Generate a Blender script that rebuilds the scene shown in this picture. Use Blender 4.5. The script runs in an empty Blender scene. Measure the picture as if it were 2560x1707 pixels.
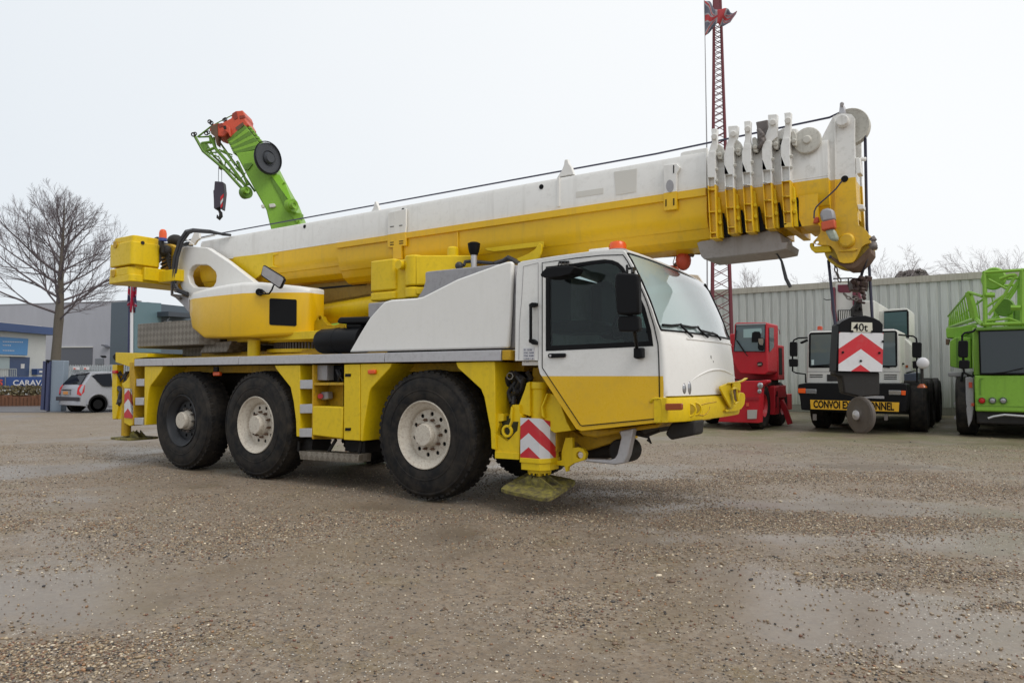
import bpy, bmesh, math, random
from mathutils import Vector, Matrix, noise
random.seed(7)
sc = bpy.context.scene
COL = sc.collection
# ------------------------------------------------------------------ camera model (photo 2560x1707)
F, CX, CY = 1795.9, 1280.0, 853.5
CAM = Vector((5.431, -7.501, 1.406))
PIT = math.radians(2.77)
_n = math.hypot(.559, .829); FX, FY = -.559/_n, .829/_n
FWD = Vector((FX*math.cos(PIT), FY*math.cos(PIT), math.sin(PIT)))
RGT = Vector((FY, -FX, 0))
UPV = Vector((-FX*math.sin(PIT), -FY*math.sin(PIT), math.cos(PIT)))
def ray(p): return FWD + RGT*((p[0]-CX)/F) - UPV*((p[1]-CY)/F)
def PY(p, Y): d = ray(p); return CAM + d*((Y-CAM.y)/d.y)
def PX(p, X): d = ray(p); return CAM + d*((X-CAM.x)/d.x)
def PZ(p, Z): d = ray(p); return CAM + d*((Z-CAM.z)/d.z)
def PD(p, D): d = ray(p); h = d.x*FX + d.y*FY; return CAM + d*(D/h)      # horizontal distance along the view
def view(ox, oy, s): return lambda u, v: (ox+u/s, oy+v/s)
A = view(240,500,3.92); B = view(760,560,3.92); Cc = view(1260,560,3.92); D_ = view(240,840,3.92)
E = view(720,860,3.92); Ff = view(1220,860,3.5636); G = view(1640,240,3.92); H = view(1960,560,2.8)
L = view(0,640,3.7326); M = view(460,260,4.9); N = view(1700,0,3.41); O = view(1760,760,4.613)
Q = view(2340,640,3.268); W2 = view(1620,860,7.84); H3 = view(2000,560,7.8417); L4 = view(0,780,6.03)
# ------------------------------------------------------------------ materials
def newmat(name):
    m = bpy.data.materials.new(name); m.use_nodes = True
    nt = m.node_tree; nt.nodes.clear()
    o = nt.nodes.new('ShaderNodeOutputMaterial'); b = nt.nodes.new('ShaderNodeBsdfPrincipled')
    nt.links.new(b.outputs[0], o.inputs[0]); return m, nt, b
def nd(nt, t, **k):
    n = nt.nodes.new(t)
    for a, v in k.items():
        if a.startswith('i_'):
            key = a[2:]; key = int(key) if key.isdigit() else key.replace('_', ' ')
            n.inputs[key].default_value = v
        else: setattr(n, a, v)
    return n
def mixc(nt, fac, a, b, mode='MIX'):
    n = nt.nodes.new('ShaderNodeMix'); n.data_type = 'RGBA'; n.blend_type = mode
    for sock, v in ((n.inputs[0], fac), (n.inputs[6], a), (n.inputs[7], b)):
        if hasattr(v, 'is_output'): nt.links.new(v, sock)
        elif isinstance(v, (int, float)): sock.default_value = v
        else: sock.default_value = (*v, 1)
    return n.outputs[2]
def ramp(nt, src, a, b, va=0., vb=1.):
    n = nd(nt, 'ShaderNodeMapRange', i_1=a, i_2=b, i_3=va, i_4=vb); nt.links.new(src, n.inputs[0]); return n.outputs[0]
def noiz(nt, scale, detail=4, vec=None, rough=.55):
    n = nd(nt, 'ShaderNodeTexNoise', i_Scale=scale, i_Detail=detail, i_Roughness=rough)
    if vec is not None: nt.links.new(vec, n.inputs['Vector'])
    return n.outputs[0]
def mapping(nt, sx, sy, sz, co='Object'):
    t = nt.nodes.new('ShaderNodeTexCoord'); m = nd(nt, 'ShaderNodeMapping')
    m.inputs['Scale'].default_value = (sx, sy, sz); nt.links.new(t.outputs[co], m.inputs[0]); return m.outputs[0]
def math_(nt, op, a, b=None):
    n = nt.nodes.new('ShaderNodeMath'); n.operation = op
    for s, v in ((n.inputs[0], a), (n.inputs[1], b)):
        if v is None: continue
        if hasattr(v, 'is_output'): nt.links.new(v, s)
        else: s.default_value = v
    return n.outputs[0]
def dirtied(nt, b, col, dirt=.35, dcol=(.10,.085,.06), rough=.38, scale=1.0, streak=True, bump=.0, metal=0., lo=.50):
    obj = mapping(nt, 1, 1, 1)
    n1 = noiz(nt, 2.2*scale, 6, obj); n2 = noiz(nt, 18*scale, 5, obj, .7)
    base = mixc(nt, ramp(nt, n1, .35, .75, 0, .18), col, tuple(min(1, c*1.12+.01) for c in col))
    f = ramp(nt, n2, lo, lo+.32, 0, dirt)
    if streak:
        n3 = noiz(nt, 7*scale, 4, mapping(nt, 1.6, 1.6, .16), .6)
        f = math_(nt, 'MAXIMUM', f, ramp(nt, n3, .54, .8, 0, dirt*.8))
    out = mixc(nt, f, base, dcol)
    nt.links.new(out, b.inputs['Base Color'])
    nt.links.new(ramp(nt, n2, .3, .8, rough-.08, rough+.25), b.inputs['Roughness'])
    b.inputs['Metallic'].default_value = metal; b.inputs['Specular IOR Level'].default_value = .38
    if bump:
        bp = nd(nt, 'ShaderNodeBump', i_Strength=bump, i_Distance=.01); nt.links.new(n2, bp.inputs['Height'])
        nt.links.new(bp.outputs[0], b.inputs['Normal'])
    return out
def paint(name, col, **k):
    m, nt, b = newmat(name); dirtied(nt, b, col, **k); return m
def flat(name, col, rough=.5, metal=0., emit=0.):
    m, nt, b = newmat(name); b.inputs['Base Color'].default_value = (*col, 1)
    b.inputs['Roughness'].default_value = rough; b.inputs['Metallic'].default_value = metal
    if max(col) < .03: b.inputs['Specular IOR Level'].default_value = .10
    if emit: b.inputs['Emission Color'].default_value = (*col, 1); b.inputs['Emission Strength'].default_value = emit
    return m
YEL = (.72, .50, .004); YELB = (.76, .455, .001); WHI = (.77, .755, .72)
def twotone(name, z0, slope=0., x0=0., dirt=.22):          # white above, yellow below a painted seam
    m, nt, b = newmat(name)
    g = nt.nodes.new('ShaderNodeNewGeometry'); s = nt.nodes.new('ShaderNodeSeparateXYZ')
    nt.links.new(g.outputs['Position'], s.inputs[0])
    lim = math_(nt, 'ADD', math_(nt, 'MULTIPLY', math_(nt, 'SUBTRACT', s.outputs[0], x0), slope), z0)
    f = math_(nt, 'GREATER_THAN', s.outputs[2], lim)
    col = mixc(nt, f, YELB, WHI)
    n2 = noiz(nt, 14, 5, mapping(nt, 1, 1, 1), .7); n3 = noiz(nt, 5, 4, mapping(nt, 1.8, 1.8, .15), .6)
    n4 = noiz(nt, 1.3, 5, mapping(nt, 1, 1, 1.6), .65)
    d = math_(nt, 'ADD', math_(nt, 'MAXIMUM', ramp(nt, n2, .50, .80, 0, dirt), ramp(nt, n3, .52, .78, 0, dirt*1.3)), ramp(nt, n4, .5, .75, 0, dirt*.5))
    nt.links.new(mixc(nt, d, col, (.16,.13,.08)), b.inputs['Base Color'])
    nt.links.new(ramp(nt, n2, .3, .8, .28, .5), b.inputs['Roughness'])
    return m
m_yel = paint('yellow_paint', YEL, dirt=.3, dcol=(.17,.11,.03))
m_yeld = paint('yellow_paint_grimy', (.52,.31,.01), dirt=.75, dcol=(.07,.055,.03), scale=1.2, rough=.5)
m_whi = paint('white_paint', WHI, dirt=.10, dcol=(.30,.28,.20))
m_boom = twotone('boom_paint', 3.32, dirt=.17)
m_head = twotone('boom_head_paint', 3.262, dirt=.4)
m_body = twotone('engine_housing_paint', 2.585, .0, -3.4, dirt=.12)
def body_paint():
    m, nt, b = newmat('cab_paint')
    g = nt.nodes.new('ShaderNodeNewGeometry'); s = nt.nodes.new('ShaderNodeSeparateXYZ')
    nt.links.new(g.outputs['Position'], s.inputs[0])
    f1 = math_(nt, 'GREATER_THAN', s.outputs[2], 1.408); fx = math_(nt, 'GREATER_THAN', s.outputs[0], 2.893)
    f2 = math_(nt, 'MULTIPLY', fx, math_(nt, 'GREATER_THAN', s.outputs[2], 1.20))
    col = mixc(nt, math_(nt, 'MAXIMUM', f1, f2), YELB, WHI)
    n2 = noiz(nt, 9, 6, mapping(nt, 1, 1, 1), .7)
    nt.links.new(mixc(nt, ramp(nt, n2, .52, .85, 0, .22), col, (.22,.19,.12)), b.inputs['Base Color'])
    nt.links.new(ramp(nt, n2, .3, .8, .22, .4), b.inputs['Roughness']); b.inputs['Coat Weight'].default_value = .3
    return m
m_cab = body_paint()
m_alu = paint('brushed_aluminium', (.50,.49,.50), dirt=.3, rough=.42, metal=.55, dcol=(.2,.19,.18))
m_galv = paint('grey_sheet_metal', (.34,.33,.34), dirt=.45, rough=.5, metal=.3, dcol=(.17,.16,.15))
m_dark = paint('dark_grimy_steel', (.018,.016,.015), dirt=.5, rough=.65, dcol=(.045,.037,.03))
m_steel = paint('worn_steel', (.16,.14,.13), dirt=.5, rough=.5, metal=.4, dcol=(.07,.05,.04))
m_blk = flat('black_plastic', (.010,.010,.011), .42)
m_hose = flat('black_hose', (.03,.03,.035), .5)
m_rope = flat('steel_wire_rope', (.045,.045,.075), .5, .3)
m_cream = paint('cream_rim_paint', (.55,.50,.42), dirt=.8, dcol=(.17,.09,.05), lo=.49, rough=.55, streak=False, scale=2.2)
m_disc = paint('worn_brown_disc', (.105,.088,.075), dirt=.6, dcol=(.045,.035,.03), rough=.6)
m_rust = paint('rusty_brown', (.14,.085,.055), dirt=.6, dcol=(.05,.035,.03), rough=.75)
m_rimd = paint('dark_rim_paint', (.018,.019,.022), dirt=.3, dcol=(.05,.045,.04), rough=.5)
m_rub = None
def rubber():
    m, nt, b = newmat('dusty_tyre_rubber')
    o = mapping(nt, 1, 1, 1); n = noiz(nt, 5, 6, o, .7); n2 = noiz(nt, 40, 4, o, .7)
    nt.links.new(mixc(nt, ramp(nt, n, .38, .68, 0, .85), (.006,.006,.007), (.042,.034,.026)), b.inputs['Base Color'])
    b.inputs['Roughness'].default_value = .7; b.inputs['Specular IOR Level'].default_value = .25
    bp = nd(nt, 'ShaderNodeBump', i_Strength=.35, i_Distance=.006); nt.links.new(n2, bp.inputs['Height'])
    nt.links.new(bp.outputs[0], b.inputs['Normal']); return m
m_rub = rubber()
def glassy(name, tint, gl=.5, rough=.02, clear=.4):
    m = bpy.data.materials.new(name); m.use_nodes = True; nt = m.node_tree; nt.nodes.clear()
    o = nt.nodes.new('ShaderNodeOutputMaterial'); t = nd(nt, 'ShaderNodeBsdfTransparent', i_0=(*tint, 1))
    d = nd(nt, 'ShaderNodeBsdfDiffuse', i_0=(*[c*.25 for c in tint], 1)); g = nd(nt, 'ShaderNodeBsdfGlossy', i_Roughness=rough)
    fr = nd(nt, 'ShaderNodeFresnel', i_IOR=1.5); m1 = nt.nodes.new('ShaderNodeMixShader'); m2 = nt.nodes.new('ShaderNodeMixShader')
    m1.inputs[0].default_value = clear; nt.links.new(d.outputs[0], m1.inputs[1]); nt.links.new(t.outputs[0], m1.inputs[2])
    nt.links.new(math_(nt, 'MULTIPLY', fr.outputs[0], gl), m2.inputs[0]); nt.links.new(m1.outputs[0], m2.inputs[1]); nt.links.new(g.outputs[0], m2.inputs[2])
    nt.links.new(m2.outputs[0], o.inputs[0]); return m
m_glass = glassy('tinted_side_glass', (.62,.70,.70), .55, .02, .97)
m_glassf = glassy('far_side_glass', (.62,.74,.73), .5, .02, .95)
m_screen = glassy('pale_windscreen_glass', (.60,.70,.69), 1.9, .03, .12)
for _l in m_screen.node_tree.nodes:
    if _l.type == 'BSDF_DIFFUSE': _l.inputs[0].default_value = (.42,.52,.51,1)
m_gback = glassy('background_cab_glass', (.50,.62,.65), 1.3, .03, .1)
m_gdark = glassy('dark_cab_glass', (.16,.20,.22), 1.1, .03, .1)
m_orng = flat('orange_lens', (.75,.10,.015), .2); m_amber = flat('dark_amber_lens', (.30,.06,.01), .2)
m_redl = flat('red_lens', (.45,.01,.01), .2)
m_lens = flat('clear_lamp_lens', (.35,.35,.36), .12, .6)
m_refr = flat('chevron_red', (.55,.012,.02), .4); m_refw = flat('chevron_white', (.62,.61,.62), .4)
m_grn = paint('lime_green_paint', (.21,.41,.04), dirt=.4, dcol=(.09,.16,.02), rough=.4)
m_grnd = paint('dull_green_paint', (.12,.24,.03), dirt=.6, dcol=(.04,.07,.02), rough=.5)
m_red = paint('red_paint', (.42,.012,.022), dirt=.3, dcol=(.2,.05,.04), rough=.35)
m_redo = paint('orange_red_paint', (.58,.085,.04), dirt=.4, dcol=(.25,.05,.03), rough=.4)
m_mast = paint('maroon_mast_paint', (.16,.035,.045), dirt=.4, dcol=(.08,.04,.04), rough=.6)
m_wh2 = paint('off_white_cab_paint', (.58,.57,.53), dirt=.2, dcol=(.35,.33,.26), rough=.4)
m_silv = flat('silver_car_paint', (.38,.38,.41), .3, .45)
m_offw = paint('grimy_off_white', (.56,.54,.48), dirt=.6, dcol=(.16,.13,.10), rough=.5, scale=2)
def checker():      # raised tread pattern, two directions of small bars
    m, nt, b = newmat('checker_plate'); g = nt.nodes.new('ShaderNodeNewGeometry'); mp = nd(nt, 'ShaderNodeMapping'); mp.inputs['Rotation'].default_value = (0, math.radians(45), 0); nt.links.new(g.outputs['Position'], mp.inputs[0])
    ck = nd(nt, 'ShaderNodeTexChecker', i_Scale=14.); nt.links.new(mp.outputs[0], ck.inputs[0]); n1 = noiz(nt, 4, 5, mapping(nt, 1, 1, 1), .65)
    c = mixc(nt, ck.outputs['Fac'], (.155,.130,.098), (.245,.215,.175)); c = mixc(nt, ramp(nt, n1, .42, .72, 0, .7), c, (.10,.082,.06))
    nt.links.new(c, b.inputs['Base Color']); b.inputs['Roughness'].default_value = .5; b.inputs['Metallic'].default_value = .25; return m
m_chk = checker()
def chevmat():      # red and white arrows in the panel's own UV
    m, nt, b = newmat('chevron_panel'); t = nt.nodes.new('ShaderNodeTexCoord'); s = nt.nodes.new('ShaderNodeSeparateXYZ')
    nt.links.new(t.outputs['UV'], s.inputs[0])
    a = math_(nt, 'ABSOLUTE', math_(nt, 'SUBTRACT', s.outputs[0], .5))
    v = math_(nt, 'ADD', s.outputs[1], a)           # v already scaled in uv
    f = math_(nt, 'GREATER_THAN', math_(nt, 'FRACT', v), .5)
    n2 = noiz(nt, 12, 5, mapping(nt, 1, 1, 1), .7)
    c = mixc(nt, f, (.62,.61,.62), (.52,.015,.025))
    nt.links.new(mixc(nt, ramp(nt, n2, .5, .85, 0, .25), c, (.25,.23,.2)), b.inputs['Base Color']); b.inputs['Roughness'].default_value = .4
    return m
m_chev = chevmat()
# ------------------------------------------------------------------ mesh building
class MB:
    def __init__(s): s.v = []; s.f = []; s.mi = []; s.uv = {}; s.k = 0
    def mat(s, k): s.k = k; return s
    def add(s, vs, fs):
        o = len(s.v); s.v += [tuple(v) for v in vs]
        for f in fs: s.f.append(tuple(i+o for i in f)); s.mi.append(s.k)
        return s
    def box(s, a, b, M_=None):
        (x0,y0,z0), (x1,y1,z1) = a, b
        if x0 > x1: x0, x1 = x1, x0
        if y0 > y1: y0, y1 = y1, y0
        if z0 > z1: z0, z1 = z1, z0
        vs = [Vector(p) for p in ((x0,y0,z0),(x1,y0,z0),(x1,y1,z0),(x0,y1,z0),(x0,y0,z1),(x1,y0,z1),(x1,y1,z1),(x0,y1,z1))]
        if M_ is not None: vs = [M_ @ v for v in vs]
        return s.add(vs, [(0,3,2,1),(4,5,6,7),(0,1,5,4),(1,2,6,5),(2,3,7,6),(3,0,4,7)])
    def prism(s, pts, vec, cap=True):
        n = len(pts); vec = Vector(vec); pts = [Vector(p) for p in pts]
        nrm = Vector((0,0,0))
        for i in range(n): nrm += pts[i].cross(pts[(i+1) % n])
        if nrm.dot(vec) > 0: pts = pts[::-1]
        vs = pts + [p+vec for p in pts]
        fs = [(i, i+n, (i+1) % n + n, (i+1) % n) for i in range(n)]
        if cap: fs += [tuple(range(n)), tuple(reversed(range(n, 2*n)))]
        return s.add(vs, fs)
    def tube(s, pts, r, seg=8, caps=True):
        pts = [Vector(p) for p in pts]; n = len(pts); rr = r if isinstance(r, (list, tuple)) else [r]*n
        vs = []; prev = None
        for i, p in enumerate(pts):
            t = (pts[min(i+1, n-1)] - pts[max(i-1, 0)])
            if t.length < 1e-9: t = Vector((0,0,1))
            t.normalize()
            if prev is None:
                a = Vector((0,0,1)) if abs(t.z) < .9 else Vector((1,0,0)); u = t.cross(a).normalized()
            else:
                u = prev - t*prev.dot(t)
                u = u.normalized() if u.length > 1e-6 else t.orthogonal().normalized()
            prev = u; w = t.cross(u)
            for k in range(seg):
                an = 2*math.pi*k/seg; vs.append(p + (u*math.cos(an)+w*math.sin(an))*rr[i])
        fs = []
        for i in range(n-1):
            for k in range(seg):
                a = i*seg+k; b = i*seg+(k+1) % seg; fs.append((a, b, b+seg, a+seg))
        if caps: fs += [tuple(reversed(range(seg))), tuple(range((n-1)*seg, n*seg))]
        return s.add(vs, fs)
    def lathe(s, prof, c, axis, seg=32, closed=False):     # prof: (radius, distance along axis)
        c = Vector(c); ax = Vector(axis).normalized(); u = ax.orthogonal().normalized(); w = ax.cross(u); vs = []; n = len(prof)
        for r, h in prof:
            for k in range(seg):
                an = 2*math.pi*k/seg; vs.append(c + ax*h + (u*math.cos(an)+w*math.sin(an))*r)
        fs = []
        for i in range(n-1 + (1 if closed else 0)):
            j = (i+1) % n
            for k in range(seg):
                k2 = (k+1) % seg; fs.append((i*seg+k, i*seg+k2, j*seg+k2, j*seg+k))
        if not closed:
            if prof[0][0] > 1e-5: fs.append(tuple(reversed(range(seg))))
            if prof[-1][0] > 1e-5: fs.append(tuple(range((n-1)*seg, n*seg)))
        return s.add(vs, fs)
    def ball(s, c, r, sx=1, sy=1, sz=1, seg=12, rings=8):
        c = Vector(c); vs = [c+Vector((0,0,r*sz))]
        for i in range(1, rings):
            t = math.pi*i/rings
            for k in range(seg):
                p = 2*math.pi*k/seg; vs.append(c+Vector((r*sx*math.sin(t)*math.cos(p), r*sy*math.sin(t)*math.sin(p), r*sz*math.cos(t))))
        vs.append(c-Vector((0,0,r*sz))); fs = [(0, 1+k, 1+(k+1) % seg) for k in range(seg)]
        for i in range(rings-2):
            for k in range(seg):
                a = 1+i*seg+k; b = 1+i*seg+(k+1) % seg; fs.append((a, a+seg, b+seg, b))
        e = len(vs)-1; o = 1+(rings-2)*seg
        fs += [(e, o+(k+1) % seg, o+k) for k in range(seg)]
        return s.add(vs, fs)
    def grid(s, rows):
        n = len(rows[0]); vs = [p for r in rows for p in r]
        return s.add(vs, [(i*n+k, i*n+k+1, (i+1)*n+k+1, (i+1)*n+k) for i in range(len(rows)-1) for k in range(n-1)])
    def plate(s, outer, holes, vec):        # flat polygon with real holes, given thickness
        bm = bmesh.new(); ed = []
        for lp in [outer]+holes:
            vs = [bm.verts.new(p) for p in lp]
            ed += [bm.edges.new((vs[i], vs[(i+1) % len(vs)])) for i in range(len(vs))]
        bmesh.ops.triangle_fill(bm, use_beauty=True, edges=ed)
        r = bmesh.ops.extrude_face_region(bm, geom=bm.faces[:])
        bmesh.ops.translate(bm, verts=[g for g in r['geom'] if isinstance(g, bmesh.types.BMVert)], vec=Vector(vec))
        bmesh.ops.recalc_face_normals(bm, faces=bm.faces[:]); bm.verts.index_update()
        s.add([v.co.copy() for v in bm.verts], [tuple(v.index for v in f.verts) for f in bm.faces]); bm.free(); return s
    def islands(s, gap=.006):         # separate pieces that do not touch become objects of their own
        par = list(range(len(s.v)))
        def find(a):
            while par[a] != a: par[a] = par[par[a]]; a = par[a]
            return a
        for f in s.f:
            r0 = find(f[0])
            for k in f[1:]: par[find(k)] = r0
        comp = {}
        for fi, f in enumerate(s.f): comp.setdefault(find(f[0]), []).append(fi)
        cs = []
        for fl in comp.values():
            vi = {v for fi in fl for v in s.f[fi]}; P_ = [s.v[i] for i in vi]
            cs.append([fl, [min(p[a] for p in P_)-gap for a in range(3)], [max(p[a] for p in P_)+gap for a in range(3)]])
        if len(cs) > 60: return [s]
        ch = True
        while ch:
            ch = False
            for i in range(len(cs)):
                for j in range(i+1, len(cs)):
                    a, b = cs[i], cs[j]
                    if all(a[1][k] <= b[2][k] and b[1][k] <= a[2][k] for k in range(3)):
                        cs[i] = [a[0]+b[0], [min(a[1][k], b[1][k]) for k in range(3)], [max(a[2][k], b[2][k]) for k in range(3)]]; del cs[j]; ch = True; break
                if ch: break
        out = []
        for fl, lo, hi in sorted(cs, key=lambda c: -len(c[0])):
            m = MB(); mp = {}
            for fi in fl:
                g = []
                for i in s.f[fi]:
                    if i not in mp: mp[i] = len(m.v); m.v.append(s.v[i])
                    g.append(mp[i])
                m.f.append(tuple(g)); m.mi.append(s.mi[fi])
            out.append(m)
        return out
    def build(s, name, mats, parent=None, bevel=0., seg=2, off=(0,0,0), smooth=30, label=None, recalc=False, split=False):
        if split:
            gs = s.islands()
            if len(gs) > 1:
                obs = [g.build(name, mats, parent, bevel, seg, off, smooth, label, recalc) for g in gs]; return obs[0]
        me = bpy.data.meshes.new(name); o = Vector(off)
        me.from_pydata([(x-o.x, y-o.y, z-o.z) for x, y, z in s.v], [], s.f)
        mats = mats if isinstance(mats, (list, tuple)) else [mats]
        for m in mats: me.materials.append(m)
        if len(mats) > 1: me.polygons.foreach_set('material_index', s.mi)
        if recalc:
            bm = bmesh.new(); bm.from_mesh(me); bmesh.ops.recalc_face_normals(bm, faces=bm.faces[:]); bm.to_mesh(me); bm.free()
        if smooth:
            me.shade_smooth(); me.set_sharp_from_angle(angle=math.radians(smooth))
        me.update(); ob = bpy.data.objects.new(name, me); COL.objects.link(ob)
        if parent is not None: ob.parent = parent
        if bevel:
            bv = ob.modifiers.new('Bevel', 'BEVEL'); bv.width = bevel; bv.segments = seg; bv.limit_method = 'ANGLE'; bv.angle_limit = math.radians(35)
        if label: ob['label'] = label
        return ob
def thing(name, label, cat, loc=(0,0,0), rotz=0., group=None):
    o = bpy.data.objects.new(name, None); COL.objects.link(o); o.location = loc; o.rotation_euler = (0,0,rotz)
    o['label'] = label; o['category'] = cat; o.empty_display_size = .3
    if group: o['group'] = group
    return o
def tag(o, label=None, cat=None, group=None, kind=None):
    for k, v in (('label', label), ('category', cat), ('group', group), ('kind', kind)):
        if v: o[k] = v
    return o
def trY(v, pts, Y): return [PY(v(*p), Y) for p in pts]
def slab(v, pts, Y, th): return MB().prism(trY(v, pts, Y), (0, th, 0))
def rrect(x0, z0, x1, z1, r, Y, n=4):      # rounded rectangle in an XZ plane
    out = []
    for cx, cz, a0 in ((x1-r, z1-r, 0), (x0+r, z1-r, 90), (x0+r, z0+r, 180), (x1-r, z0+r, 270)):
        for k in range(n+1):
            a = math.radians(a0+90*k/n); out.append(Vector((cx+r*math.cos(a), Y, cz+r*math.sin(a))))
    return out
def circ(cx, cz, r, Y, n=16, rz=None):
    return [Vector((cx+r*math.cos(2*math.pi*k/n), Y, cz+(rz or r)*math.sin(2*math.pi*k/n))) for k in range(n)]
def textmesh(txt, size, mat, origin, right, up, name='lettering', parent=None, bold=0., align='LEFT', depth=.004, wscale=1., off=(0,0,0)):
    cu = bpy.data.curves.new('t', 'FONT'); cu.body = txt; cu.size = size; cu.extrude = depth/2; cu.offset = bold; cu.align_x = align; cu.resolution_u = 3
    ob = bpy.data.objects.new('t', cu); COL.objects.link(ob)
    dg = bpy.context.evaluated_depsgraph_get(); me = bpy.data.meshes.new_from_object(ob.evaluated_get(dg))
    bpy.data.objects.remove(ob); bpy.data.curves.remove(cu)
    R_, U_ = Vector(right).normalized(), Vector(up).normalized(); Nn = R_.cross(U_)
    Mx = Matrix((( R_.x*wscale, U_.x, Nn.x, origin[0]-off[0]), (R_.y*wscale, U_.y, Nn.y, origin[1]-off[1]), (R_.z*wscale, U_.z, Nn.z, origin[2]-off[2]), (0,0,0,1)))
    me.transform(Mx); me.materials.clear(); me.materials.append(mat)
    o = bpy.data.objects.new(name, me); COL.objects.link(o); me.name = name
    if parent is not None: o.parent = parent
    return o
# ================================================================== MAIN CRANE (root at the ground under the front axle)
crane = thing('mobile_crane', 'big yellow and white three axle mobile crane with its boom lowered over the cab', 'mobile crane')
def P(name, mb, mat, parent=crane, **k): k.setdefault('split', True); return mb.build(name, mat, parent, **k)
# ---- wheels
def wheel_profiles():
    R_ = .74
    tyre = [(.375,.03),(.40,.0),(.46,-.018),(.50,-.014),(.505,-.019),(.515,-.019),(.52,-.014),(.57,-.016),(.63,-.006),(.655,.004),(.66,-.004),(.675,-.002),(.68,.012),(.705,.035),(.728,.07),(R_-.006,.11),
            (R_,.2),(R_-.006,.30),(.728,.34),(.705,.375),(.66,.41),(.57,.425),(.46,.425),(.39,.40),(.375,.38)]
    return tyre
def make_wheel(rim_mat, cap_mat, bolt_mat):
    w = MB().lathe(wheel_profiles(), (0,0,0), (0,1,0), 64, closed=True)
    rnd = random.Random(3)
    for k in range(52):                         # tread lugs on the shoulders and crown
        a = 2*math.pi*k/52; Rm = Matrix.Rotation(a, 4, 'Y')
        for (y0, y1, r0, r1, sk) in ((.036,.135,.680,.730,.0), (.285,.375,.680,.730,.5), (.155,.265,.725,.743,.25)):
            Rk = Matrix.Rotation(a+sk*2*math.pi/52, 4, 'Y')
            w.box((-.026,y0,r0), (.026,y1,r1), Rk)
    t = P('tyre', w, m_rub, split=False)
    r = MB().lathe([(.375,.35),(.382,.02),(.392,.0),(.385,-.012),(.372,-.006),(.365,.012),(.345,.03),(.322,.05),(.300,.075),(.292,.09),(.292,.35)], (0,0,0), (0,1,0), 48, closed=True)
    outer = circ(0,0,.294,.115,40); holes = []
    for k in range(10):
        a = 2*math.pi*(k+.4)/10; holes.append(circ(.235*math.cos(a), .235*math.sin(a), .026, .115, 10))
    r.plate(outer, holes, (0,.012,0))
    rim = P('rim', r, rim_mat, smooth=40, split=False)
    d = MB().lathe([(.29,.135),(.29,.16),(.0,.16),(.0,.135)], (0,0,0), (0,1,0), 24, closed=True)
    back = P('brake_drum', d, m_blk)
    h = MB().lathe([(.150,.115),(.145,.075),(.128,.05),(.126,-.005),(.118,-.018),(.0,-.020)], (0,0,0), (0,1,0), 32)
    bm_ = h.mat(1)
    for k in range(10):
        a = 2*math.pi*(k+.1)/10; c = (.172*math.cos(a), 0, .172*math.sin(a))
        bm_.tube([(c[0],.115,c[2]), (c[0],.08,c[2])], .018, 6); bm_.tube([(c[0],.08,c[2]), (c[0],.055,c[2])], .010, 6)
    hub = P('hub', h, [cap_mat, bolt_mat], split=False)
    return [t, rim, back, hub]
def place_wheel(src, x, y, flip, first, label=None):
    ax = bpy.data.objects.new('wheel', None); COL.objects.link(ax); ax.parent = crane; ax.location = (x, y, .74)
    ax.rotation_euler = (0, random.uniform(0, 6), math.pi if flip else 0)
    if label: ax['label'] = label
    for s in src:
        c = s if first else s.copy()
        if not first: COL.objects.link(c)
        c.parent = ax; c.location = (0,0,0)
whs = make_wheel(m_cream, m_cream, m_rust)
place_wheel(whs, 0, -1.25, False, True, 'wheel with chipped cream rim under the cab end')
place_wheel(whs, -3.04, -1.25, False, False, 'wheel with clean cream rim in the middle')
whd = make_wheel(m_rimd, m_cream, m_steel)
place_wheel(whd, -4.815, -1.25, False, True, 'rear wheel with dark rim and cream hub cap')
for x in (0, -3.04, -4.815): place_wheel(whs, x, 1.25, True, False)
# ---- chassis frame, axles, underbody
fr = MB()
fr.box((-6.9,-.42,.95), (2.3,-.30,1.50)); fr.box((-6.9,.30,.95), (2.3,.42,1.50))
for x in (-6.2,-5.6,-4.2,-3.6,-2.2,-1.2,-.7,.8,1.6): fr.box((x,-.31,1.0), (x+.1,.31,1.45))
fr.box((-6.2,-.85,1.46), (1.1,.85,1.565))
P('chassis_frame', fr, m_yeld, bevel=.008)
ax = MB()
for x in (0,-3.04,-4.815):
    ax.tube([(x,-.95,.74), (x,.95,.74)], .11, 12); ax.ball((x,0,.74), .27, 1, .9, 1); ax.tube([(x-.4,-.6,.62), (x+.55,-.35,1.05)], .05, 8)
    for s in (-1,1): ax.lathe([(.30,0),(.30,.16),(.1,.2)], (x,s*.72,.74), (0,s,0), 16)
ax.tube([(0,0,.8), (-3.04,0,.8), (-4.8,0,.8)], .06, 8)
P('axle_set', ax, m_dark)
arch = MB()                                     # inner wheel housings
for x0, x1 in ((-6.0,-2.35), (-.85,.98)): arch.box((x0,-.80,1.50), (x1,.80,1.585)); arch.box((x0,-.52,.95), (x1,-.50,1.52))
P('wheel_housing', arch, m_dark)
# ---- deck and its aluminium edge
dk = MB().box((-6.15,-1.22,1.60), (1.08,1.22,1.655)); P('deck', dk, m_galv)
ra = MB(); xs = [-6.155,-5.05,-3.42,-.60,1.088]
for i in range(4):
    ra.box((xs[i]+.004,-1.27,1.57), (xs[i+1]-.004,-1.225,1.684)); ra.box((xs[i]+.004,1.225,1.57), (xs[i+1]-.004,1.27,1.684))
ra.box((-6.155,-1.225,1.60), (-6.11,1.225,1.684))
P('deck_edge_rail', ra, m_alu, bevel=.006)
P('deck_corner', MB().box((1.092,-1.26,1.575), (1.20,1.2,1.682)), m_yeld, bevel=.01)
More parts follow.
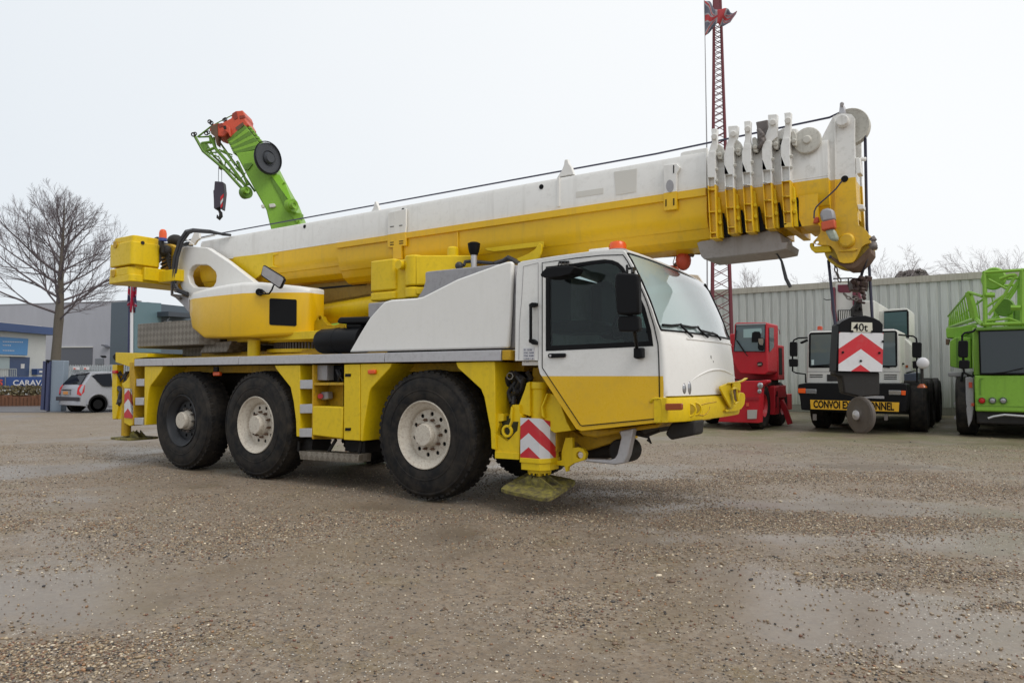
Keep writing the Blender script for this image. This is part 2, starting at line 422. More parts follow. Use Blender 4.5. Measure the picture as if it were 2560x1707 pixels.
# ---- side panels (fenders)
Ys = -1.24
fe = MB()
fe.prism(trY(D_, [(475,297),(655,297),(640,345),(530,490),(513,560),(490,870),(472,872)], Ys), (0,.42,0))
fe.prism(trY(D_, [(1750,289),(1998,286),(2000,985),(1963,982),(1958,820),(1935,640),(1905,500),(1765,322)], Ys), (0,.42,0))
fe.prism(trY(E, [(710,195),(1015,188),(1000,232),(815,430),(797,470),(740,820),(730,950),(710,945)], Ys), (0,.48,0))
fe.prism(trY(E, [(1645,180),(2025,172),(2035,1035),(1992,1025),(1985,850),(1922,520),(1890,440),(1662,232)], Ys), (0,.42,0))
P('fender', fe, m_yel, bevel=.008)
P('locker_door', slab(E, [(550,200),(704,197),(704,945),(546,937)], Ys-.004, .05), m_yel, bevel=.006)
lk = MB()
for v0 in (290, 820): lk.prism(trY(E, [(560,v0),(614,v0),(610,v0+28),(558,v0+28)], Ys-.012), (0,.02,0))
P('locker_latch', lk, m_blk)
ind = slab(E, [(776,252),(850,250),(850,292),(778,294)], Ys-.035, .04); P('side_marker_lamp', ind, m_orng, bevel=.012)
P('side_marker_lamp', slab(D_, [(1143,350),(1208,350),(1208,388),(1143,390)], -1.10, .05), m_orng, bevel=.01)
P('lamp_bracket', slab(D_, [(1150,300),(1190,300),(1190,352),(1150,352)], -1.08, .03), m_dark)
# ladders: rear and middle
bk = MB()
bk.prism(trY(D_, [(1990,285),(2125,283),(2118,990),(1990,985)], -1.02), (0,.02,0)); bk.prism(trY(D_, [(365,260),(480,258),(480,870),(365,870)], -1.05), (0,.02,0))
bk.prism(trY(D_, [(2118,283),(2128,283),(2122,1000),(2114,1000)], Ys), (0,.25,0))
bk.prism(trY(D_, [(328,258),(372,256),(372,290),(385,440),(378,515),(364,870),(355,870),(330,600)], Ys), (0,.25,0))
P('ladder_recess', bk, m_yeld, bevel=.004)
for pts in ([(1998,430),(2120,428),(2120,517),(1998,517)], [(1996,668),(2118,665),(2118,755),(1996,757)], [(1992,905),(2113,903),(2113,990),(1992,990)],
            [(395,420),(468,418),(468,490),(395,490)], [(384,603),(464,602),(464,676),(384,677)], [(375,800),(459,799),(459,869),(375,870)]):
    P('ladder_rung', slab(D_, pts, Ys-.003, .17), m_alu, bevel=.006)
# equipment bay between the ladder and the locker
eb = MB()
eb.prism(trY(E, [(243,205),(540,200),(540,930),(240,930)], -.98), (0,.02,0))
eb.prism(trY(E, [(243,378),(540,376),(540,402),(245,405)], Ys+.01), (0,.25,0))
eb.prism(trY(E, [(241,205),(248,205),(244,930),(236,930)], Ys), (0,.25,0))
P('equipment_bay', eb, m_yeld, bevel=.004)
tk = MB(); p0 = PY(E(236,605), Ys); p1 = PY(E(532,928), Ys); zt = p0.z
tk.prism([Vector((p0.x,Ys,zt)), Vector((p1.x,Ys,zt)), Vector((p1.x,Ys,p1.z)), Vector((p0.x,Ys,p1.z+.02))], (0,.22,0))
P('tool_box', tk, m_yel, bevel=.014)
P('battery_cover', slab(E, [(268,207),(383,206),(383,356),(268,352)], -1.17, .15), m_galv, bevel=.006)
P('valve_block', slab(E, [(388,206),(538,203),(538,372),(388,368)], -1.06, .08), m_blk, bevel=.02)
sw = slab(E, [(318,470),(385,466),(388,540),(322,548)], -1.13, .1); P('isolator_switch', sw, m_galv, bevel=.015)
P('switch_knob', MB().tube([PY(E(318,510), -1.17), PY(E(318,510), -1.10)], .035, 10), m_redl)
sk = MB()
for a, b in ((470,480),(500,470),(480,520)): sk.tube([PY(E(a,250),-1.08), PY(E(a+20,300),-1.1), PY(E(b+20,360),-1.07)], .012, 6)
P('hose', sk, m_hose)
# low step and tanks beneath the bay
P('boarding_step', slab(E, [(105,1047),(692,1082),(685,1165),(120,1130)], Ys+.02, .22), m_chk, bevel=.006)
st = MB()
for a, b in (((108,950),(106,1050)), ((722,950),(694,1085)), ((470,935),(395,1060))):
    q0, q1 = PY(E(*a),-1.1), PY(E(*b),-1.1); st.tube([q0, q1], .022, 6)
st.tube([PY(E(60,990),-.85), PY(E(330,1000),-.85)], .17, 14); st.box(tuple(PY(E(560,940),-.9)), tuple(PY(E(700,1060),-.9)+Vector((.1,.3,0))))
P('step_bracket', st, m_dark)
ud = MB(); ud.box((-1.0,-.7,.52), (-.75,.7,1.0)); ud.box((-2.3,-.95,.78), (-.9,.95,.98)); ud.tube([(-2.3,.6,.62),(-1.2,.6,.62)], .2, 14)
P('underbody_tank', ud, m_dark, bevel=.02)
# ---- rear end: outrigger box, chevron, pad
re = MB()
re.prism(trY(D_, [(190,160),(505,168),(505,205),(372,222),(372,260),(328,262),(328,300),(190,255)], -1.20), (0,2.4,0))
re.prism(trY(D_, [(160,280),(205,280),(200,540),(215,700),(195,810),(160,812),(155,600)], -1.16), (0,.12,0))
re.prism(trY(D_, [(190,700),(272,640),(275,815),(165,815),(160,770)], -1.13), (0,.25,0))
re.prism(trY(D_, [(328,270),(372,262),(378,430),(372,512),(275,512),(250,470),(300,430),(326,390)], -1.22), (0,.18,0))
re.prism(trY(D_, [(275,800),(360,805),(360,870),(330,880),(275,850)], -1.22), (0,.2,0))
P('rear_outrigger_box', re, m_yel, bevel=.006)
rb = MB().box((-6.9,-1.0,.72), (-6.55,1.0,1.5)); P('rear_beam', rb, m_yeld, bevel=.02)
cyl = MB(); c0 = PY(D_(318,520), -1.10); cyl.tube([(c0.x, -1.12, .42), (c0.x, -1.12, 1.30)], .075, 14); P('rear_jack', cyl, m_yeld)
def chev_panel(name, pts, u_span=(0,1), vs=(0,1.0), par=crane, reverse=False):   # strip of quads, uv mapped
    me = bpy.data.meshes.new(name); n = len(pts); vv = [tuple(a) for a, b in pts]+[tuple(b) for a, b in pts]
    me.from_pydata(vv, [], [(i, i+n, i+1+n, i+1) for i in range(n-1)]); uvl = me.uv_layers.new(name='UVMap')
    ln = [0]
    for i in range(n-1): ln.append(ln[-1] + (pts[i+1][0]-pts[i][0]).length)
    for p in me.polygons:
        for li in p.loop_indices:
            vi = me.loops[li].vertex_index; top = vi < n; k = vi if top else vi-n
            uvl.data[li].uv = (u_span[0]+(u_span[1]-u_span[0])*ln[k]/ln[-1], vs[1] if top else vs[0])
    me.materials.append(m_chev); o = bpy.data.objects.new(name, me); COL.objects.link(o); o.parent = par
    so = o.modifiers.new('Solidify', 'SOLIDIFY'); so.thickness = .006; return o
a0, a1, b0, b1 = [PY(D_(*p), -1.24) for p in ((280,512),(370,516),(275,800),(362,806))]
chev_panel('chevron_plate', [(a0,b0),(a1,b1)], (.22,.9), (-.52,1.05))
hs = MB()
for k in range(5):
    hs.tube([PY(D_(230+k*10,330+k*14),-1.1), PY(D_(215+k*4,380),-1.15), PY(D_(240,430+k*4),-1.12), PY(D_(290,400-k*12),-1.1), PY(D_(322,350),-1.05)], .012, 6)
hs.tube([PY(D_(205,480),-1.1), PY(D_(250,540),-1.15), PY(D_(225,640),-1.16), PY(D_(235,690),-1.1)], .035, 8); hs.tube([PY(D_(185,690),-1.1), PY(D_(235,640),-1.16), PY(D_(265,560),-1.1)], .03, 8)
P('hydraulic_hose', hs, m_hose)
P('tail_lamp', slab(D_, [(155,335),(192,335),(192,365),(155,368)], -1.20, .05), m_redl, bevel=.01)
P('work_lamp', slab(D_, [(155,190),(185,168),(190,250),(165,225)], -1.2, .12), m_blk, bevel=.02)
def pad(cx, cy, z, hx, hy, rot, name='outrigger_pad'):
    o = MB(); n = 10; pts = []
    for k in range(32):
        a = 2*math.pi*k/32; e = 9.; c, s = math.cos(a), math.sin(a); r = (abs(c)**e+abs(s)**e)**(-1/e)
        x, y = hx*r*c, hy*r*s; pts.append(Vector((cx+x*math.cos(rot)-y*math.sin(rot), cy+x*math.sin(rot)+y*math.cos(rot), z)))
    o.prism(pts, (0,0,.035)); c_, s_ = math.cos(rot), math.sin(rot)
    for q in (-.06,.06):
        w = Vector((-s_, c_, 0))*q; a = Vector((cx,cy,z+.036))+w; u = Vector((c_, s_, 0)); up = Vector((0,0,1))
        for sg in (-1,1):
            o.prism([a+u*sg*.05, a+u*sg*(hx*.85), a+u*sg*.05+up*.11], Vector((-s_, c_, 0))*.015)
    o.lathe([(.08,0),(.08,.06),(.05,.09)], (cx,cy,z+.035), (0,0,1), 14)
    return o
m_pad = paint('muddy_yellow_green', (.30,.26,.05), dirt=.95, dcol=(.075,.062,.045), rough=.7, scale=.8, lo=.30)
P('outrigger_pad', pad(-6.55,-1.02,.36,.30,.27,.0), m_pad)
# ---- front outrigger
jx = 1.435; jy = -1.06
P('front_jack', MB().lathe([(.0,1.345),(.095,1.345),(.1,1.33),(.1,1.28),(.088,1.265),(.088,.62),(.10,.62),(.10,.44),(.075,.43),(.075,.40),(.035,.40),(.035,.25),(0,.25)], (jx,jy,0), (0,0,1), 24), m_yel)
jt = MB()                                       # hexagonal foot guard, flange and bolts
hexp = [(-.125,-.16),(.10,-.16),(.165,-.06),(.165,.12),(-.125,.12),(-.17,-.02)]
jt.prism([Vector((jx+x, jy+y, .55)) for x, y in hexp], (0,0,.40)); jt.prism([Vector((jx+x*1.08, jy+y*1.08, .515)) for x, y in hexp], (0,0,.05))
jt.prism([Vector((jx+x*1.0, jy+y*1.0, .44)) for x, y in hexp], (0,0,.08)); jt.lathe([(.125,.405),(.125,.44)], (jx,jy,0), (0,0,1), 20)
for k in range(12):
    a = 2*math.pi*k/12; jt.tube([(jx+.112*math.cos(a), jy+.112*math.sin(a), .385), (jx+.112*math.cos(a), jy+.112*math.sin(a), .41)], .011, 6)
P('jack_foot_guard', jt, m_yel, bevel=.004)
cp = [Vector((jx+x*1.03, jy+y*1.03-.004, .945)) for x, y in (hexp[0], hexp[1], hexp[2])]; cp.append(Vector((jx+.171, jy+.05, .945)))
cp[0].z = cp[1].z = .975
chev_panel('chevron_plate', [(c, Vector((c.x, c.y, .565))) for c in cp], (.23,1.5), (-.39,1.03))
pp = pad(0, 0, 0, .31, .29, math.radians(-3)); Rp = Matrix.Translation((jx-.01, jy-.0, .245)) @ Matrix.Rotation(math.radians(13), 4, 'X') @ Matrix.Rotation(math.radians(4), 4, 'Y'); pp.v = [tuple(Rp @ Vector(v)) for v in pp.v]
P('outrigger_pad', pp, m_pad)
og = MB()                                       # outrigger beam end with its open jaw
og.plate(trY(Ff, [(72,620),(136,620),(138,682),(92,690),(100,720),(75,800),(175,865),(240,790),(262,770),(272,690),(225,690),(225,560),(215,545),(200,660),(188,660),(205,560),(220,540),(275,540),(282,620),(300,640),(290,690),(275,1020),(62,1010)], -1.21), [], (0,.10,0))
og.prism(trY(Ff, [(62,960),(275,972),(272,1028),(62,1015)], -1.23), (0,.5,0)); og.prism(trY(Ff, [(75,800),(175,868),(268,790),(268,1000),(66,990)], -1.14), (0,.6,0))
og.prism(trY(Ff, [(275,545),(330,400),(345,345),(372,335),(372,640),(330,625),(282,625)], -1.17), (0,.14,0))
og.prism(trY(Ff, [(472,560),(520,440),(532,438),(485,560),(500,660),(475,640)], -1.17), (0,.10,0))
og.prism(trY(Ff, [(487,560),(535,438),(620,460),(700,690),(740,770),(590,790),(545,760),(500,660)], -1.12), (0,.10,0))
og.plate(trY(Ff, [(655,1030),(655,960),(690,832),(750,832),(752,925),(800,918),(850,935),(875,975),(862,1030),(760,1062),(712,1095),(705,1135),(692,1135),(680,1085),(600,1075),(560,1050),(655,1032)], -1.0), [[PY(Ff(815+32*math.cos(-k*math.pi/8), 988+33*math.sin(-k*math.pi/8)), -1.0) for k in range(16)]], (0,.05,0))
P('outrigger_beam', og, m_yel, bevel=.005)
rg = MB(); c = PY(Ff(165,775), -1.24); pr = [(.042,0),(.066,0),(.066,.03),(.042,.03)]
rg.lathe(pr, c, (0,1,0), 20, closed=True); rg.prism(trY(Ff, [(178,740),(190,745),(212,690),(215,560),(203,560),(200,680)], -1.24), (0,.03,0))
P('locking_handle', rg, m_yel, bevel=.003)
ht = MB()
hp = [((200,250),(250,330),(180,430),(210,520)), ((230,250),(290,330),(230,440),(215,560)), ((260,270),(320,310),(300,400),(240,470)), ((175,300),(160,420),(200,470),(260,420)), ((350,250),(385,300),(330,340),(300,330)), ((250,260),(180,340),(240,400),(225,540))]
for h in hp: ht.tube([PY(Ff(*q), -1.0+.05*math.sin(i*2.+h[0][0])) for i, q in enumerate(h)], .028, 7)
P('hydraulic_hose', ht, m_hose)
P('wire_loop', MB().tube([PY(Ff(195+28*math.cos(t*.9), 285+30*math.sin(t*.9)), -1.08) for t in range(8)], .005, 5), m_alu)
# cross beams seen under the cab
cb = MB()
cb.box((1.2,-1.02,.62), (1.62,1.02,1.0)); cb.box((1.22,-.86,1.0), (1.56,.86,1.5))
cb.prism(trY(Ff, [(560,790),(755,770),(830,820),(1150,780),(1170,860),(870,950),(790,880),(600,860)], -.75), (0,.2,0))
cb.prism(trY(Ff, [(590,950),(600,800),(700,790),(700,1030),(600,1020)], -.8), (0,.25,0))
P('front_cross_beam', cb, m_yeld, bevel=.01)
sp_ = MB()                                      # dark tank and hoses hanging beneath the nose
sp_.tube([PY(Ff(1168,955), -.80), PY(Ff(1168,955), -.80)+Vector((0,.3,0))], .125, 20); sp_.tube([PY(Ff(900,960), -.5), PY(Ff(1160,920), -.5)], .10, 12)
sp_.prism(trY(Ff, [(1575,800),(1630,700),(1850,680),(1840,810),(1625,855)], -.9), (0,.25,0))
sp_.box((1.9,-.6,.80), (2.4,.6,1.0))
sp_.tube([PY(Ff(1300,800),-.8), PY(Ff(1430,830),-.8), PY(Ff(1450,880),-.8), PY(Ff(1420,850),-.82)], .014, 6)
sp_.tube([PY(Ff(1290,770),-.85), PY(Ff(1400,820),-.85), PY(Ff(1530,770),-.8)], .018, 6)
P('front_underbody', sp_, m_dark, bevel=.02)
P('cab_step', MB().prism(trY(Ff, [(1165,775),(1295,750),(1245,990),(1215,1060),(1130,1075),(860,1045),(870,1022),(1090,1030),(1130,1015),(1150,980),(1185,830)], -1.02), (0,.10,0)), m_alu, bevel=.012)
P('jaw_shade', MB().prism(trY(Ff, [(92,640),(262,640),(268,700),(264,772),(240,790),(176,862),(84,796),(100,722)], -1.150), (0,.008,0)), paint('dark_olive_shade', (.05,.05,.012), dirt=.5, dcol=(.02,.02,.01)))  # flat dark olive sheet, paints the shade inside the open jaw
# ---- white fairing, grey tank, deck gear
P('engine_fairing', slab(B, [(440,1255),(560,1050),(640,920),(740,808),(790,760),(850,742),(960,735),(1100,725),(1160,712),(1200,692),(1500,540),(1900,395),(1980,370),(2020,366),(2042,380),(2020,900),(2000,1215)], -1.21, .06), m_whi, bevel=.022, seg=3)
tkk = MB()
tkk.prism(trY(B, [(1100,740),(1165,640),(1188,560),(1186,485),(1195,470),(1215,465),(1900,393),(1960,393),(1990,1210),(1100,1230)], -.98), (0,.72,0))
tkk.prism(trY(B, [(628,775),(800,760),(800,1240),(628,1240)], -1.0), (0,.5,0))
P('grey_tank', tkk, m_galv, bevel=.015)
t2 = MB(); t2.box((1.08,-1.13,1.70), (1.19,.2,2.60)); P('tank_end_panel', t2, m_galv, bevel=.02)
ex = MB(); b0 = PY(B(1665,410), -.62)
ex.lathe([(.038,-.1),(.038,.16)], b0, (0,0,1), 16); ec = P('exhaust_pipe', ex, m_alu)
MB().lathe([(.045,.13),(.062,.17),(.070,.21),(.078,.27),(.05,.285),(0,.285)], b0, (0,0,1), 16).build('exhaust_cap', m_blk, ec)
gp = MB()
gp.tube([PY(B(1500,430),-.7), PY(B(1570,400),-.7), PY(B(1580,370),-.65), PY(B(1640,365),-.6), PY(B(1850,385),-.5), PY(B(2020,340),-.6), PY(B(2110,385),-.9)], .022, 7)
gp.tube([PY(B(1880,390),-.7), PY(B(1960,360),-.7), PY(B(2000,330),-.7), PY(B(2080,370),-.7)], .03, 7); gp.ball(PY(B(1520,410),-.75), .05)
P('coolant_hose', gp, m_hose)
# air filter drum
af = MB(); q = PY(B(330,1145), -.95)
af.lathe([(0,-.34),(.10,-.33),(.155,-.30),(.168,-.25),(.168,.02),(.172,.025),(.172,.05),(.168,.055),(.168,.5),(0,.5)], q, (1,0,0), 28)
P('air_filter', af, m_blk)
P('air_intake', MB().prism(trY(B, [(320,950),(345,912),(610,905),(640,930),(640,970),(330,975)], -1.05), (0,.3,0)).prism(trY(B, [(410,970),(560,970),(560,1020),(410,1020)], -1.0), (0,.2,0)), m_blk, bevel=.02)
# ---- yellow ballast blocks standing on the deck
def roundbox(x0, x1, y0, y1, z0, z1, r, seg=5):
    pts = []
    for cx, cy, a0 in ((x1-r,y1-r,0),(x0+r,y1-r,90),(x0+r,y0+r,180),(x1-r,y0+r,270)):
        for k in range(seg+1):
            a = math.radians(a0+90*k/seg); pts.append(Vector((cx+r*math.cos(a), cy+r*math.sin(a), z0)))
    return MB().prism(pts, (0,0,z1-z0))
def addmb(a, b): return a.add(b.v, b.f)
dbk = MB()
addmb(dbk, roundbox(-1.235,-.80,-.90,-.42,2.49,2.885,.05)); addmb(dbk, roundbox(-1.235,-.80,-.90,.7,2.37,2.475,.05)); dbk.box((-1.2,-.86,2.45),(-.8,.5,2.5))
dbk.box((-.83,-.85,2.37), (-.64,.3,2.87))
addmb(dbk, roundbox(-.66,-.42,-.92,-.44,2.52,2.90,.10)); addmb(dbk, roundbox(-.66,-.42,-.92,.5,2.37,2.505,.10))
dbk.prism([Vector(v) for v in ((-.45,-.90,2.52),(.15,-.50,2.52),(.15,-.44,2.52),(-.45,-.44,2.52))], (0,0,.37))
dbk.prism([Vector(v) for v in ((-.45,-.90,2.40),(.15,-.50,2.40),(.15,-.3,2.40),(-.45,-.3,2.40))], (0,0,.10))
P('deck_ballast', dbk, m_yel, bevel=.018)
P('ballast_boss', MB().lathe([(.055,0),(.06,.07)], PY(B(935,400),-.93)+Vector((0,-.02,0)), (0,1,0), 18), m_yel)
P('ballast_cap', MB().lathe([(.07,0),(.07,.10),(.05,.12),(0,.12)], (-.12,-.58,2.885), (0,0,1), 18), m_yel)
P('ballast_stand', MB().box((-1.1,-.7,1.66), (-.5,.3,2.37)), m_dark)
# ---- superstructure: slew ring, turntable, engine housing
P('slew_ring', MB().lathe([(.72,1.655),(.72,1.75),(.80,1.75),(.80,1.80),(.66,1.80),(.66,1.90),(.78,1.90),(.78,1.96)], (-3.15,0,0), (0,0,1), 48), m_yel)
rt = MB()
for k in range(90):
    a = 2*math.pi*k/90; rt.box((.66,-.012,1.80), (.70,.012,1.90), Matrix.Translation((-3.15,0,0)) @ Matrix.Rotation(a, 4, 'Z'))
P('slew_gear_teeth', rt, m_steel, smooth=0, split=False)
P('slew_motor', MB().lathe([(.09,1.66),(.09,1.93)], (-3.55,-.92,0), (0,0,1), 18), m_yel)
tt = MB()
tt.box((-4.3,-.85,1.92), (-2.2,.85,2.03))
for y in (-.62,.54):
    tt.plate(trY(B, [(-60,1115),(-60,700),(20,900),(30,955),(50,966),(100,965),(118,935),(130,905),(150,893),(172,905),(190,945),(235,985),(300,990),(340,975),(400,985),(420,1110)], -.62), [[PY(B(152+15*math.cos(-k*math.pi/6), 921+20*math.sin(-k*math.pi/6)), -.62) for k in range(12)]], (0,.08,0))
    if y > 0:
        pass
P('turntable', tt, m_yel, bevel=.006)
P('turntable_deck', MB().box((-5.2,-.7,1.70), (-1.95,.7,1.78)).box((-6.2,-.9,1.66),(-2.4,.9,1.72)), m_yeld, bevel=.01)
ed = [(-4.97,-.98,2.60,2.40),(-4.90,-1.10,2.655,2.33),(-4.72,-1.17,2.70,2.13),(-4.38,-1.20,2.725,1.975),(-3.9,-1.21,2.745,1.965),(-3.45,-1.20,2.752,1.96),(-3.20,-1.12,2.74,1.962),(-2.72,-.83,2.68,1.985),(-2.62,-.74,2.655,2.0),(-2.60,-.68,2.64,2.02)]
top = [Vector((x,y,z)) for x, y, z, b in ed]; bot = [Vector((x,y,b)) for x, y, z, b in ed]
hb = MB(); n = len(ed); vs = top+bot
inn_t = [Vector((x,-.45,z)) for x, y, z, b in ed]; inn_b = [Vector((x,-.45,b)) for x, y, z, b in ed]
rows = [[Vector((x,-.45,b)) for x,y,z,b in ed], [Vector((x,y+.05,b)) for x,y,z,b in ed], [Vector((x,y+.012,b+.014)) for x,y,z,b in ed], [Vector((x,y,b+.05)) for x,y,z,b in ed],
        [Vector((x,y,z-.06)) for x,y,z,b in ed], [Vector((x,y+.018,z-.016)) for x,y,z,b in ed], [Vector((x,y+.06,z)) for x,y,z,b in ed], [Vector((x,-.45,z)) for x,y,z,b in ed]]
hb.grid(rows); m0 = len(rows)
hb.f.append(tuple(i*n for i in range(m0))); hb.f.append(tuple(reversed([i*n+n-1 for i in range(m0)]))); hb.f.append(tuple([k for k in range(n)]+[(m0-1)*n+k for k in reversed(range(n))])); hb.mi += [0]*3
P('engine_housing', hb, m_body, smooth=50, recalc=True)
def on_face(p, ends=((-3.20,-1.12),(-2.72,-.83)), out=.008):       # point on the oblique front face of the housing
    (x0,y0),(x1,y1) = ends; nx, ny = (y1-y0), -(x1-x0); l = math.hypot(nx, ny); nx /= l; ny /= l; d = ray(p)
    t = ((x0-CAM.x)*nx+(y0-CAM.y)*ny)/(d.x*nx+d.y*ny); return CAM + d*t + Vector((nx, ny, 0))*out
fc = [on_face(A(*p)) for p in ((1712,963),(1958,975),(1968,985),(1966,1225),(1955,1236),(1712,1224),(1700,1212),(1702,975))]
P('vent_panel', MB().prism(fc, (-.008,.012,0)), m_blk)
mir = MB(); mc = [on_face(A(*p), out=.22) for p in ((1710,660),(1890,770),(1908,800),(1870,880),(1850,886),(1690,775),(1674,755),(1695,668))]
mir.prism(mc, (-.03,.05,0)); mo = P('wide_angle_mirror', mir, m_blk, bevel=.008)
MB().prism([on_face(A(*p), out=.232) for p in ((1712,672),(1884,778),(1896,798),(1862,870),(1850,872),(1700,768),(1686,752),(1700,678))], (-.008,.012,0)).build('mirror_glass', m_galv, mo)
ar = MB().tube([on_face(A(1610,880),out=.02), on_face(A(1625,930),out=.08), on_face(A(1740,930),out=.16), on_face(A(1775,900),out=.2), on_face(A(1795,850),out=.2)], .012, 7)
ar.tube([on_face(A(1610,905),out=.0), on_face(A(1610,905),out=.05)], .05, 12); ar.tube([on_face(A(1640,880),out=.06), on_face(A(1700,920),out=.14)], .008, 6)
ar.build('mirror_arm', m_blk, mo)
# checker-plate platform behind the housing

cx = MB(); pts = [PY(A(258,1215),-1.0), PY(A(460,1210),-1.12)]
plan = [(-6.82,-.85),(-6.35,-1.12),(-4.6,-1.12),(-4.4,-.9),(-4.4,.9),(-6.82,.9)]
cx.prism([Vector((x,y,1.885)) for x, y in plan], (0,0,.385)); P('rear_platform_box', cx, m_chk, bevel=.01)
P('platform_bracket', MB().prism(trY(A, [(1010,1500),(1075,1400),(1330,1380),(1280,1490)], -.95), (0,.4,0)).box((-5.9,-.6,1.72),(-4.2,.6,1.9)), m_chk, bevel=.01)
# ---- A-frame plates at the boom foot
af_o = [(905,922),(850,890),(812,800),(795,700),(790,580),(800,490),(815,470),(890,450),(1085,465),(1110,480),(1270,585),(1560,810),(1560,980),(905,980)]
afh = [(900,740),(912,690),(945,650),(975,635),(1085,635),(1120,655),(1170,705),(1180,745),(1175,800),(1150,845),(1120,857),(960,852),(920,815)]
am = MB()
am.plate(trY(A, af_o, -.60), [trY(A, afh, -.60)], (0,.10,0))
sh = Vector((0,1.1,0)); am.plate([p+sh for p in trY(A, af_o, -.60)], [[p+sh for p in trY(A, afh, -.60)]], (0,.10,0))
P('boom_foot_plate', am, m_whi, bevel=.014)
P('inner_drum', MB().lathe([(.30,-.36),(.30,.36)], PY(A(1040,745),0), (0,1,0), 24), m_yeld)
fb = MB().prism(trY(A, [(740,925),(760,920),(905,960),(905,1100),(850,1030)], -.62), (0,1.2,0)); P('turntable_tail', fb, m_galv, bevel=.01)
# hoses over the boom foot
ho = MB()
for k in range(6):
    o = k*9; y = -.66-.02*(k % 3)
    ho.tube([PY(A(1250+o*1.5,340+o*.1),-.42), PY(A(1120,305+o*.3),-.5), PY(A(950,290+o*.4),y), PY(A(880+o*.6,305+o*.5),y), PY(A(815+o*.7,400+o*.3),y-.02), PY(A(765+o*.8,560),y-.04), PY(A(750+o*.7,700),y-.04), PY(A(752+o*.5,820),y-.02), PY(A(780+o*.6,890-o*.3),y), PY(A(900,935-o*.5),y+.04)], .022, 7)
P('hydraulic_hose', ho, m_hose)
hc = MB()
for k in range(9):
    t = k/8.; hc.tube([PY(A(742+30*t,705+24*k),-.72), PY(A(800,708+24*k),-.70)], .016, 6)
hc.tube([PY(A(745,740),-.7), PY(A(745,930),-.68), PY(A(830,965),-.66)], .025, 7); P('hose_clamp', hc, m_steel)
br = MB(); br.prism(trY(A, [(905,440),(960,320),(1010,325),(1010,385),(985,400),(960,440)], -.30), (0,.04,0)); br.tube([PY(A(1010,380),-.4), PY(A(1080,365),-.4), PY(A(1170,345),-.4)], .012, 6)
br.tube([PY(A(870,370),-.5), PY(A(960,440),-.5)], .012, 6)
P('hose_guide', br, m_whi, bevel=.006)
P('rope_winch', MB().lathe([(.25,-.3),(.25,-.28),(.17,-.28),(.17,.28),(.25,.28),(.25,.3)], PY(A(790,520),-.05)+Vector((-.15,0,.02)), (0,1,0), 24), m_dark)
wz = MB(); wz.prism(trY(A, [(640,440),(720,430),(790,470),(790,700),(740,700),(640,560)], -.55), (0,.1,0)); wz.prism(trY(A, [(640,560),(740,640),(740,840),(640,790)], -.5), (0,.1,0))
P('winch_frame', wz, m_yeld, bevel=.01)
wy = MB()
for k in range(6): wy.tube([PY(A(640,470+k*40),-.6), PY(A(680+k*6,480+k*30),-.62), PY(A(730,560+k*26),-.6)], .02, 6)
wy.ball(PY(A(680,500),-.62), .11); wy.ball(PY(A(780,400),-.3), .14, 1, 1, .8)
P('winch_motor', wy, m_dark)
# ---- rear counterweight
cw = MB()
addmb(cw, roundbox(-7.19,-6.44,-1.20,-.70,3.27,3.66,.07)); addmb(cw, roundbox(-7.13,-6.48,-1.16,-.70,3.655,3.77,.07))
addmb(cw, roundbox(-7.20,-6.50,-1.20,-.66,3.10,3.235,.09)); cw.box((-7.1,-1.1,3.2), (-6.5,-.7,3.3)); addmb(cw, roundbox(-7.22,-6.46,-1.20,.2,2.985,3.11,.09))
cw.box((-6.52,-1.0,3.02), (-6.40,-.5,3.24)); cw.box((-6.45,-.75,3.0), (-5.9,-.45,3.2))
P('counterweight', cw, m_yel, bevel=.014, seg=3)
lu = MB()
for (u, v) in ((185,430),(165,715)):
    c = PY(A(u,v), -1.215); lu.prism([c+Vector((x*1.6,0,z*1.6)) for x, z in ((-.04,.03),(.04,.03),(.04,-.02),(.02,-.045),(-.02,-.045),(-.04,-.02))], (0,.02,0))
P('lifting_recess', lu, m_yeld, bevel=.008)
P('bolt_hole', MB().lathe([(.03,0),(.03,.02)], PX(A(457,420), -6.437)+Vector((.012,0,0)), (-1,0,0), 12), m_dark)
def beacon(c, r, h, par=crane, mat=m_orng, basem=m_blk):
    b = MB().lathe([(r*1.02,-.02),(r,0),(r,h*.55),(r*.85,h*.85),(r*.5,h),(0,h*1.03)], c, (0,0,1), 18).build('beacon_lamp', mat, par)
    MB().lathe([(r*1.1,-.05),(r*1.1,-.005),(r,.0)], c, (0,0,1), 18).build('beacon_base', basem, b); return b
pb = PY(A(655,375),-.75); beacon(pb, .062, .15, basem=flat('blue_lamp_base', (.03,.06,.25), .3))
P('beacon_post', MB().tube([pb-Vector((0,0,.25)), pb-Vector((0,0,.04))], .02, 8), m_dark)
# ---- lift cylinder
P('lift_cylinder', MB().tube([(-3.55,-.1,2.30), (-.9,-.1,2.47)], .155, 24).tube([(-.9,-.1,2.47), (1.0,-.1,2.60)], .09, 18).tube([(-1.0,-.1,2.463),(-.88,-.1,2.471)], .17, 24), m_yel)
ub = MB().prism(trY(B, [(-20,560),(300,500),(700,440),(760,560),(700,700),(640,685),(20,795),(-60,810)], -.10), (0,.45,0)); P('boom_underside_box', ub, paint('shaded_brown_yellow', (.30,.19,.03), dirt=.7, dcol=(.10,.07,.04), rough=.6))  # grimy brown yellow, darkened to hold the shade between boom and cylinder
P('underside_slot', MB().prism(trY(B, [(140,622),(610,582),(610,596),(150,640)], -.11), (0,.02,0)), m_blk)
P('cylinder_bracket', MB().prism([Vector(v) for v in ((.7,-.2,2.95),(1.25,-.2,2.95),(1.1,-.2,2.55),(.9,-.2,2.52))], (0,.2,0)), m_yel, bevel=.01)
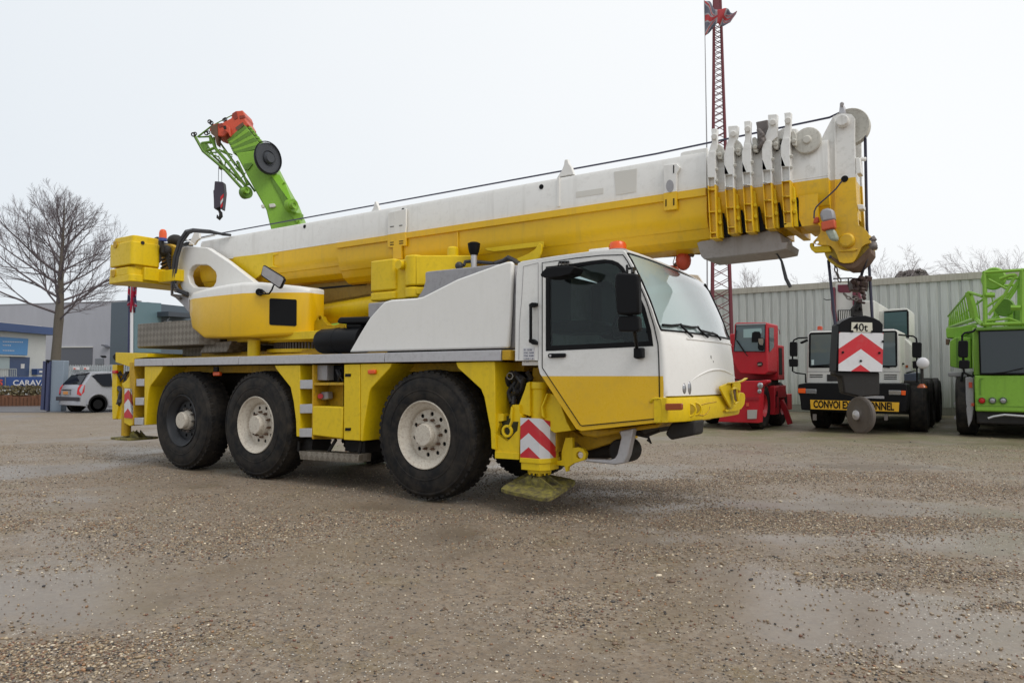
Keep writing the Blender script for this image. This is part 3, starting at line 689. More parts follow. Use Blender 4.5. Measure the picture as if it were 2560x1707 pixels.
# ================================================================== boom
def section(hw, zt, zl0, zl1, zb, led=.03):        # half outline from the top centre to the bottom centre
    return [(0,zt+.004),(-hw*.55,zt),(-hw+.07,zt),(-hw+.02,zt-.02),(-hw,zt-.07),(-hw,zl0),(-hw-led,zl0-.004),(-hw-led,zl1),(-hw,zl1-.006),
            (-hw,zb+.34),(-hw+.012,zb+.27),(-hw+.045,zb+.20),(-hw+.06,zb+.19),(-hw+.11,zb+.10),(-hw+.20,zb+.035),(0,zb)]
def beam(mb, x0, x1, sec):
    full = sec + [(-y, z) for y, z in reversed(sec[1:-1])]; n = len(full)
    vs = [Vector((x, y, z)) for x in (x0, x1) for y, z in full]
    mb.add(vs, [(i, (i+1) % n, (i+1) % n + n, i+n) for i in range(n)] + [tuple(reversed(range(n))), tuple(range(n, 2*n))]); return mb
def led_z(): return 3.32, 3.235
bo = MB(); s0 = section(.40, 3.715, 3.32, 3.24, 2.72)
beam(bo, -5.75, -2.37, section(.40, 3.715, 3.335, 3.325, 2.80, .006)); beam(bo, -2.37, 3.03, s0)
boom = P('boom_base_section', bo, m_boom, smooth=25)
bd = MB()
# cross bands and brackets on the base section
bd.prism(trY(B, [(820,-110),(1000,-150),(1000,10),(990,100),(1000,130),(1000,215),(955,215),(955,345),(870,345),(870,232),(818,230),(812,100),(822,95)], -.437), (0,.03,0))
bd.prism(trY(G, [(70,680),(200,660),(235,700),(200,760),(200,930),(205,1110),(75,1125),(70,960),(85,930)], -.445), (0,.04,0))
bd.prism(trY(B, [(1497,75),(1508,75),(1508,380),(1499,380)], -.42), (0,.02,0))
bd.build('boom_bracket', m_boom, boom, bevel=.006, split=True)
sl = MB()
for pts in ([(843,178),(877,175),(877,183),(843,186)], [(843,200),(877,197),(877,205),(843,208)], [(931,166),(971,162),(971,170),(931,174)], [(931,188),(971,184),(971,192),(931,196)], [(843,24),(880,20),(880,27),(843,31)], [(932,12),(962,9),(962,16),(932,19)]):
    sl.prism(trY(B, pts, -.441), (0,.008,0))
for pts in ([(167,680),(177,679),(177,756),(167,758)], [(92,1015),(102,1013),(102,1080),(92,1082)], [(168,1005),(179,1003),(179,1070),(168,1072)]): sl.prism(trY(G, pts, -.449), (0,.008,0))
for v, u, w in ((A,2042,260),): sl.lathe([(.028,0),(.028,.012)], PY(v(u,w), -.405), (0,1,0), 14)
sl.lathe([(.03,0),(.03,.012)], PY((1353,467), -.405), (0,1,0), 14); sl.lathe([(.026,0),(.026,.012)], PY((1007,525), -.405), (0,1,0), 14)
sl.build('boom_slot', m_blk, boom, split=True)
el = MB(); el.prism([PY(G(135+36*math.cos(-k*math.pi/10), 882+60*math.sin(-k*math.pi/10)), -.452) for k in range(20)], (0,.012,0)); el.build('grey_access_cover', m_galv, boom)
fi = MB()
fi.prism(trY(Cc, [(110,345),(240,290),(300,250),(345,190),(370,200),(365,270),(340,335),(200,385),(110,375)], -.46), (0,.03,0))
fi.prism(trY(B, [(1770,245),(1790,222),(1850,200),(2350,140),(2350,150),(2352,232),(2310,222),(1860,272),(1800,262)], -.385), (0,.01,0))
fi.prism(trY(A, [(1345,560),(1700,520),(1730,518),(1785,528),(1735,545),(1732,640),(1780,660),(1700,660),(1540,790),(1345,640)], -.415), (0,.03,0))
fi.build('guide_horn', m_yel, boom, bevel=.005, split=True)
lg = MB()
for (px, py, s) in ((1415,420,1.0), (938,517,.75), (1385,470,.0)):
    if s: c = PY((px,py), -.36); lg.prism([c+Vector((x*s,0,z*s)) for x, z in ((-.12,-.09),(.10,-.09),(.07,.0),(.035,.05),(.02,.10),(-.02,.10),(-.03,.04),(-.06,-.02))], (0,.05,0))
lg.prism(trY(G, [(235,600),(240,560),(270,545),(500,505),(500,550)], -.34), (0,.05,0))
lg.build('lifting_lug', m_whi, boom, bevel=.008, split=True)
sm = MB(); sm.prism([Vector((1.28,-.412,z)) for z in (3.36,3.70)]+[Vector((1.31,-.412,z)) for z in (3.70,3.36)], (0,.02,0)); sm.build('weld_strip', m_whi, boom)
m_fade = flat('faded_sticker_ghost', (.63,.61,.56), .5)
gh = MB(); gh.prism(trY((lambda u, v: (u, v)), [(1535,430),(1592,422),(1590,480),(1540,488)], -.404), (0,.004,0)); gh.prism(trY((lambda u, v: (u, v)), [(1440,480),(1508,470),(1508,484),(1440,494)], -.404), (0,.004,0))
gh.build('faded_sticker_patch', m_fade, boom, split=True)
# telescoped sections and their collars
cdat = [  # left/right edge at the top cell and at the bottom, cell rows, collar top v, lug (u0,u1,v0), bottom v
    ((503,583),(530,603),[(800,910),(925,1130),(1140,1335),(1348,1390)],(540,600,318),1400,600),
    ((668,762),(705,785),[(772,885),(897,1090),(1100,1282),(1294,1345)],(705,805,290),1352,560),
    ((844,932),(880,957),[(752,865),(877,1055),(1066,1216),(1230,1330)],(862,930,243),1338,530),
    ((1040,1132),(1075,1158),[(728,845),(858,1016),(1030,1178),(1190,1296)],(1095,1190,178),1304,500),
    ((1224,1314),(1256,1335),[(695,830),(842,980),(992,1130),(1142,1244)],(1256,1326,160),1290,470)]
xprev = 3.0
for i, (t_, b_, cells, lug, vb, vt) in enumerate(cdat):
    v0 = cells[0][0]; 
    def ed_(side, v): a = t_[side]; b = b_[side]; return a + (b-a)*(max(0, v-v0)/(vb-v0))**1.4
    yy = -.475+.008*i
    outer = [(ed_(0,vb),vb),(ed_(1,vb),vb-6)]
    for v in (vb-100, vb-220, vb-350, v0+60): outer.append((ed_(1,v),v))
    outer += [(ed_(1,v0)-2, vt-60+0),(t_[0]+18, vt-55),(t_[0]-3, vt+20)]
    for v in (v0+60, vb-350, vb-220, vb-100): outer.append((ed_(0,v),v))
    holes = []
    for (c0, c1) in cells:
        holes.append(trY(G, [(ed_(0,c0)+8,c0),(ed_(1,c0)-14,c0-3),(ed_(1,c1)-14,c1-3),(ed_(0,c1)+8,c1)], yy))
    cm = MB(); O3 = trY(G, outer, yy); cm.plate(O3, holes, (0,.045,0))
    cm.prism([p+Vector((0,.045,0)) for p in O3], (0,.86-.02*i,0))
    col = cm.build('boom_collar', m_boom if i < 1 else m_head, crane, bevel=.004)
    # lug standing on the collar
    u0, u1, w0 = lug; lm = MB(); k0 = t_[0]
    tp = vt-60
    lm.prism(trY(G, [(u0,w0+6),(u1-8,w0-2),(u1,w0+10),(u1-4,w0+95),(u0+62,tp-30) if i != 3 else (u0+95,tp-40),(ed_(1,v0),tp+8),(k0+12,tp+12),(k0+28,tp-50),(u0+8,w0+130)], yy+.03), (0,.05,0))
    lm.tube([PY(G((u0+u1)/2,w0+80),yy-.01), PY(G((u0+u1)/2,w0+80),yy+.06)], .03, 12); lm.build('rope_guide_lug', m_whi, col, bevel=.006)
    xr = t_[1]; ck = MB()
    ck.prism(trY(G, [(xr+8,vt-120),(xr+40,vt-130),(xr+62,vt-90),(xr+70,vt-40),(xr+62,vt+10),(xr+10,vt-5)], yy+.05), (0,.10,0))
    ck.prism(trY(G, [(xr+12,vt-60+20),(xr+60,vt-60+30),(xr+62,vt+22),(xr+20,vt+15)], yy+.02), (0,.05,0)); ck.tube([PY(G(xr+40,vt-30),yy), PY(G(xr+40,vt-30),yy+.05)], .022, 8)
    ck.tube([PY(G(xr+12,vt+120),yy+.0), PY(G(xr+12,vt+120),yy+.05)], .018, 8); ck.tube([PY(G(xr+12,vt+230),yy+.0), PY(G(xr+12,vt+230),yy+.05)], .018, 8)
    ck.build('clamp_block', m_offw, col, bevel=.008, split=True)
    gk = MB(); gk.prism(trY(G, [(xr+55,vt-60),(xr+82,vt-50),(xr+72,vt+30),(xr+35,vt+45),(xr+58,vt+0)], yy+.09), (0,.3,0)); gk.build('pulley_block', m_dark, col, bevel=.01)
    sv = cells[1][0]+60-6*i; wr = MB()
    wr.prism(trY(G, [(xr+16,sv),(xr+40,sv+18),(xr+50,sv+130),(xr+72,vb-12),(xr+38,vb-12),(xr+20,sv+150)], yy+.06), (0,.05,0))
    for q in (.35,.62): wr.tube([PY(G(xr+30+25*q,sv+(vb-sv)*q),yy+.03), PY(G(xr+30+25*q,sv+(vb-sv)*q),yy+.08)], .02, 6)
    wr.build('wear_plate', m_yel, col, bevel=.003, split=True)
    g2 = MB(); g2.prism(trY(G, [(xr+28,sv-12),(xr+56,sv-5),(xr+78,sv+120),(xr+100,vb-160),(xr+138,vb-25),(xr+70,vb-5),(xr+48,sv+160)], yy+.115), (0,.02,0)); g2.build('grease_smear', m_blk, col)
    xa = PY(G(t_[0],900), yy).x; xb = (PY(G(cdat[i+1][0][0],900), -.46).x if i < 4 else 4.12)
    q = .012*(i+1); beam(MB(), xa, xb+.05, section(.395-q, 3.665-.006*i, 3.29, 3.285, 2.80+.004*i, .003)).build('telescopic_section', m_head, crane, smooth=25)
# loose bundled item between collars
tb = MB()
for k in range(12): tb.tube([PY(G(1000+k*6,330+k*8),-.42), PY(G(1040+10*math.sin(k),370+10*k),-.45), PY(G(1030-k*2,430+8*k),-.42)], .022, 6)
tb.prism(trY(G, [(975,255),(1050,240),(1095,230),(1098,430),(1050,440),(1010,560),(990,420),(985,300)], -.36), (0,.10,0))
P('cable_reel_bracket', tb, m_steel, bevel=.01)
ty = MB(); ty.prism(trY(G, [(1130,380),(1250,310),(1385,320),(1388,380),(1330,400),(1200,430),(1140,420)], -.35), (0,.5,0)); P('roller_mount', ty, m_whi, bevel=.01)
rl = MB(); rc = PY(G(1492,448), -.33)
rl.lathe([(.085,0),(.115,0),(.125,-.01),(.125,-.05),(.105,-.055),(.04,-.055),(.035,-.075),(0,-.075)], rc, (0,1,0), 24); rl.prism(trY(G, [(1335,440),(1400,400),(1500,360),(1560,380),(1600,430),(1560,510),(1480,540),(1400,520),(1380,480)], -.325), (0,.08,0))
P('guide_pulley', rl, m_offw, bevel=.006)
P('grease_smear', MB().prism(trY(G, [(1320,415),(1400,400),(1415,420),(1380,440),(1330,440)], -.34), (0,.03,0)), m_blk)
# head
hd = MB()
ho_ = [(1590,500),(1640,380),(1735,200),(1790,180),(1830,172),(1915,180),(1945,215),(1945,400),(1950,730),(1965,1000),(1980,1240)]
lo_ = [(1150,30),(1200,50),(1250,85),(1300,130),(1335,180),(1372,250),(1385,300),(1380,370),(1290,395),(1210,450),(1165,540),(1130,620),(1085,690),(1040,750),(950,765),(855,768),(770,740),(735,650),(705,570),(660,490),(600,435),(520,412),(430,415),(330,400),(262,375),(258,350),(330,270),(400,170),(395,80)]
YH = -.22
outl = [PY(G(*p),YH) for p in ho_] + [PY(H3(*p),YH) for p in lo_] + [PY(G(*p),YH) for p in ((1600,1250),(1590,900))]
hole1 = [PY(H3(325+42*math.cos(-k*math.pi/8), 357+36*math.sin(-k*math.pi/8)), YH) for k in range(16)]
hd.plate(outl, [hole1], (0,.05,0)); o2 = Vector((0,.40,0)); hd.plate([p+o2 for p in outl], [[p+o2 for p in hole1]], (0,.05,0))
hd.prism(trY(G, [(1740,215),(1760,230),(1765,760),(1755,1200),(1745,1200),(1755,700)], YH-.012), (0,.014,0))
hd.prism(trY(G, [(1765,700),(1935,690),(1938,720),(1765,745)], -.19), (0,.3,0)); hd.prism(trY(G, [(1400,560),(1580,540),(1590,1260),(1430,1280),(1400,1200)], -.33), (0,.6,0))
hd.prism(trY(G, [(1900,560),(1935,560),(1960,1180),(1930,1180)], -.18), (0,.34,0))
head = P('boom_head', hd, m_head, bevel=.006)
sg = MB(); 
for (u, v, r, mt) in ((610,560,.125,0), (1290,500,.155,0)): pass
sc_ = PY(H3(925,440), -.16)
m_gy = paint('greasy_yellow', (.48,.33,.02), dirt=.8, dcol=(.04,.07,.03), rough=.4)
for yy in (-.13,-.03,.07): sg.lathe([(.05,-.035),(.18,-.035),(.205,-.03),(.205,-.022),(.17,-.006),(.17,.006),(.205,.022),(.205,.03),(.18,.035),(.05,.035)], (sc_.x, yy, sc_.z+.0), (0,1,0), 40, closed=True)
sg.build('lower_sheave', m_gy, head, split=True)
gd = MB(); gd.prism([PY(H3(*p),-.20) for p in ((190,380),(255,365),(258,425),(275,440),(560,412),(620,540),(280,560),(215,500),(188,440))], (0,.06,0)); gd.build('rope_anchor_lug', m_yel, head, bevel=.008)
b1 = MB().prism([PY(H3(*p),-.20) for p in ((590,620),(720,690),(765,740),(850,768),(1040,750),(1100,715),(1180,640),(1380,430),(1385,560),(1300,690),(1150,830),(1080,872),(930,880),(850,840),(700,760),(610,680))], (0,.34,0)); b1.build('sheave_guard', m_rust, head, bevel=.01)
pn = MB(); c = PY(H3(910,320), YH-.03); pn.lathe([(0,-.02),(.055,-.02),(.07,.0),(.07,.04)], c, (0,1,0), 20); pn.prism([PY(H3(*p),YH-.02) for p in ((760,520),(1085,480),(1130,500),(1060,530),(760,545))], (0,.03,0))
c = PY(G(1828,245), YH-.05); pn.lathe([(0,-.03),(.05,-.03),(.055,.0),(.055,.06)], c, (0,1,0), 20); pn.build('sheave_pin', m_head, head, bevel=.004, split=True)
tsx = PY(G(1905,328), -.05)
ts = MB().lathe([(0,-.03),(.145,-.03),(.172,-.045),(.178,-.04),(.160,-.01),(.160,.01),(.178,.04),(.172,.045),(.145,.03),(0,.03)], (tsx.x,-.08,tsx.z+.005), (0,1,0), 40); ts.build('top_sheave', m_offw, head)
lgm = MB(); lgm.prism(trY(G, [(1792,175),(1800,85),(1820,62),(1838,85),(1858,170)], -.2), (0,.12,0)); lgm.tube([PY(G(1822,80),-.23), PY(G(1822,80),-.05)], .02, 10); lgm.build('top_lug', m_alu, head, bevel=.006, split=True)
lgm = MB(); lgm.prism(trY(G, [(1955,600),(2000,610),(2010,755),(1965,765)], -.2), (0,.14,0)); lgm.tube([PY(G(2000,620),-.1), PY(G(2060,620),-.1)], .02, 8); lgm.prism(trY(G, [(1968,1060),(2035,1065),(2035,1105),(1980,1115)], -.2), (0,.12,0)); lgm.build('rope_guard', m_whi, head, bevel=.006, split=True)
hl = MB(); c = PY(G(1848,812), YH-.006); hl.lathe([(0,0),(.03,0),(.032,.004)], c, (0,1,0), 16); hl.build('pin_hole', m_blk, head)
P('thin_cable', MB().tube([PY(G(*p), -.425) for p in ((1825,830),(1760,915),(1690,980),(1620,1040),(1570,1090),(1552,1130),(1548,1200))], .007, 6), m_rope)
pk = MB(); pk.prism(trY(G, [(1600,1160),(1620,1110),(1680,1095),(1735,1110),(1750,1190),(1745,1215),(1625,1235)], -.44), (0,.10,0)); P('wrapped_plastic', pk, m_galv, bevel=.02)
P('orange_band', MB().prism(trY(G, [(1615,1235),(1750,1208),(1752,1290),(1620,1318)], -.445), (0,.10,0)).prism(trY(G, [(1535,1250),(1550,1190),(1590,1180),(1600,1235)], -.38), (0,.05,0)), flat('orange_tape', (.55,.085,.03), .45), bevel=.01)
P('wrapped_plastic', MB().prism(trY(G, [(1650,1310),(1745,1298),(1780,1380),(1775,1420),(1700,1410)], -.425), (0,.08,0)), paint('dirty_clear_wrap', (.35,.38,.30), dirt=.7, dcol=(.05,.12,.07), scale=3), bevel=.02)
sh2 = MB(); sh2.tube([PY(H3(1400,270),-.3), PY(H3(1440,310),-.3), PY(H3(1395,340),-.3)], .03, 8); sh2.tube([PY(H3(1400,380),-.3), PY(H3(1450,430),-.3)], .035, 8); sh2.ball(PY(H3(1440,440),-.33), .035)
sh2.tube([PY(H3(1490+30*math.cos(t*.8),470+24*math.sin(t*.8)),-.33) for t in range(9)], .004, 5); sh2.build('rope_keeper', m_steel, head)
# aluminium tray, horn lamp, cable
P('drip_tray', MB().prism(trY(G, [(400,1440),(430,1425),(1150,1310),(1185,1325),(1215,1350),(1232,1435),(1290,1430),(1275,1500),(1130,1528),(470,1600),(440,1570)], -.30), (0,.5,0)), paint('tray_metal', (.30,.27,.25), dirt=.4, rough=.5), bevel=.008)
P('hanging_cable', MB().tube([PY(H(-120,150),-.15), PY(H(-78,193),-.15), PY(H(-45,215),-.15), PY(H(-17,260),-.15), PY(H(-6,305),-.15), PY(H(14,384),-.15), PY(H(45,442),-.15)], [.008,.008,.008,.012,.016,.018,.018], 7), m_hose)
W3 = view(1600,620,7.84)
hn = MB(); hn.ball(PY(W3(850,240),0), .085, 1, 1, 1.35); rd = hn.build('warning_horn', m_redo, crane)
MB().ball(PY(W3(850,330),-.01), .05).build('horn_rim', m_blk, rd)
hy = MB().prism(trY(W3, [(720,60),(950,40),(830,140),(780,160),(730,140)], -.06), (0,.1,0)); P('horn_bracket', hy, m_yel, bevel=.006)
P('tension_rod', MB().tube([PY(W3(460,165),0), PY(W3(690,150),0), PY(W3(920,105),0), PY(W3(1180,110),0)], .014, 6).tube([PY(W3(920,100),0), PY(W3(1050,120),0)], .035, 8).tube([PY(W3(690,150),0), PY(W3(650,290),0), PY(W3(675,400),0), PY(W3(660,460),0)], .005, 5).ball(PY(W3(708,325),0), .025), m_rust)
# ---- ropes
rw = PY(A(1230,325), -.05); rt0 = PY(G(1700,212), -.08)
P('hoist_rope', MB().tube([PY(A(870,400),-.05), rw, PY(G(0,568),-.06), rt0, PY(G(1800,165),-.08), PY(G(1900,150),-.08), PY(G(1985,190),-.08), PY(G(2040,280),-.08), PY(G(2050,420),-.08)], .0105, 7), m_rope)
# hook block frame directions (the block has turned on its rope to face the photographer)
BR = Vector((FY, -FX, 0)).normalized(); BN = Vector((-FX, -FY, 0)).normalized(); roll = math.radians(1.2)
BR2 = (BR*math.cos(roll) - Vector((0,0,1))*math.sin(roll)); BU = (Vector((0,0,1))*math.cos(roll) + BR*math.sin(roll))
DB = 6.88
def BP(u, v, out=0.): return PD(H(u,v), DB) + BN*out
rp = MB()
rp.tube([PY(G(2050,420),-.08), BP(597,0,-.05), BP(640,670,-.06)], .014, 7)
rp.tube([PY(H3(595,640),-.2), BP(330,250,-.06), BP(378,700,-.06)], .014, 7)
rp.tube([PY(H3(1305,690),-.15), BP(565,345,-.06), BP(560,385,-.06)], .014, 7)
P('hoist_rope', rp, m_rope)
# ================================================================== driving cab
YN, YF, YC, HW = -1.25, .85, -.20, 1.05
def lerp_tab(tab, z):
    for (z0, a0), (z1, a1) in zip(tab, tab[1:]):
        if z <= z1: 
            t = (z-z0)/(z1-z0); return a0+(a1-a0)*max(0, t)
    return tab[-1][1]
XS = [(1.19,2.90),(1.40,2.893),(1.60,2.885),(1.76,2.874),(1.83,2.862),(1.90,2.832),(2.03,2.79),(2.165,2.735),(2.30,2.675),(2.43,2.615),(2.52,2.565),(2.60,2.515)]
BZ = [(1.19,.165),(1.40,.165),(1.60,.15),(1.74,.12),(1.83,.075),(2.1,.075),(2.60,.06)]
def cabfront(t, z, out=0.):
    e = abs(t)**3.0; x = lerp_tab(XS, z) + lerp_tab(BZ, z)*(1-e) + out
    return Vector((x, YC+HW*t - (0 if abs(t) < .999 else 0), z - (.045*(t+1) if z > 2.5 else 0)*max(0, min(1, (z-2.5)/.1))))
def fhit(p, out=.0, bump=False):
    X = 3.0
    for _ in range(25):
        q = PX(p, X); 
        if bump: t = (q.y+.15)/1.12; X2 = 2.88+.19*(1-min(1, abs(t))**4)+out
        else: t = (q.y-YC)/HW; X2 = lerp_tab(XS, q.z)+lerp_tab(BZ, q.z)*(1-min(1, abs(t))**3)+out
        X = X*.5+X2*.5
    return PX(p, X)
side = [(1.25,1.567),(1.258,2.10),(1.268,2.45),(1.288,2.59),(1.34,2.607),(1.75,2.625),(2.18,2.634),(2.40,2.628),(2.50,2.612),(2.515,2.60)]
side += [(lerp_tab(XS, z), z) for z in (2.52,2.43,2.30,2.165,2.03,1.90,1.83,1.76,1.60,1.40,1.21)] + [(2.89,1.20),(2.885,.992),(2.80,.975),(2.03,.868),(1.98,.885),(1.56,1.43),(1.54,1.50),(1.537,1.567)]
win_o = [(408,1245),(408,420),(640,395),(860,362),(985,348),(1060,356),(1120,380),(1170,425),(1200,480),(1290,615),(1380,820),(1440,1040),(1462,1195)]
win_i = [(446,1192),(446,452),(650,428),(860,396),(985,382),(1045,388),(1100,410),(1145,455),(1175,505),(1255,640),(1345,850),(1400,1050),(1418,1148)]
door = [(375,1400),(375,380),(700,335),(950,308),(1165,303),(1205,360),(1325,590),(1400,770),(1470,1000),(1508,1180),(1516,1330),(1520,1500)]
def rev(l): return list(reversed(l))
dr = trY(Cc, door, -1.256) + trY(Ff, [(1530,655),(1520,662),(840,727),(822,720),(487,215)], -1.256)
hole_s = trY(Cc, win_o, -1.25)
cab = P('cab', MB().box((1.262,-1.22,1.567),(1.30,.82,2.575)).plate([Vector((x,-1.25,z)) for x, z in side], [hole_s], (0,.05,0)).plate([Vector((x,.80,z)) for x, z in side], [[Vector((p.x,.80,p.z)) for p in hole_s]], (0,.05,0)), m_cab, bevel=.018, seg=3, split=False)
P('cab_door', MB().plate(dr, [trY(Cc, win_o, -1.256)], (0,.012,0)), m_cab, cab, bevel=.004)
P('door_seal', MB().tube(dr+[dr[0]], .0055, 5, caps=False), m_blk, cab)
P('window_gasket', MB().plate(trY(Cc, win_o, -1.260), [trY(Cc, win_i, -1.260)], (0,.03,0)), m_blk, cab, bevel=.004)
P('side_window', MB().prism(trY(Cc, win_i, -1.248), (0,.004,0)), m_glass, cab)
P('side_window', MB().prism([Vector((p.x,.82,p.z)) for p in trY(Cc, win_o, -1.25)], (0,.004,0)), m_glassf, cab)
P('window_divider', MB().prism(trY(Cc, [(446,452),(465,450),(465,1192),(446,1192)], -1.245), (0,.02,0)), m_blk, cab)
rfr = [[Vector((x, YN+.03+(YF-YN-.06)*k/12., z+.045*math.sin(math.pi*min(1,k/12.+.06)) - .09*(k/12.)*max(0, (x-2.3)/.22))) for k in range(13)] for x, z in ((1.28,2.575),(1.34,2.605),(1.75,2.622),(2.18,2.631),(2.40,2.624),(2.48,2.61),(2.53,2.588))]
P('cab_roof', MB().grid(rfr), m_whi, cab, smooth=50)
bx = MB(); bx.box((1.31,-1.2,1.52),(2.85,.80,1.56)); P('cab_floor', bx, m_whi, cab)
bel = MB().prism([Vector((x,-1.2,z+.01)) for x, z in ((1.56,1.44),(2.0,.90),(2.87,1.0),(2.88,1.2),(2.88,1.5),(1.6,1.5))], (0,2.0,0)); P('cab_floor', bel, m_yeld, cab)
P('cab_floor', MB().prism(trY(Ff, [(790,775),(1200,745),(1560,700),(1500,745),(1180,790),(960,835),(840,815)], -.95), (0,1.6,0)), m_yeld, cab, bevel=.02)
rows = [[cabfront(-1+2*k/40., z) for k in range(41)] for z in (1.215,1.225,1.30,1.40,1.50,1.60,1.68,1.74,1.79,1.83)]
for r in (rows[0],):
    for p in r: p.x -= .02
hood = P('front_hood', MB().grid(rows), m_whi, cab, smooth=60); so = hood.modifiers.new('S', 'SOLIDIFY'); so.thickness = .02; so.offset = -1
gl_t = [-.985+ (.985+.975)*k/36. for k in range(37)]
scr = P('windscreen', MB().grid([[cabfront(t, z, .002) for t in gl_t] for z in (1.84,1.90,2.0,2.1,2.2,2.3,2.4,2.5,2.575)]), m_screen, cab, smooth=60)
seal = [cabfront(t, 1.835, .004) for t in gl_t] + [cabfront(.98, z, .004) for z in (1.9,2.1,2.3,2.5,2.57)] + [cabfront(t, 2.58, .004) for t in rev(gl_t)] + [cabfront(-.985, z, .004) for z in (2.5,2.3,2.1,1.9)]
P('windscreen_seal', MB().tube(seal+[seal[0]], .009, 6, caps=False), m_blk, cab)
P('cab_visor_edge', MB().tube([cabfront(t, 2.595, -.0) for t in [-.99+1.98*k/20. for k in range(21)]], .022, 8), m_whi, cab)
P('hood_ridge', MB().tube([cabfront(t, 1.765, .004) for t in [-.6+1.5*k/20. for k in range(21)]], .008, 6), m_whi, cab)
arc = [fhit(W2(*p), .0) for p in ((850,725),(930,660),(1030,600),(1150,540),(1260,508),(1380,500),(1480,515),(1580,560),(1660,610),(1715,665))]
P('hood_crease', MB().tube(arc, [.002,.006,.009,.011,.012,.012,.011,.009,.006,.002], 7), m_whi, cab)
lp = MB()
for (u, v, r, h) in ((705,875,.036,.055),(805,865,.036,.07)):
    c = fhit(W2(u,v), -.008); lp.ball(c, 1, .02, r, h, 16, 10)
P('hood_lamp', lp, m_lens, cab)
ch = MB(); ch.ball(fhit(W2(1235,262),.0), 1, .004, .012, .022, 8, 6); ch.ball(fhit(W2(1280,345),.0), 1, .003, .008, .012, 8, 6); P('paint_chip', ch, m_steel, cab)
dx_ = MB(); dx_.box((2.45,-1.15,1.5),(2.86,.75,1.86)); dx_.tube([(2.5,-.75,1.8),(2.3,-.75,1.95)], .03, 8)
dx_.tube([Vector((2.27,-.75,1.97))+Vector((.10*math.sin(a*.5236), .21*math.cos(a*.5236), .18*math.sin(a*.5236))) for a in range(13)], .015, 6)
P('dashboard', dx_, m_blk, cab, bevel=.02)
for y in (-.80,.35):
    s_ = MB(); s_.box((1.55,y-.25,1.85),(2.05,y+.25,1.98)); s_.box((1.42,y-.24,1.9),(1.56,y+.24,2.5)); s_.box((1.44,y-.13,2.42),(1.56,y+.13,2.56)); P('seat', s_, m_blk, cab, bevel=.04)
P('door_handle', slab(Cc, [(428,1275),(440,1268),(590,1265),(596,1275),(594,1300),(580,1306),(440,1312),(428,1300)], -1.285, .03), m_blk, cab, bevel=.006)
P('lock_barrel', MB().lathe([(0,0),(.012,0),(.012,.02)], PY(Cc(452,1290),-1.292), (0,1,0), 10), m_alu, cab)
gr = MB(); g0, g1 = PY(Cc(262,790),-1.30), PY(Cc(262,1165),-1.30)
gr.tube([g0, g1], .017, 8); gr.prism(trY(Cc, [(242,785),(270,768),(308,770),(308,800),(275,815),(242,812)], -1.31), (0,.06,0)); gr.prism(trY(Cc, [(240,1128),(275,1125),(306,1150),(306,1183),(275,1180),(240,1155)], -1.31), (0,.06,0))
P('grab_handle', gr, m_blk, cab, bevel=.006)
pl = P('weight_plate', slab(Cc, [(188,1215),(297,1212),(297,1328),(188,1330)], -1.258, .008), m_refw, cab)
m_ink = flat('blue_ink', (.03,.04,.12), .5)
pz = PY(Cc(192,1215),-1.26)
for k, tx in enumerate(('PV   33.700', 'PTAC  36.000', 'PTRA  40.000', 'L 10.30 / 1.38', 'S   29.2')):
    textmesh(tx, .024, m_ink, (pz.x+.003, -1.2595, pz.z-.028-.0305*k), (1,0,0), (0,0,1), 'weight_lettering', cab, depth=.001, wscale=.88)
P('panel_groove', MB().tube(trY(Cc, [(335,1330),(335,380),(190,415),(175,700),(150,1000),(145,1330)], -1.252), .003, 4), m_galv, cab)
mr = MB().prism(trY(Cc, [(1100,485),(1120,476),(1270,484),(1305,490),(1310,520),(1318,860),(1305,884),(1180,893),(1115,885),(1100,860),(1082,640),(1083,505)], -1.62), (0,.09,0))
P('wing_mirror', mr, m_blk, cab, bevel=.022, seg=3)
P('wing_mirror', MB().prism(trY(Cc, [(1125,905),(1300,898),(1318,915),(1322,1030),(1305,1052),(1130,1052),(1118,1030),(1112,925)], -1.60), (0,.08,0)), m_blk, cab, bevel=.02, seg=3)
ma = MB(); ma.tube([PY(Cc(1285,440),-1.30), PY(Cc(1265,440),-1.45), PY(Cc(1262,490),-1.55)], .018, 7); ma.tube([PY(Cc(1205,405),-1.52), PY(Cc(1207,480),-1.55)], .012, 6); ma.tube([PY(Cc(1205,440),-1.5), PY(Cc(1285,430),-1.4)], .012, 6)
ma.tube([PY(Cc(1240,890),-1.56), PY(Cc(1240,905),-1.56)], .03, 8); ma.tube([PY(Cc(1280,1050),-1.54), PY(Cc(1300,1210),-1.33)], .018, 7)
P('mirror_bracket', ma, m_blk, cab)
P('mirror_mount', slab(Cc, [(1265,1212),(1350,1210),(1352,1310),(1300,1322),(1265,1312)], -1.34, .08), m_blk, cab, bevel=.012)
km = MB().prism(trY(Cc, [(355,495),(372,465),(410,432),(500,418),(640,410),(680,412),(690,425),(672,455),(650,490),(560,515),(470,528),(400,528),(360,512)], -1.58), (0,.20,0))
P('kerb_mirror', km, m_blk, cab, bevel=.02, seg=3)
kb = MB(); 
for a in (540,565,600,630): kb.tube([PY(Cc(a,375),-1.27), PY(Cc(a-8,410),-1.48)], .008, 5)
kb.tube([PY(Cc(540,375),-1.27), PY(Cc(635,372),-1.27)], .012, 6); P('kerb_mirror_bracket', kb, m_blk, cab)
ww = MB()
for (a, b, c) in (((1550,990),(1735,1000),(1700,985)), ((1750,990),(1910,1025),(1900,1005)), ((1915,1040),(2060,1080),(2050,1060))):
    pass
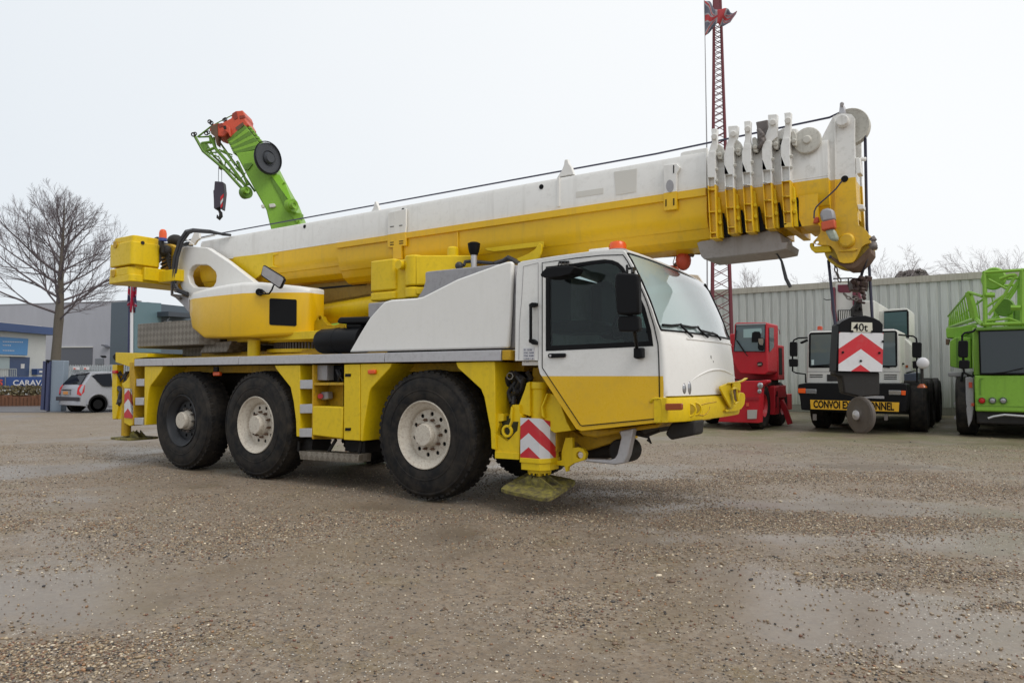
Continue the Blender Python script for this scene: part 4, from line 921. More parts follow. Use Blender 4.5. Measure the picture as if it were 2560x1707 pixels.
for pts, r in ((((1555,988),(1640,995),(1735,985)),.012), (((1745,995),(1830,1010),(1905,1010)),.012), (((1935,1045),(2000,1062),(2055,1075)),.012), (((1725,978),(1740,1000),(1800,1060),(1850,1105)),.011), (((1895,1005),(1915,1030),(1960,1075),(2000,1110)),.011), (((2040,1065),(2090,1090),(2125,1135)),.011)):
    ww.tube([fhit(Cc(*p), .025) for p in pts], r, 6)
P('windscreen_wiper', ww, m_blk, cab)
P('roof_hatch', MB().box((2.02,-1.05,2.66),(2.24,-.75,2.695)), m_whi, cab, bevel=.01)
beacon(PY(Cc(1115,252),-.95), .088, .085, crane, m_orng, m_galv)
beacon(PY(Cc(1652,455),.35)-Vector((0,0,.02)), .075, .075, crane, m_orng, m_blk)
# bumper
def bumpt(t, z, out=0.): return Vector((2.88+.19*(1-abs(t)**4)+out, -.15+1.12*t, z))
tt_ = [-1+2*k/48. for k in range(49)]
brow = [(1.165,-.12),(1.205,-.10),(1.212,-.03),(1.205,-.008),(1.185,0),(1.10,.004),(1.01,0),(.985,-.01),(.975,-.06)]
bu = MB().grid([[bumpt(t, z, o) for t in tt_] for z, o in brow])
bmp = P('front_bumper', bu, m_yel, smooth=50); so = bmp.modifiers.new('S', 'SOLIDIFY'); so.thickness = .015; so.offset = 1
bl = MB(); bl.prism([Vector((2.80,-1.265,z)) for z in (.98,1.215)] + [Vector((2.93,-1.262,z)) for z in (1.21,.985)], (0,.03,0)); bl.build('bumper_end', m_yel, bmp, bevel=.005)
P('direction_indicator', MB().prism([fhit(W2(*p), .035, True) if 0 else PY(W2(*p), -1.292) for p in ((345,1165),(650,1160),(662,1180),(660,1275),(640,1292),(360,1298),(338,1285),(332,1180))], (0,.04,0)), m_amber, bmp, bevel=.008)
for (u, v, r, h) in ((815,1290,.075,.095),(922,1265,.065,.10)):
    c = fhit(W2(u,v), -.004, True); d = Vector((.45,-.9,0)).normalized()
    MB().lathe([(.048,.0),(.058,.008),(.066,.004),(.066,-.01)], c, d, 22).build('fog_lamp_recess', m_yel, bmp)
    MB().lathe([(.0,.010),(.045,.006)], c-d*.004, d, 20).build('fog_lamp', paint('fog_lamp_fill', (.42,.27,.01), dirt=.3), bmp)
tr_ = MB().tube([fhit(W2(*p), .004, True) for p in ((1000,1200),(1120,1165),(1340,1125))], .006, 5).tube([fhit(W2(*p), .004, True) for p in ((980,1385),(1080,1395),(1150,1360),(1200,1290),(1210,1220))], .006, 5); tr_.build('bumper_crease', m_yeld, bmp)
XB = 3.10
fl = MB(); fl.prism([PX(W2(*p), XB) for p in ((1385,830),(1470,790),(1550,760),(1640,745),(1640,1000),(1690,1150),(1650,1230),(1585,1255),(1490,1080),(1385,880))], (.02,0,0))
fl.prism([PX(W2(*p), XB+.03) for p in ((1640,745),(1765,725),(1785,800),(1775,930),(1700,860),(1645,870))], (.02,0,0))
fl.prism([PX(W2(*p), XB-.02) for p in ((1770,940),(1840,955),(1865,990),(1872,1060),(1855,1180),(1800,1265),(1700,1310),(1590,1320),(1500,1330),(1480,1290),(1580,1270),(1700,1180))], (.02,0,0))
fl.prism([PX(W2(*p), XB+.02) for p in ((1540,768),(1560,755),(1740,730),(1830,700),(1890,660),(1912,672),(1840,722),(1750,762))], (.03,0,0))
fl.build('bent_tow_flap', m_yel, bmp, bevel=.004)
sl = MB(); sl.prism([PX(W2(*p), XB+.062) for p in ((1662,905),(1695,885),(1720,910),(1760,1100),(1735,1125),(1700,1100))], (.006,0,0)); sl.build('flap_slot', m_rust, bmp)
tb = MB().tube([PX(W2(*p), XB+.075) for p in ((1650,880),(1700,862),(1735,880),(1740,1000),(1760,1130),(1700,1165))], .012, 6); tb.build('tow_pin', m_yel, bmp)
# ================================================================== hook block
kc = BP(520,1465); hk_loc = Vector((kc.x, kc.y, kc.z))
hook = thing('hook_block', 'black hook block with 40t plate and red chevrons hanging from the yellow boom head', 'hook block', hk_loc)
hk = dict(parent=hook, off=tuple(hk_loc))
b = MB().prism([BP(*p, .0) for p in ((385,703),(410,680),(460,655),(505,642),(572,640),(630,655),(670,676),(694,700),(692,1035),(640,1040),(640,1040),(365,1034),(372,900))], -BN*.16)
b.build('side_plate', m_blk, bevel=.008, **hk)
b = MB().prism([BP(*p, -.02) for p in ((362,1030),(680,1036),(680,1200),(540,1212),(520,1205),(430,1185),(412,1070),(365,1060))], -BN*.12); b.build('lower_cheek', m_dark, bevel=.015, **hk)
p0, p1, p2, p3 = BP(383,758,.012), BP(692,764,.012), BP(378,1028,.012), BP(684,1034,.012)
cv = chev_panel('chevron_plate', [(p0,p2),(p1,p3)], (0,1), (-.22,1.03), par=hook)
for v in cv.data.vertices: v.co -= hk_loc
lbl = MB().prism([BP(*p, .012) for p in ((470,688),(613,691),(616,758),(467,757))], -BN*.01); m_cr = flat('cream_plate', (.58,.56,.46), .5); lb = lbl.build('capacity_plate', m_cr, bevel=.001, **hk)
o3 = BP(480,748,.014); textmesh('40t', .105, m_blk, (o3.x,o3.y,o3.z), BR2, BU, 'capacity_lettering', lb, bold=.0006, depth=.003, wscale=1.0, off=hk_loc)
bt = MB()
for (u, v) in ((532,958),(407,898),(662,902),(686,822),(472,752),(612,753)): bt.tube([BP(u,v,.005), BP(u,v,.022)], .011, 8)
bt.build('plate_bolt', m_blk, **hk)
dsc = MB(); c = BP(528,1335,.02); nrm = Vector((-.66,-.75,0)).normalized()
dsc.lathe([(.0,.055),(.05,.05),(.06,.03),(.09,.02),(.16,.02),(.175,.01),(.178,-.01),(.17,-.025),(0,-.025)], c, nrm, 36); dsc.build('hook_disc', m_disc, **hk)
MB().lathe([(0,.075),(.02,.07),(.045,.055),(.05,.04)], c, nrm, 20).build('disc_hub', m_alu, **hk)
ht = MB(); ht.prism([BP(*p, -.05) for p in ((500,640),(498,590),(520,560),(528,520),(560,520),(568,600),(572,640))], -BN*.05); ht.tube([BP(520,600,-.04), BP(540,570,-.03), BP(556,600,-.04)], .014, 8)
ht.build('rope_socket', m_dark, bevel=.008, **hk)
m_clamp = paint('greasy_rope_grime', (.06,.035,.035), dirt=.6, dcol=(.10,.09,.02), rough=.5, scale=3)
ht = MB(); ht.prism([BP(*p, -.06) for p in ((505,400),(520,372),(600,366),(615,400),(612,450),(560,470),(505,455))], -BN*.10)
for k in range(26):
    u, v = 500+110*random.random(), 372+185*random.random()**1.2; c_ = BP(u*1. - (v-372)*.12, v, -.05); e_ = .012+.022*random.random(); ht.box((-e_,-e_*.7,-e_*.8), (e_,e_*.7,e_*.8), Matrix.Translation(c_) @ Matrix.Rotation(random.uniform(0,3), 4, Vector((random.random(),random.random(),random.random()+.1)).normalized()))
ht.build('greasy_rope_clamp', m_clamp, bevel=.01, **hk)
def chain(pts, name, par, off=(0,0,0), lk=.045, r=.0065):
    mb = MB(); path = [Vector(p) for p in pts]; segs = []
    tot = sum((path[i+1]-path[i]).length for i in range(len(path)-1)); n = int(tot/(lk*.78)); 
    for k in range(n):
        d = tot*(k+.5)/n; i = 0
        while d > (path[i+1]-path[i]).length and i < len(path)-2: d -= (path[i+1]-path[i]).length; i += 1
        t = (path[i+1]-path[i]).normalized(); c = path[i]+t*d; s = t.cross(BN).normalized() if k % 2 else BN.copy()
        if k % 2 == 0: s = t.cross(t.cross(BN)).normalized()
        mb.tube([c + t*math.cos(a*.785)*lk*.5 + s*math.sin(a*.785)*lk*.26 for a in range(9)], r, 5, caps=False)
    return mb.build(name, m_steel, par, off=off)
chain([BP(355,268,.0), BP(366,330,.0), BP(388,392,.0), BP(392,408,0)], 'limit_switch_chain', crane, lk=.055)
chain([BP(425,485,-.02), BP(448,515,0), BP(485,530,0), BP(520,522,-.02)], 'hook_chain', hook, off=tuple(hk_loc), lk=.05)
# ================================================================== background: machines parked along the hall
def PF(root, Yp, v):            # helpers bound to one thing and one tracing plane
    off = tuple(root.location)
    def tr(pts, dY=0.): return [PY(v(*p), Yp+dY) for p in pts]
    def part(name, pts, mat, dY=0., th=.05, parent=root, bevel=0.): return MB().prism(tr(pts, dY), (0,th,0)).build(name, mat, parent, off=off, bevel=bevel)
    def bld(name, mb, mat, parent=root, **k): return mb.build(name, mat, parent, off=off, split=True, **k)
    return tr, part, bld, off
def bgwheel(root, off, x, y, r, w=.36, rimmat=None, axis=1):
    b = MB().lathe([(r*.5,0),(r*.55,-.01),(r*.9,-.01),(r,.05),(r,w-.05),(r*.9,w),(r*.5,w)], (x,y,r), (axis,0,0), 32, closed=True).build('wheel', m_rub, root, off=off)
    MB().lathe([(0,.06),(r*.2,.05),(r*.22,.09),(r*.42,.09),(r*.5,.0),(r*.54,.0),(r*.54,.2),(0,.2)], (x,y,r), (axis,0,0), 24).build('rim', rimmat or m_galv, b, off=(0,0,0)) if 0 else None
    rr = MB().lathe([(r*.2,.03),(r*.22,.09),(r*.42,.09),(r*.5,.0),(r*.54,.0),(r*.54,.2),(r*.2,.2)], (x,y,r), (axis,0,0), 24, closed=True).build('rim', rimmat or m_galv, b, off=off)
    return b
# ---- white crane with the convoy sign
wc = thing('mobile_crane', 'off-white mobile crane parked nose out with a yellow convoy sign on its black bumper', 'mobile crane', (2.35,12.6,0))
tr, part, bld, off = PF(wc, 12.4, H)
cabw = part('cab', [(155,1118),(160,1000),(166,775),(176,758),(195,750),(785,737),(800,748),(806,790),(815,1118)], m_wh2, 0, 1.7, bevel=.04)
part('windscreen_frame', [(172,1000),(174,772),(186,760),(780,745),(792,758),(794,992),(784,1002),(182,1007)], m_blk, -.01, .05, cabw, .01)
part('windscreen', [(186,992),(188,775),(776,758),(781,990)], m_gback, -.018, .02, cabw)
part('windscreen_sticker', [(192,950),(210,949),(210,985),(192,986)], flat('pale_sticker', (.5,.6,.6), .4), -.03, .005, cabw)
bld('wiper', MB().tube(tr([(205,992),(300,985),(370,975)], -.04), .012, 5).tube(tr([(690,1000),(740,1005)], -.04), .012, 5), m_blk, cabw)
bp_ = part('bumper', [(97,1122),(150,1112),(850,1116),(862,1128),(868,1195),(850,1312),(400,1320),(120,1300),(108,1200),(95,1180)], m_blk, -.35, .9, bevel=.05)
for pts, mt, nm in (([(98,1150),(150,1150),(150,1184),(98,1182)], m_orng, 'indicator'), ([(152,1154),(226,1156),(226,1187),(152,1185)], m_lens, 'headlight'), ([(733,1163),(818,1165),(818,1196),(733,1194)], m_lens, 'headlight'), ([(820,1165),(852,1167),(850,1198),(820,1197)], m_orng, 'indicator')):
    part(nm, pts, mt, -.375, .05, bp_, .008)
sg_ = part('convoy_sign', [(178,1224),(812,1243),(808,1319),(182,1299)], m_blk, -.44, .03, bevel=.004)
m_sign = paint('sign_yellow', (.66,.36,.02), dirt=.25)
part('sign_face', [(183,1229),(807,1248),(803,1313),(187,1294)], m_sign, -.448, .02, sg_)
o0 = PY(H(206,1283), 12.4-.452); o1 = PY(H(770,1300), 12.4-.452)
tx = textmesh('CONVOI EXCEPTIONNEL', .255, m_blk, (o0.x,o0.y,o0.z), (o1-o0), (0,0,1), 'sign_lettering', sg_, bold=.008, depth=.006, off=off)
wd = max(v.co.x for v in tx.data.vertices)-min(v.co.x for v in tx.data.vertices); s_ = (o1.x-o0.x)/wd; x0_ = o0.x-off[0]
for v in tx.data.vertices: v.co.x = x0_+(v.co.x-x0_)*s_
for pts, bx_ in (([(165,795),(100,798),(70,812),(60,835),(60,1030),(85,1042),(150,1050),(152,1110)], (((38,830),(45,824),(84,824),(90,832),(90,920),(84,927),(44,926),(38,918)), ((32,950),(38,944),(88,944),(94,950),(94,992),(88,999),(36,998)))),
                 ([(800,775),(905,785),(926,800),(930,830),(930,1020),(930,1110)], (((895,832),(902,826),(957,828),(963,836),(962,930),(956,937),(903,934),(896,926)), ((898,958),(938,956),(940,1010),(900,1010))))):
    bld('mirror_arm', MB().tube(tr(pts, -.25), .022, 6), m_blk)
    for q in bx_: part('wing_mirror', q, m_blk, -.32, .10, bevel=.02)
rm_ = MB(); c = PY(H(972,973), 12.0); rm_.ball(c, .135, 1, .55, 1, 18, 12); mo_ = bld('round_mirror', rm_, m_refw)
bld('mirror_post', MB().tube(tr([(965,1010),(968,1120)], -.3), .035, 8), m_dark); bld('marker_cone', MB().lathe([(.11,0),(.10,.03),(.05,.09),(0,.09)], PY(H(967,1145), 12.1), (0,0,1), 16), m_amber)
part('beacon', [(233,747),(233,718),(240,714),(258,714),(263,718),(263,747)], m_redo, .5, .15, bevel=.02)
part('side_locker', [(800,800),(850,802),(893,850),(895,1030),(822,1048)], m_wh2, 1.3, 1.2, bevel=.02); part('side_lamp', [(850,988),(868,987),(868,1005),(850,1006)], m_amber, 1.28, .03)
part('wheel_arch', [(820,1052),(925,1038),(940,1200),(860,1210)], paint('dark_blue_grey', (.06,.075,.11), dirt=.4), .9, 1.2, bevel=.03)
part('mirror_visor', [(108,828),(160,805),(165,818),(120,838)], m_blk, -.2, .1)
bd_ = MB().box((1.35,14.0,.55),(3.75,21.5,1.35)).box((1.3,13.2,.45),(3.8,14.2,1.3)); bld('carrier_body', bd_, m_dark, bevel=.03)
for x, ax in ((1.25,1),(3.95,-1)):
    for y in (13.6,15.6,18.6): bgwheel(wc, off, x, y, .66, .38, m_dark, ax)
part('upper_cab', [(600,615),(690,606),(700,598),(840,588),(868,592),(880,612),(882,830),(700,830),(600,700)], m_wh2, 2.4, 1.4, bevel=.04)
part('upper_cab_window', [(700,612),(862,600),(872,616),(874,800),(700,740)], m_blk, 2.38, .03); part('upper_cab_glass', [(700,622),(858,612),(862,790),(702,735)], glassy('teal_glass', (.20,.42,.43), 1.0, .03, .1), 2.36, .02)
bt_ = MB().prism(tr([(358,418),(372,412),(505,415),(508,470),(508,700),(362,700)], 1.0), (0,.25,0)); bld('boom_head', bt_, m_wh2, bevel=.02)
bld('boom', MB().box((2.05,14.0,2.75),(2.75,22.0,3.45)), m_wh2, bevel=.03)
part('sheave_window', [(375,425),(472,423),(474,470),(462,480),(388,480),(376,470)], paint('maroon_drum', (.15,.02,.04), dirt=.4), .98, .1, bevel=.01)
part('head_plate', [(326,450),(352,440),(358,600),(378,700),(350,705),(330,600)], paint('maroon_plate', (.16,.03,.05), dirt=.5), .9, .2, bevel=.01); part('head_plate', [(478,470),(520,440),(540,520),(530,640),(500,640),(480,560)], paint('maroon_plate_b', (.16,.03,.05), dirt=.5), .9, .2, bevel=.01)
part('rope_slot', [(378,602),(474,600),(476,680),(380,682)], m_blk, .97, .05)
rbm = MB()
for k in range(7): rbm.prism(tr([(384+k*13,606),(390+k*13,606),(394+k*13,678),(388+k*13,678)], .95), (0,.03,0))
bld('roller_slat', rbm, m_wh2)
bld('top_rod', MB().tube(tr([(345,383),(478,379)], .9), .02, 6).tube(tr([(450,382),(452,440)], .9), .02, 6).tube(tr([(278,525),(300,532),(330,528)], .9), .012, 5), m_dark)
part('bonnet_seam', [(160,1030),(815,1030),(815,1034),(160,1034)], m_galv, -.006, .01, cabw)
part('grille', [(300,1052),(420,1052),(420,1100),(300,1100)], m_dark, -.012, .02, cabw, .004)
for q in ([(700,1052),(790,1052),(790,1058),(700,1058)], [(700,1066),(790,1066),(790,1072),(700,1072)], [(700,1080),(790,1080),(790,1086),(700,1086)], [(180,1052),(270,1052),(270,1058),(180,1058)], [(180,1066),(270,1066),(270,1072),(180,1072)]): part('vent_slot', q, m_dark, -.008, .01, cabw)
for u in (200, 700): part('tow_eye', [(u,1330),(u+26,1330),(u+26,1375),(u,1375)], m_steel, -.42, .06, bevel=.01)
part('bumper_step', [(560,1200),(700,1204),(700,1222),(560,1218)], m_galv, -.41, .06)
bld('door_handle', MB().box((3.46,12.9,1.7),(3.5,13.1,1.74)), m_blk)
part('roof_rail', [(200,742),(770,732),(770,738),(200,748)], m_galv, .3, .04)
# ---- red crane
rc_ = thing('compact_crane', 'small red city crane standing between the white crane and the yellow one', 'compact crane', (-.3,12.3,0))
tr, part, bld, off = PF(rc_, 12.0, O)
cb_ = part('cab', [(322,640),(338,540),(350,245),(362,222),(378,214),(712,210),(728,222),(730,560),(735,780),(705,812),(420,800),(385,760)], m_red, 0, 1.15, bevel=.03)
part('windscreen_frame', [(342,548),(368,232),(708,220),(702,552)], m_blk, -.01, .03, cb_); part('windscreen', [(352,542),(376,242),(700,230),(694,544)], glassy('grey_blue_glass', (.58,.76,.84), 1.0, .03, .1), -.02, .02, cb_)
part('visor_strip', [(370,228),(708,216),(706,236),(372,246)], m_galv, -.05, .06, cb_)
part('rear_window_glow', [(455,290),(660,278),(668,320),(640,385),(455,388)], flat('pale_rear_window', (.30,.42,.42), .2), -.024, .003, cb_); part('seat', [(550,390),(555,330),(585,315),(640,318),(655,345),(655,440),(550,440)], m_blk, -.028, .003, cb_)
bld('wiper', MB().tube(tr([(380,300),(368,410),(455,540),(505,600)], -.07), .012, 5).tube(tr([(385,420),(480,560)], -.07), .010, 5), m_blk, cb_)
part('headlight', [(610,680),(622,668),(660,666),(675,680),(672,705),(655,718),(620,716)], m_blk, -.03, .05, cb_, .01); part('headlight_glass', [(618,685),(664,682),(662,706),(620,708)], m_lens, -.05, .03, cb_)
mrr = part('wing_mirror', [(620,400),(632,388),(680,386),(690,400),(690,520),(676,540),(630,532),(618,500)], m_blk, -.28, .08, bevel=.02); part('mirror_glass', [(628,400),(682,396),(684,440),(676,475),(640,468),(628,440)], m_lens, -.30, .03, mrr)
side_w = [Vector((.435,12.15,z)) for z in (2.05,2.70)]+[Vector((.435,12.6,z)) for z in (2.72,2.2)]
bld('side_window', MB().prism(side_w, (.01,0,0)), m_gback, cb_)
bx1 = MB().box((-1.2,13.0,1.30),(.40,13.9,2.28)).box((-1.2,13.85,1.32),(-.2,15.6,2.2)); bld('engine_housing', bx1, m_red, bevel=.03); bld('engine_hump', MB().box((-.9,13.05,2.25),(.30,13.6,2.62)), m_red, bevel=.03)
bld('louvre', MB().box((.39,13.25,1.45),(.412,13.6,2.2)), m_blk); bld('door_edge', MB().box((.39,13.02,1.35),(.43,13.12,2.27)), m_red, bevel=.01)
bld('handrail', MB().tube([Vector((.35,12.9,2.6)), Vector((.37,13.0,2.75)), Vector((.37,13.5,2.72)), Vector((.36,13.6,2.6))], .015, 6), m_galv)
for v_ in (1150, 1240): part('body_seam', [(250,v_),(632,v_-6),(632,v_-2),(250,v_+5)], m_blk, -.354, .006, ch_) if 0 else None
tt_r = MB().box((-1.1,12.3,1.16),(.25,13.8,1.32)); bld('turntable', tt_r, m_dark)
ch_ = part('chassis', [(160,1358),(230,1180),(300,885),(640,882),(728,872),(735,900),(652,960),(634,1372)], m_red, -.35, .38, bevel=.02)
part('chassis_shadow_strip', [(300,1078),(632,1070),(630,1108),(290,1112)], paint('red_shadow_line', (.30,.01,.02), dirt=.3), -.37, .03, ch_)  # darker red strip, a shadow line put into its colour
part('number_plate', [(498,1220),(612,1218),(604,1322),(500,1324)], paint('plate_grey', (.38,.36,.33), dirt=.4), -.38, .02, ch_, .003)
for c in ((648,940,.075),(640,1005,.055)): bld('spot_lamp', MB().ball(PY(O(c[0],c[1]), 11.62), c[2], 1, .4, 1.1), m_lens, ch_)
part('amber_lamp', [(485,1140),(515,1138),(515,1178),(487,1180)], m_redo, -.38, .03, ch_)
bld('chassis_side', MB().box((-1.9,13.0,.80),(.34,14.3,1.15)).box((-1.9,12.0,1.08),(.20,13.1,1.16)).box((-1.6,12.4,.35),(.0,16.5,.85)), m_red, bevel=.02)
for x, ax, yy_ in ((-1.9,1,(12.4,13.95)),(.22,-1,(12.4,)),(.31,-1,(13.95,))):
    for y in yy_: bgwheel(rc_, off, x, y, .62, .36, m_red, ax)
bld('side_locker', MB().box((-.1,12.95,.35),(.36,13.4,1.12)), m_red, bevel=.02)
bld('locker_slot', MB().box((.36,13.0,.55),(.372,13.05,.9)).box((.36,13.1,.85),(.372,13.2,1.0)), m_blk)
part('outrigger_leg', [(862,1108),(905,1098),(945,1180),(1012,1378),(962,1392),(900,1220)], m_red, 1.8, .15, bevel=.01)
# ---- green lattice crane at the right edge
gc = thing('mobile_crane', 'bright green mobile crane with a folded lattice jib over its dark windscreen', 'mobile crane', (6.2,12.7,0))
tr, part, bld, off = PF(gc, 12.4, Q)
XR = 7.45
bld('roof_edge', MB().box((5.05,12.36,2.46),(7.45,12.7,2.53)), m_grnd, bevel=.02)
bld('panel_seam', MB().box((6.2,12.392,.7),(6.21,12.41,1.55)).box((5.0,12.392,.72),(7.4,12.41,.728)), m_grnd)
bld('step_plate', MB().box((4.55,12.8,.38),(5.0,13.3,.44)).box((4.55,12.8,.72),(4.95,13.3,.77)), m_galv)
bld('side_hose', MB().tube([Vector((4.75,13.0,1.5)), Vector((4.7,12.9,1.2)), Vector((4.78,12.9,.9)), Vector((4.72,13.0,.6))], .03, 6).tube([Vector((4.85,13.0,1.45)), Vector((4.82,12.9,1.1)), Vector((4.88,12.9,.7))], .02, 6), m_blk)
def ext(pts, ztop, zbot, dY=0.): return [PY(Q(*p), 12.4+dY) for p in pts]
def zx(u, v, dY=0.): p = PY(Q(u,v), 12.4+dY); return p
a = zx(312,975); b = zx(312,1268); c_ = zx(345,600); d_ = zx(345,965)
g1 = bld('front_panel', MB().box((a.x,12.4,b.z),(XR,13.6,a.z)), m_grn, bevel=.035)
bld('cab', MB().box((c_.x-.12,12.55,a.z),(XR,14.3,c_.z+.06)), m_grn, bevel=.03)
wf = bld('windscreen_frame', MB().box((c_.x,12.40,a.z+.01),(XR-.05,12.6,c_.z)), m_blk, bevel=.02)
e_ = zx(360,620); f_ = zx(360,962); bld('windscreen', MB().box((e_.x,12.385,f_.z+.02),(XR-.12,12.42,e_.z)), m_gdark, wf)
bld('wiper', MB().tube([zx(440,960,-.05), zx(560,950,-.05), zx(715,915,-.05)], .014, 5), m_blk, wf)
bld('panel_groove', MB().tube([zx(385,1000,-.015), zx(362,1000,-.015), zx(362,1130,-.015), zx(372,1130,-.015)], .012, 5), m_grnd, g1)
for u, mt in ((375,m_redl),(462,m_lens),(549,m_lens)):
    c = zx(u,1180,-.02); rg_ = bld('lamp_ring', MB().lathe([(.07,-.01),(.09,.0),(.09,.04),(.07,.04)], c, (0,1,0), 20, closed=True), m_grnd, g1); bld('headlight', MB().lathe([(0,-.012),(.05,-.008),(.078,.02),(0,.02)], c, (0,1,0), 20), mt, g1)
bld('bumper_bar', MB().tube([zx(425,1325,-.1), zx(470,1310,-.1), zx(560,1296,-.1), zx(719,1308,-.1), Vector((XR,12.3,zx(719,1308).z))], .025, 7), m_alu)
bld('lower_bumper', MB().box((zx(330,1290).x,12.5,.30),(XR,13.3,.62)), m_dark, bevel=.04)
bld('mirror_arm', MB().tube([zx(214,695,-.2), zx(213,650,-.2), zx(235,628,-.2), zx(300,618,0), zx(330,590,.1)], .025, 6).tube([zx(225,920,-.2), zx(232,955,-.2), zx(300,985,0)], .025, 6).tube([zx(222,830,-.2), zx(224,855,-.2)], .03, 6), m_blk)
part('wing_mirror', [(180,700),(190,690),(255,690),(262,702),(262,820),(252,830),(190,828),(180,815)], m_blk, -.26, .12, bevel=.03); part('wing_mirror', [(186,860),(196,850),(265,850),(276,860),(274,910),(262,920),(198,920),(186,908)], m_blk, -.26, .12, bevel=.03)
part('side_locker', [(112,700),(150,665),(200,662),(285,665),(290,915),(160,912),(115,900)], m_grn, 1.2, 1.6, bevel=.02)
part('locker_door', [(165,670),(176,668),(180,905),(166,905)], m_grnd, 1.18, .03)
part('side_frame', [(95,950),(300,940),(310,985),(240,1000),(215,985),(100,985)], m_galv, 1.0, 6.0, bevel=.02)
part('wheel_arch', [(160,980),(215,985),(212,1380),(175,1330)], m_galv, 1.1, .3, bevel=.02); part('wheel_arch', [(240,990),(310,985),(312,1230),(295,1340),(265,1400),(245,1250)], m_galv, .2, .3, bevel=.02)
part('side_lamp', [(268,1030),(296,1030),(296,1075),(268,1075)], m_redo, .17, .04); part('side_lamp', [(288,1200),(312,1200),(312,1225),(288,1225)], m_redo, .17, .04)
for x, ax in ((4.60,1),(7.6,-1)):
    for y in (13.3,15.2,18.2,20.0): bgwheel(gc, off, x, y, .70, .42, m_galv, ax)
bld('carrier_body', MB().box((4.9,13.4,.55),(7.3,21.5,1.5)), m_dark, bevel=.03)
bld('boom', MB().box((5.7,15.2,2.70),(6.6,24,3.25)), m_grn, bevel=.06); bld('boom_support', MB().box((4.75,15.0,2.3),(5.3,22,2.62)), m_grnd, bevel=.03)
bld('superstructure', MB().box((5.0,17.0,1.5),(7.4,21.0,2.7)), m_grn, bevel=.05)
jb = MB(); zt = lambda u, v, d=0: zx(u, v, d)
def tb_(m, pts, r): m.tube(pts, r, 6)
F0 = [zt(394,135),zt(400,560)]; F1 = [zt(704,115), zt(704,545)]; 
dX = F1[0].x-F0[0].x
for p in (F0, F1): tb_(jb, p, .045)
tb_(jb, [F0[0], F1[0], F1[0]+Vector((.9,0,.0))], .04); tb_(jb, [zt(382,560), zt(719,548), F1[1]+Vector((.9,0,0))], .045)
tb_(jb, [zt(430,482), zt(560,320), zt(655,150)], .038); tb_(jb, [zt(415,415), zt(540,330), zt(590,300)], .03); tb_(jb, [zt(430,190), zt(580,270)], .03)
for q in (((405,320),(482,320)), ((610,422),(692,422))): tb_(jb, [zt(*q[0]), zt(*q[1])], .065)
tb_(jb, [zt(520,190), zt(600,160), zt(650,155)], .05); tb_(jb, [zt(410,530), zt(600,510), zt(700,548)], .03)
# second frame behind and the tapering jib running back
for d in (1.6, 3.2):
    for p in (F0, F1): tb_(jb, [Vector((v.x,v.y+d,v.z)) for v in p], .035)
    tb_(jb, [F0[0]+Vector((0,d,0)), F1[0]+Vector((0,d,0))], .04); tb_(jb, [F0[1]+Vector((0,d,0)), F1[0]+Vector((0,d,0))], .04)
for a_, b_ in ((F0[0],F0[0]),(F0[1],F0[1]),(F1[0],F1[0]),(F1[1],F1[1])): tb_(jb, [a_, b_+Vector((0,3.2,0))], .045)
T0_, B0_ = zt(265,295,.4), zt(322,512,.4); T1_, B1_ = PY(Q(98,492), 19.5), PY(Q(98,590), 19.5)
tb_(jb, [T0_, T1_], .03); tb_(jb, [B0_, B1_], .05); tb_(jb, [T0_, zt(300,410,.4), B0_], .085); tb_(jb, [B0_, zt(380,560)], .05); tb_(jb, [T0_, zt(380,330)], .035)
T2, B2 = T0_+Vector((.45,0,-.05)), B0_+Vector((.45,0,0)); tb_(jb, [T2, T1_+Vector((.35,0,0))], .03); tb_(jb, [B2, B1_+Vector((.35,0,0))], .04)
NS = 12
for k in range(NS):
    t0, t1 = (k/NS)**1.0, ((k+.5)/NS); tp = T0_.lerp(T1_, t0); bt2 = B0_.lerp(B1_, t1); bt0 = B0_.lerp(B1_, t0)
    tb_(jb, [tp, bt2], .017); tb_(jb, [tp, bt0], .014)
    if k % 3 == 0: tb_(jb, [T2.lerp(T1_, t0), B2.lerp(B1_, t1)], .014)
jb.build('lattice_jib', m_grn, gc, off=off)
bld('jib_sheave', MB().lathe([(0,-.05),(.24,-.05),(.27,0),(.24,.05),(0,.05)], zt(470,185,.6), (.3,1,0), 28), m_grn)
bld('jib_sheave', MB().lathe([(0,-.05),(.20,-.05),(.22,0),(.20,.05),(0,.05)], zt(560,420,1.0), (.3,1,0), 28), m_grnd)
wn = MB().box((5.8,13.4,2.65),(6.4,14.0,3.0)); bld('jib_winch', wn, m_grnd, bevel=.04)
part('rest_bracket', [(80,590),(330,560),(340,590),(250,640),(200,672),(85,668)], m_grn, 1.6, .5, bevel=.02); part('rest_foot', [(80,675),(112,680),(100,725),(80,722)], m_rust, 1.6, .3)
# ---- green crane with the raised boom, far behind the yellow one
DG = 24.
def GM(u, v, o=0.): return PD(M(u,v), DG) + BN*o
gb0 = PD((905,940), DG); gbase = Vector((gb0.x, gb0.y, 0))
gt = thing('telescopic_crane', 'green crane behind with raised boom, orange-red head and dark cable reel', 'mobile crane', gbase)
go = tuple(gbase)
def gpart(name, pts, mat, o=.4, th=.8, parent=gt, bevel=0.): return MB().prism([GM(*p, o) for p in pts], -BN*th).build(name, mat, parent, off=go, bevel=bevel)
mb_ = gpart('boom', [(690,650),(1040,600),(1120,760),(1250,1010),(1370,1225),(1440,1400),(1480,1480),(2080,2700),(1480,2850),(1100,1500),(1060,1335),(1010,1245),(905,1060),(800,860)], m_grn, .45, .9, bevel=.04)
gpart('boom_rail', [(1110,950),(1180,945),(1330,1230),(1345,1300),(1290,1300),(1240,1190)], m_grnd, .49, .05, mb_)
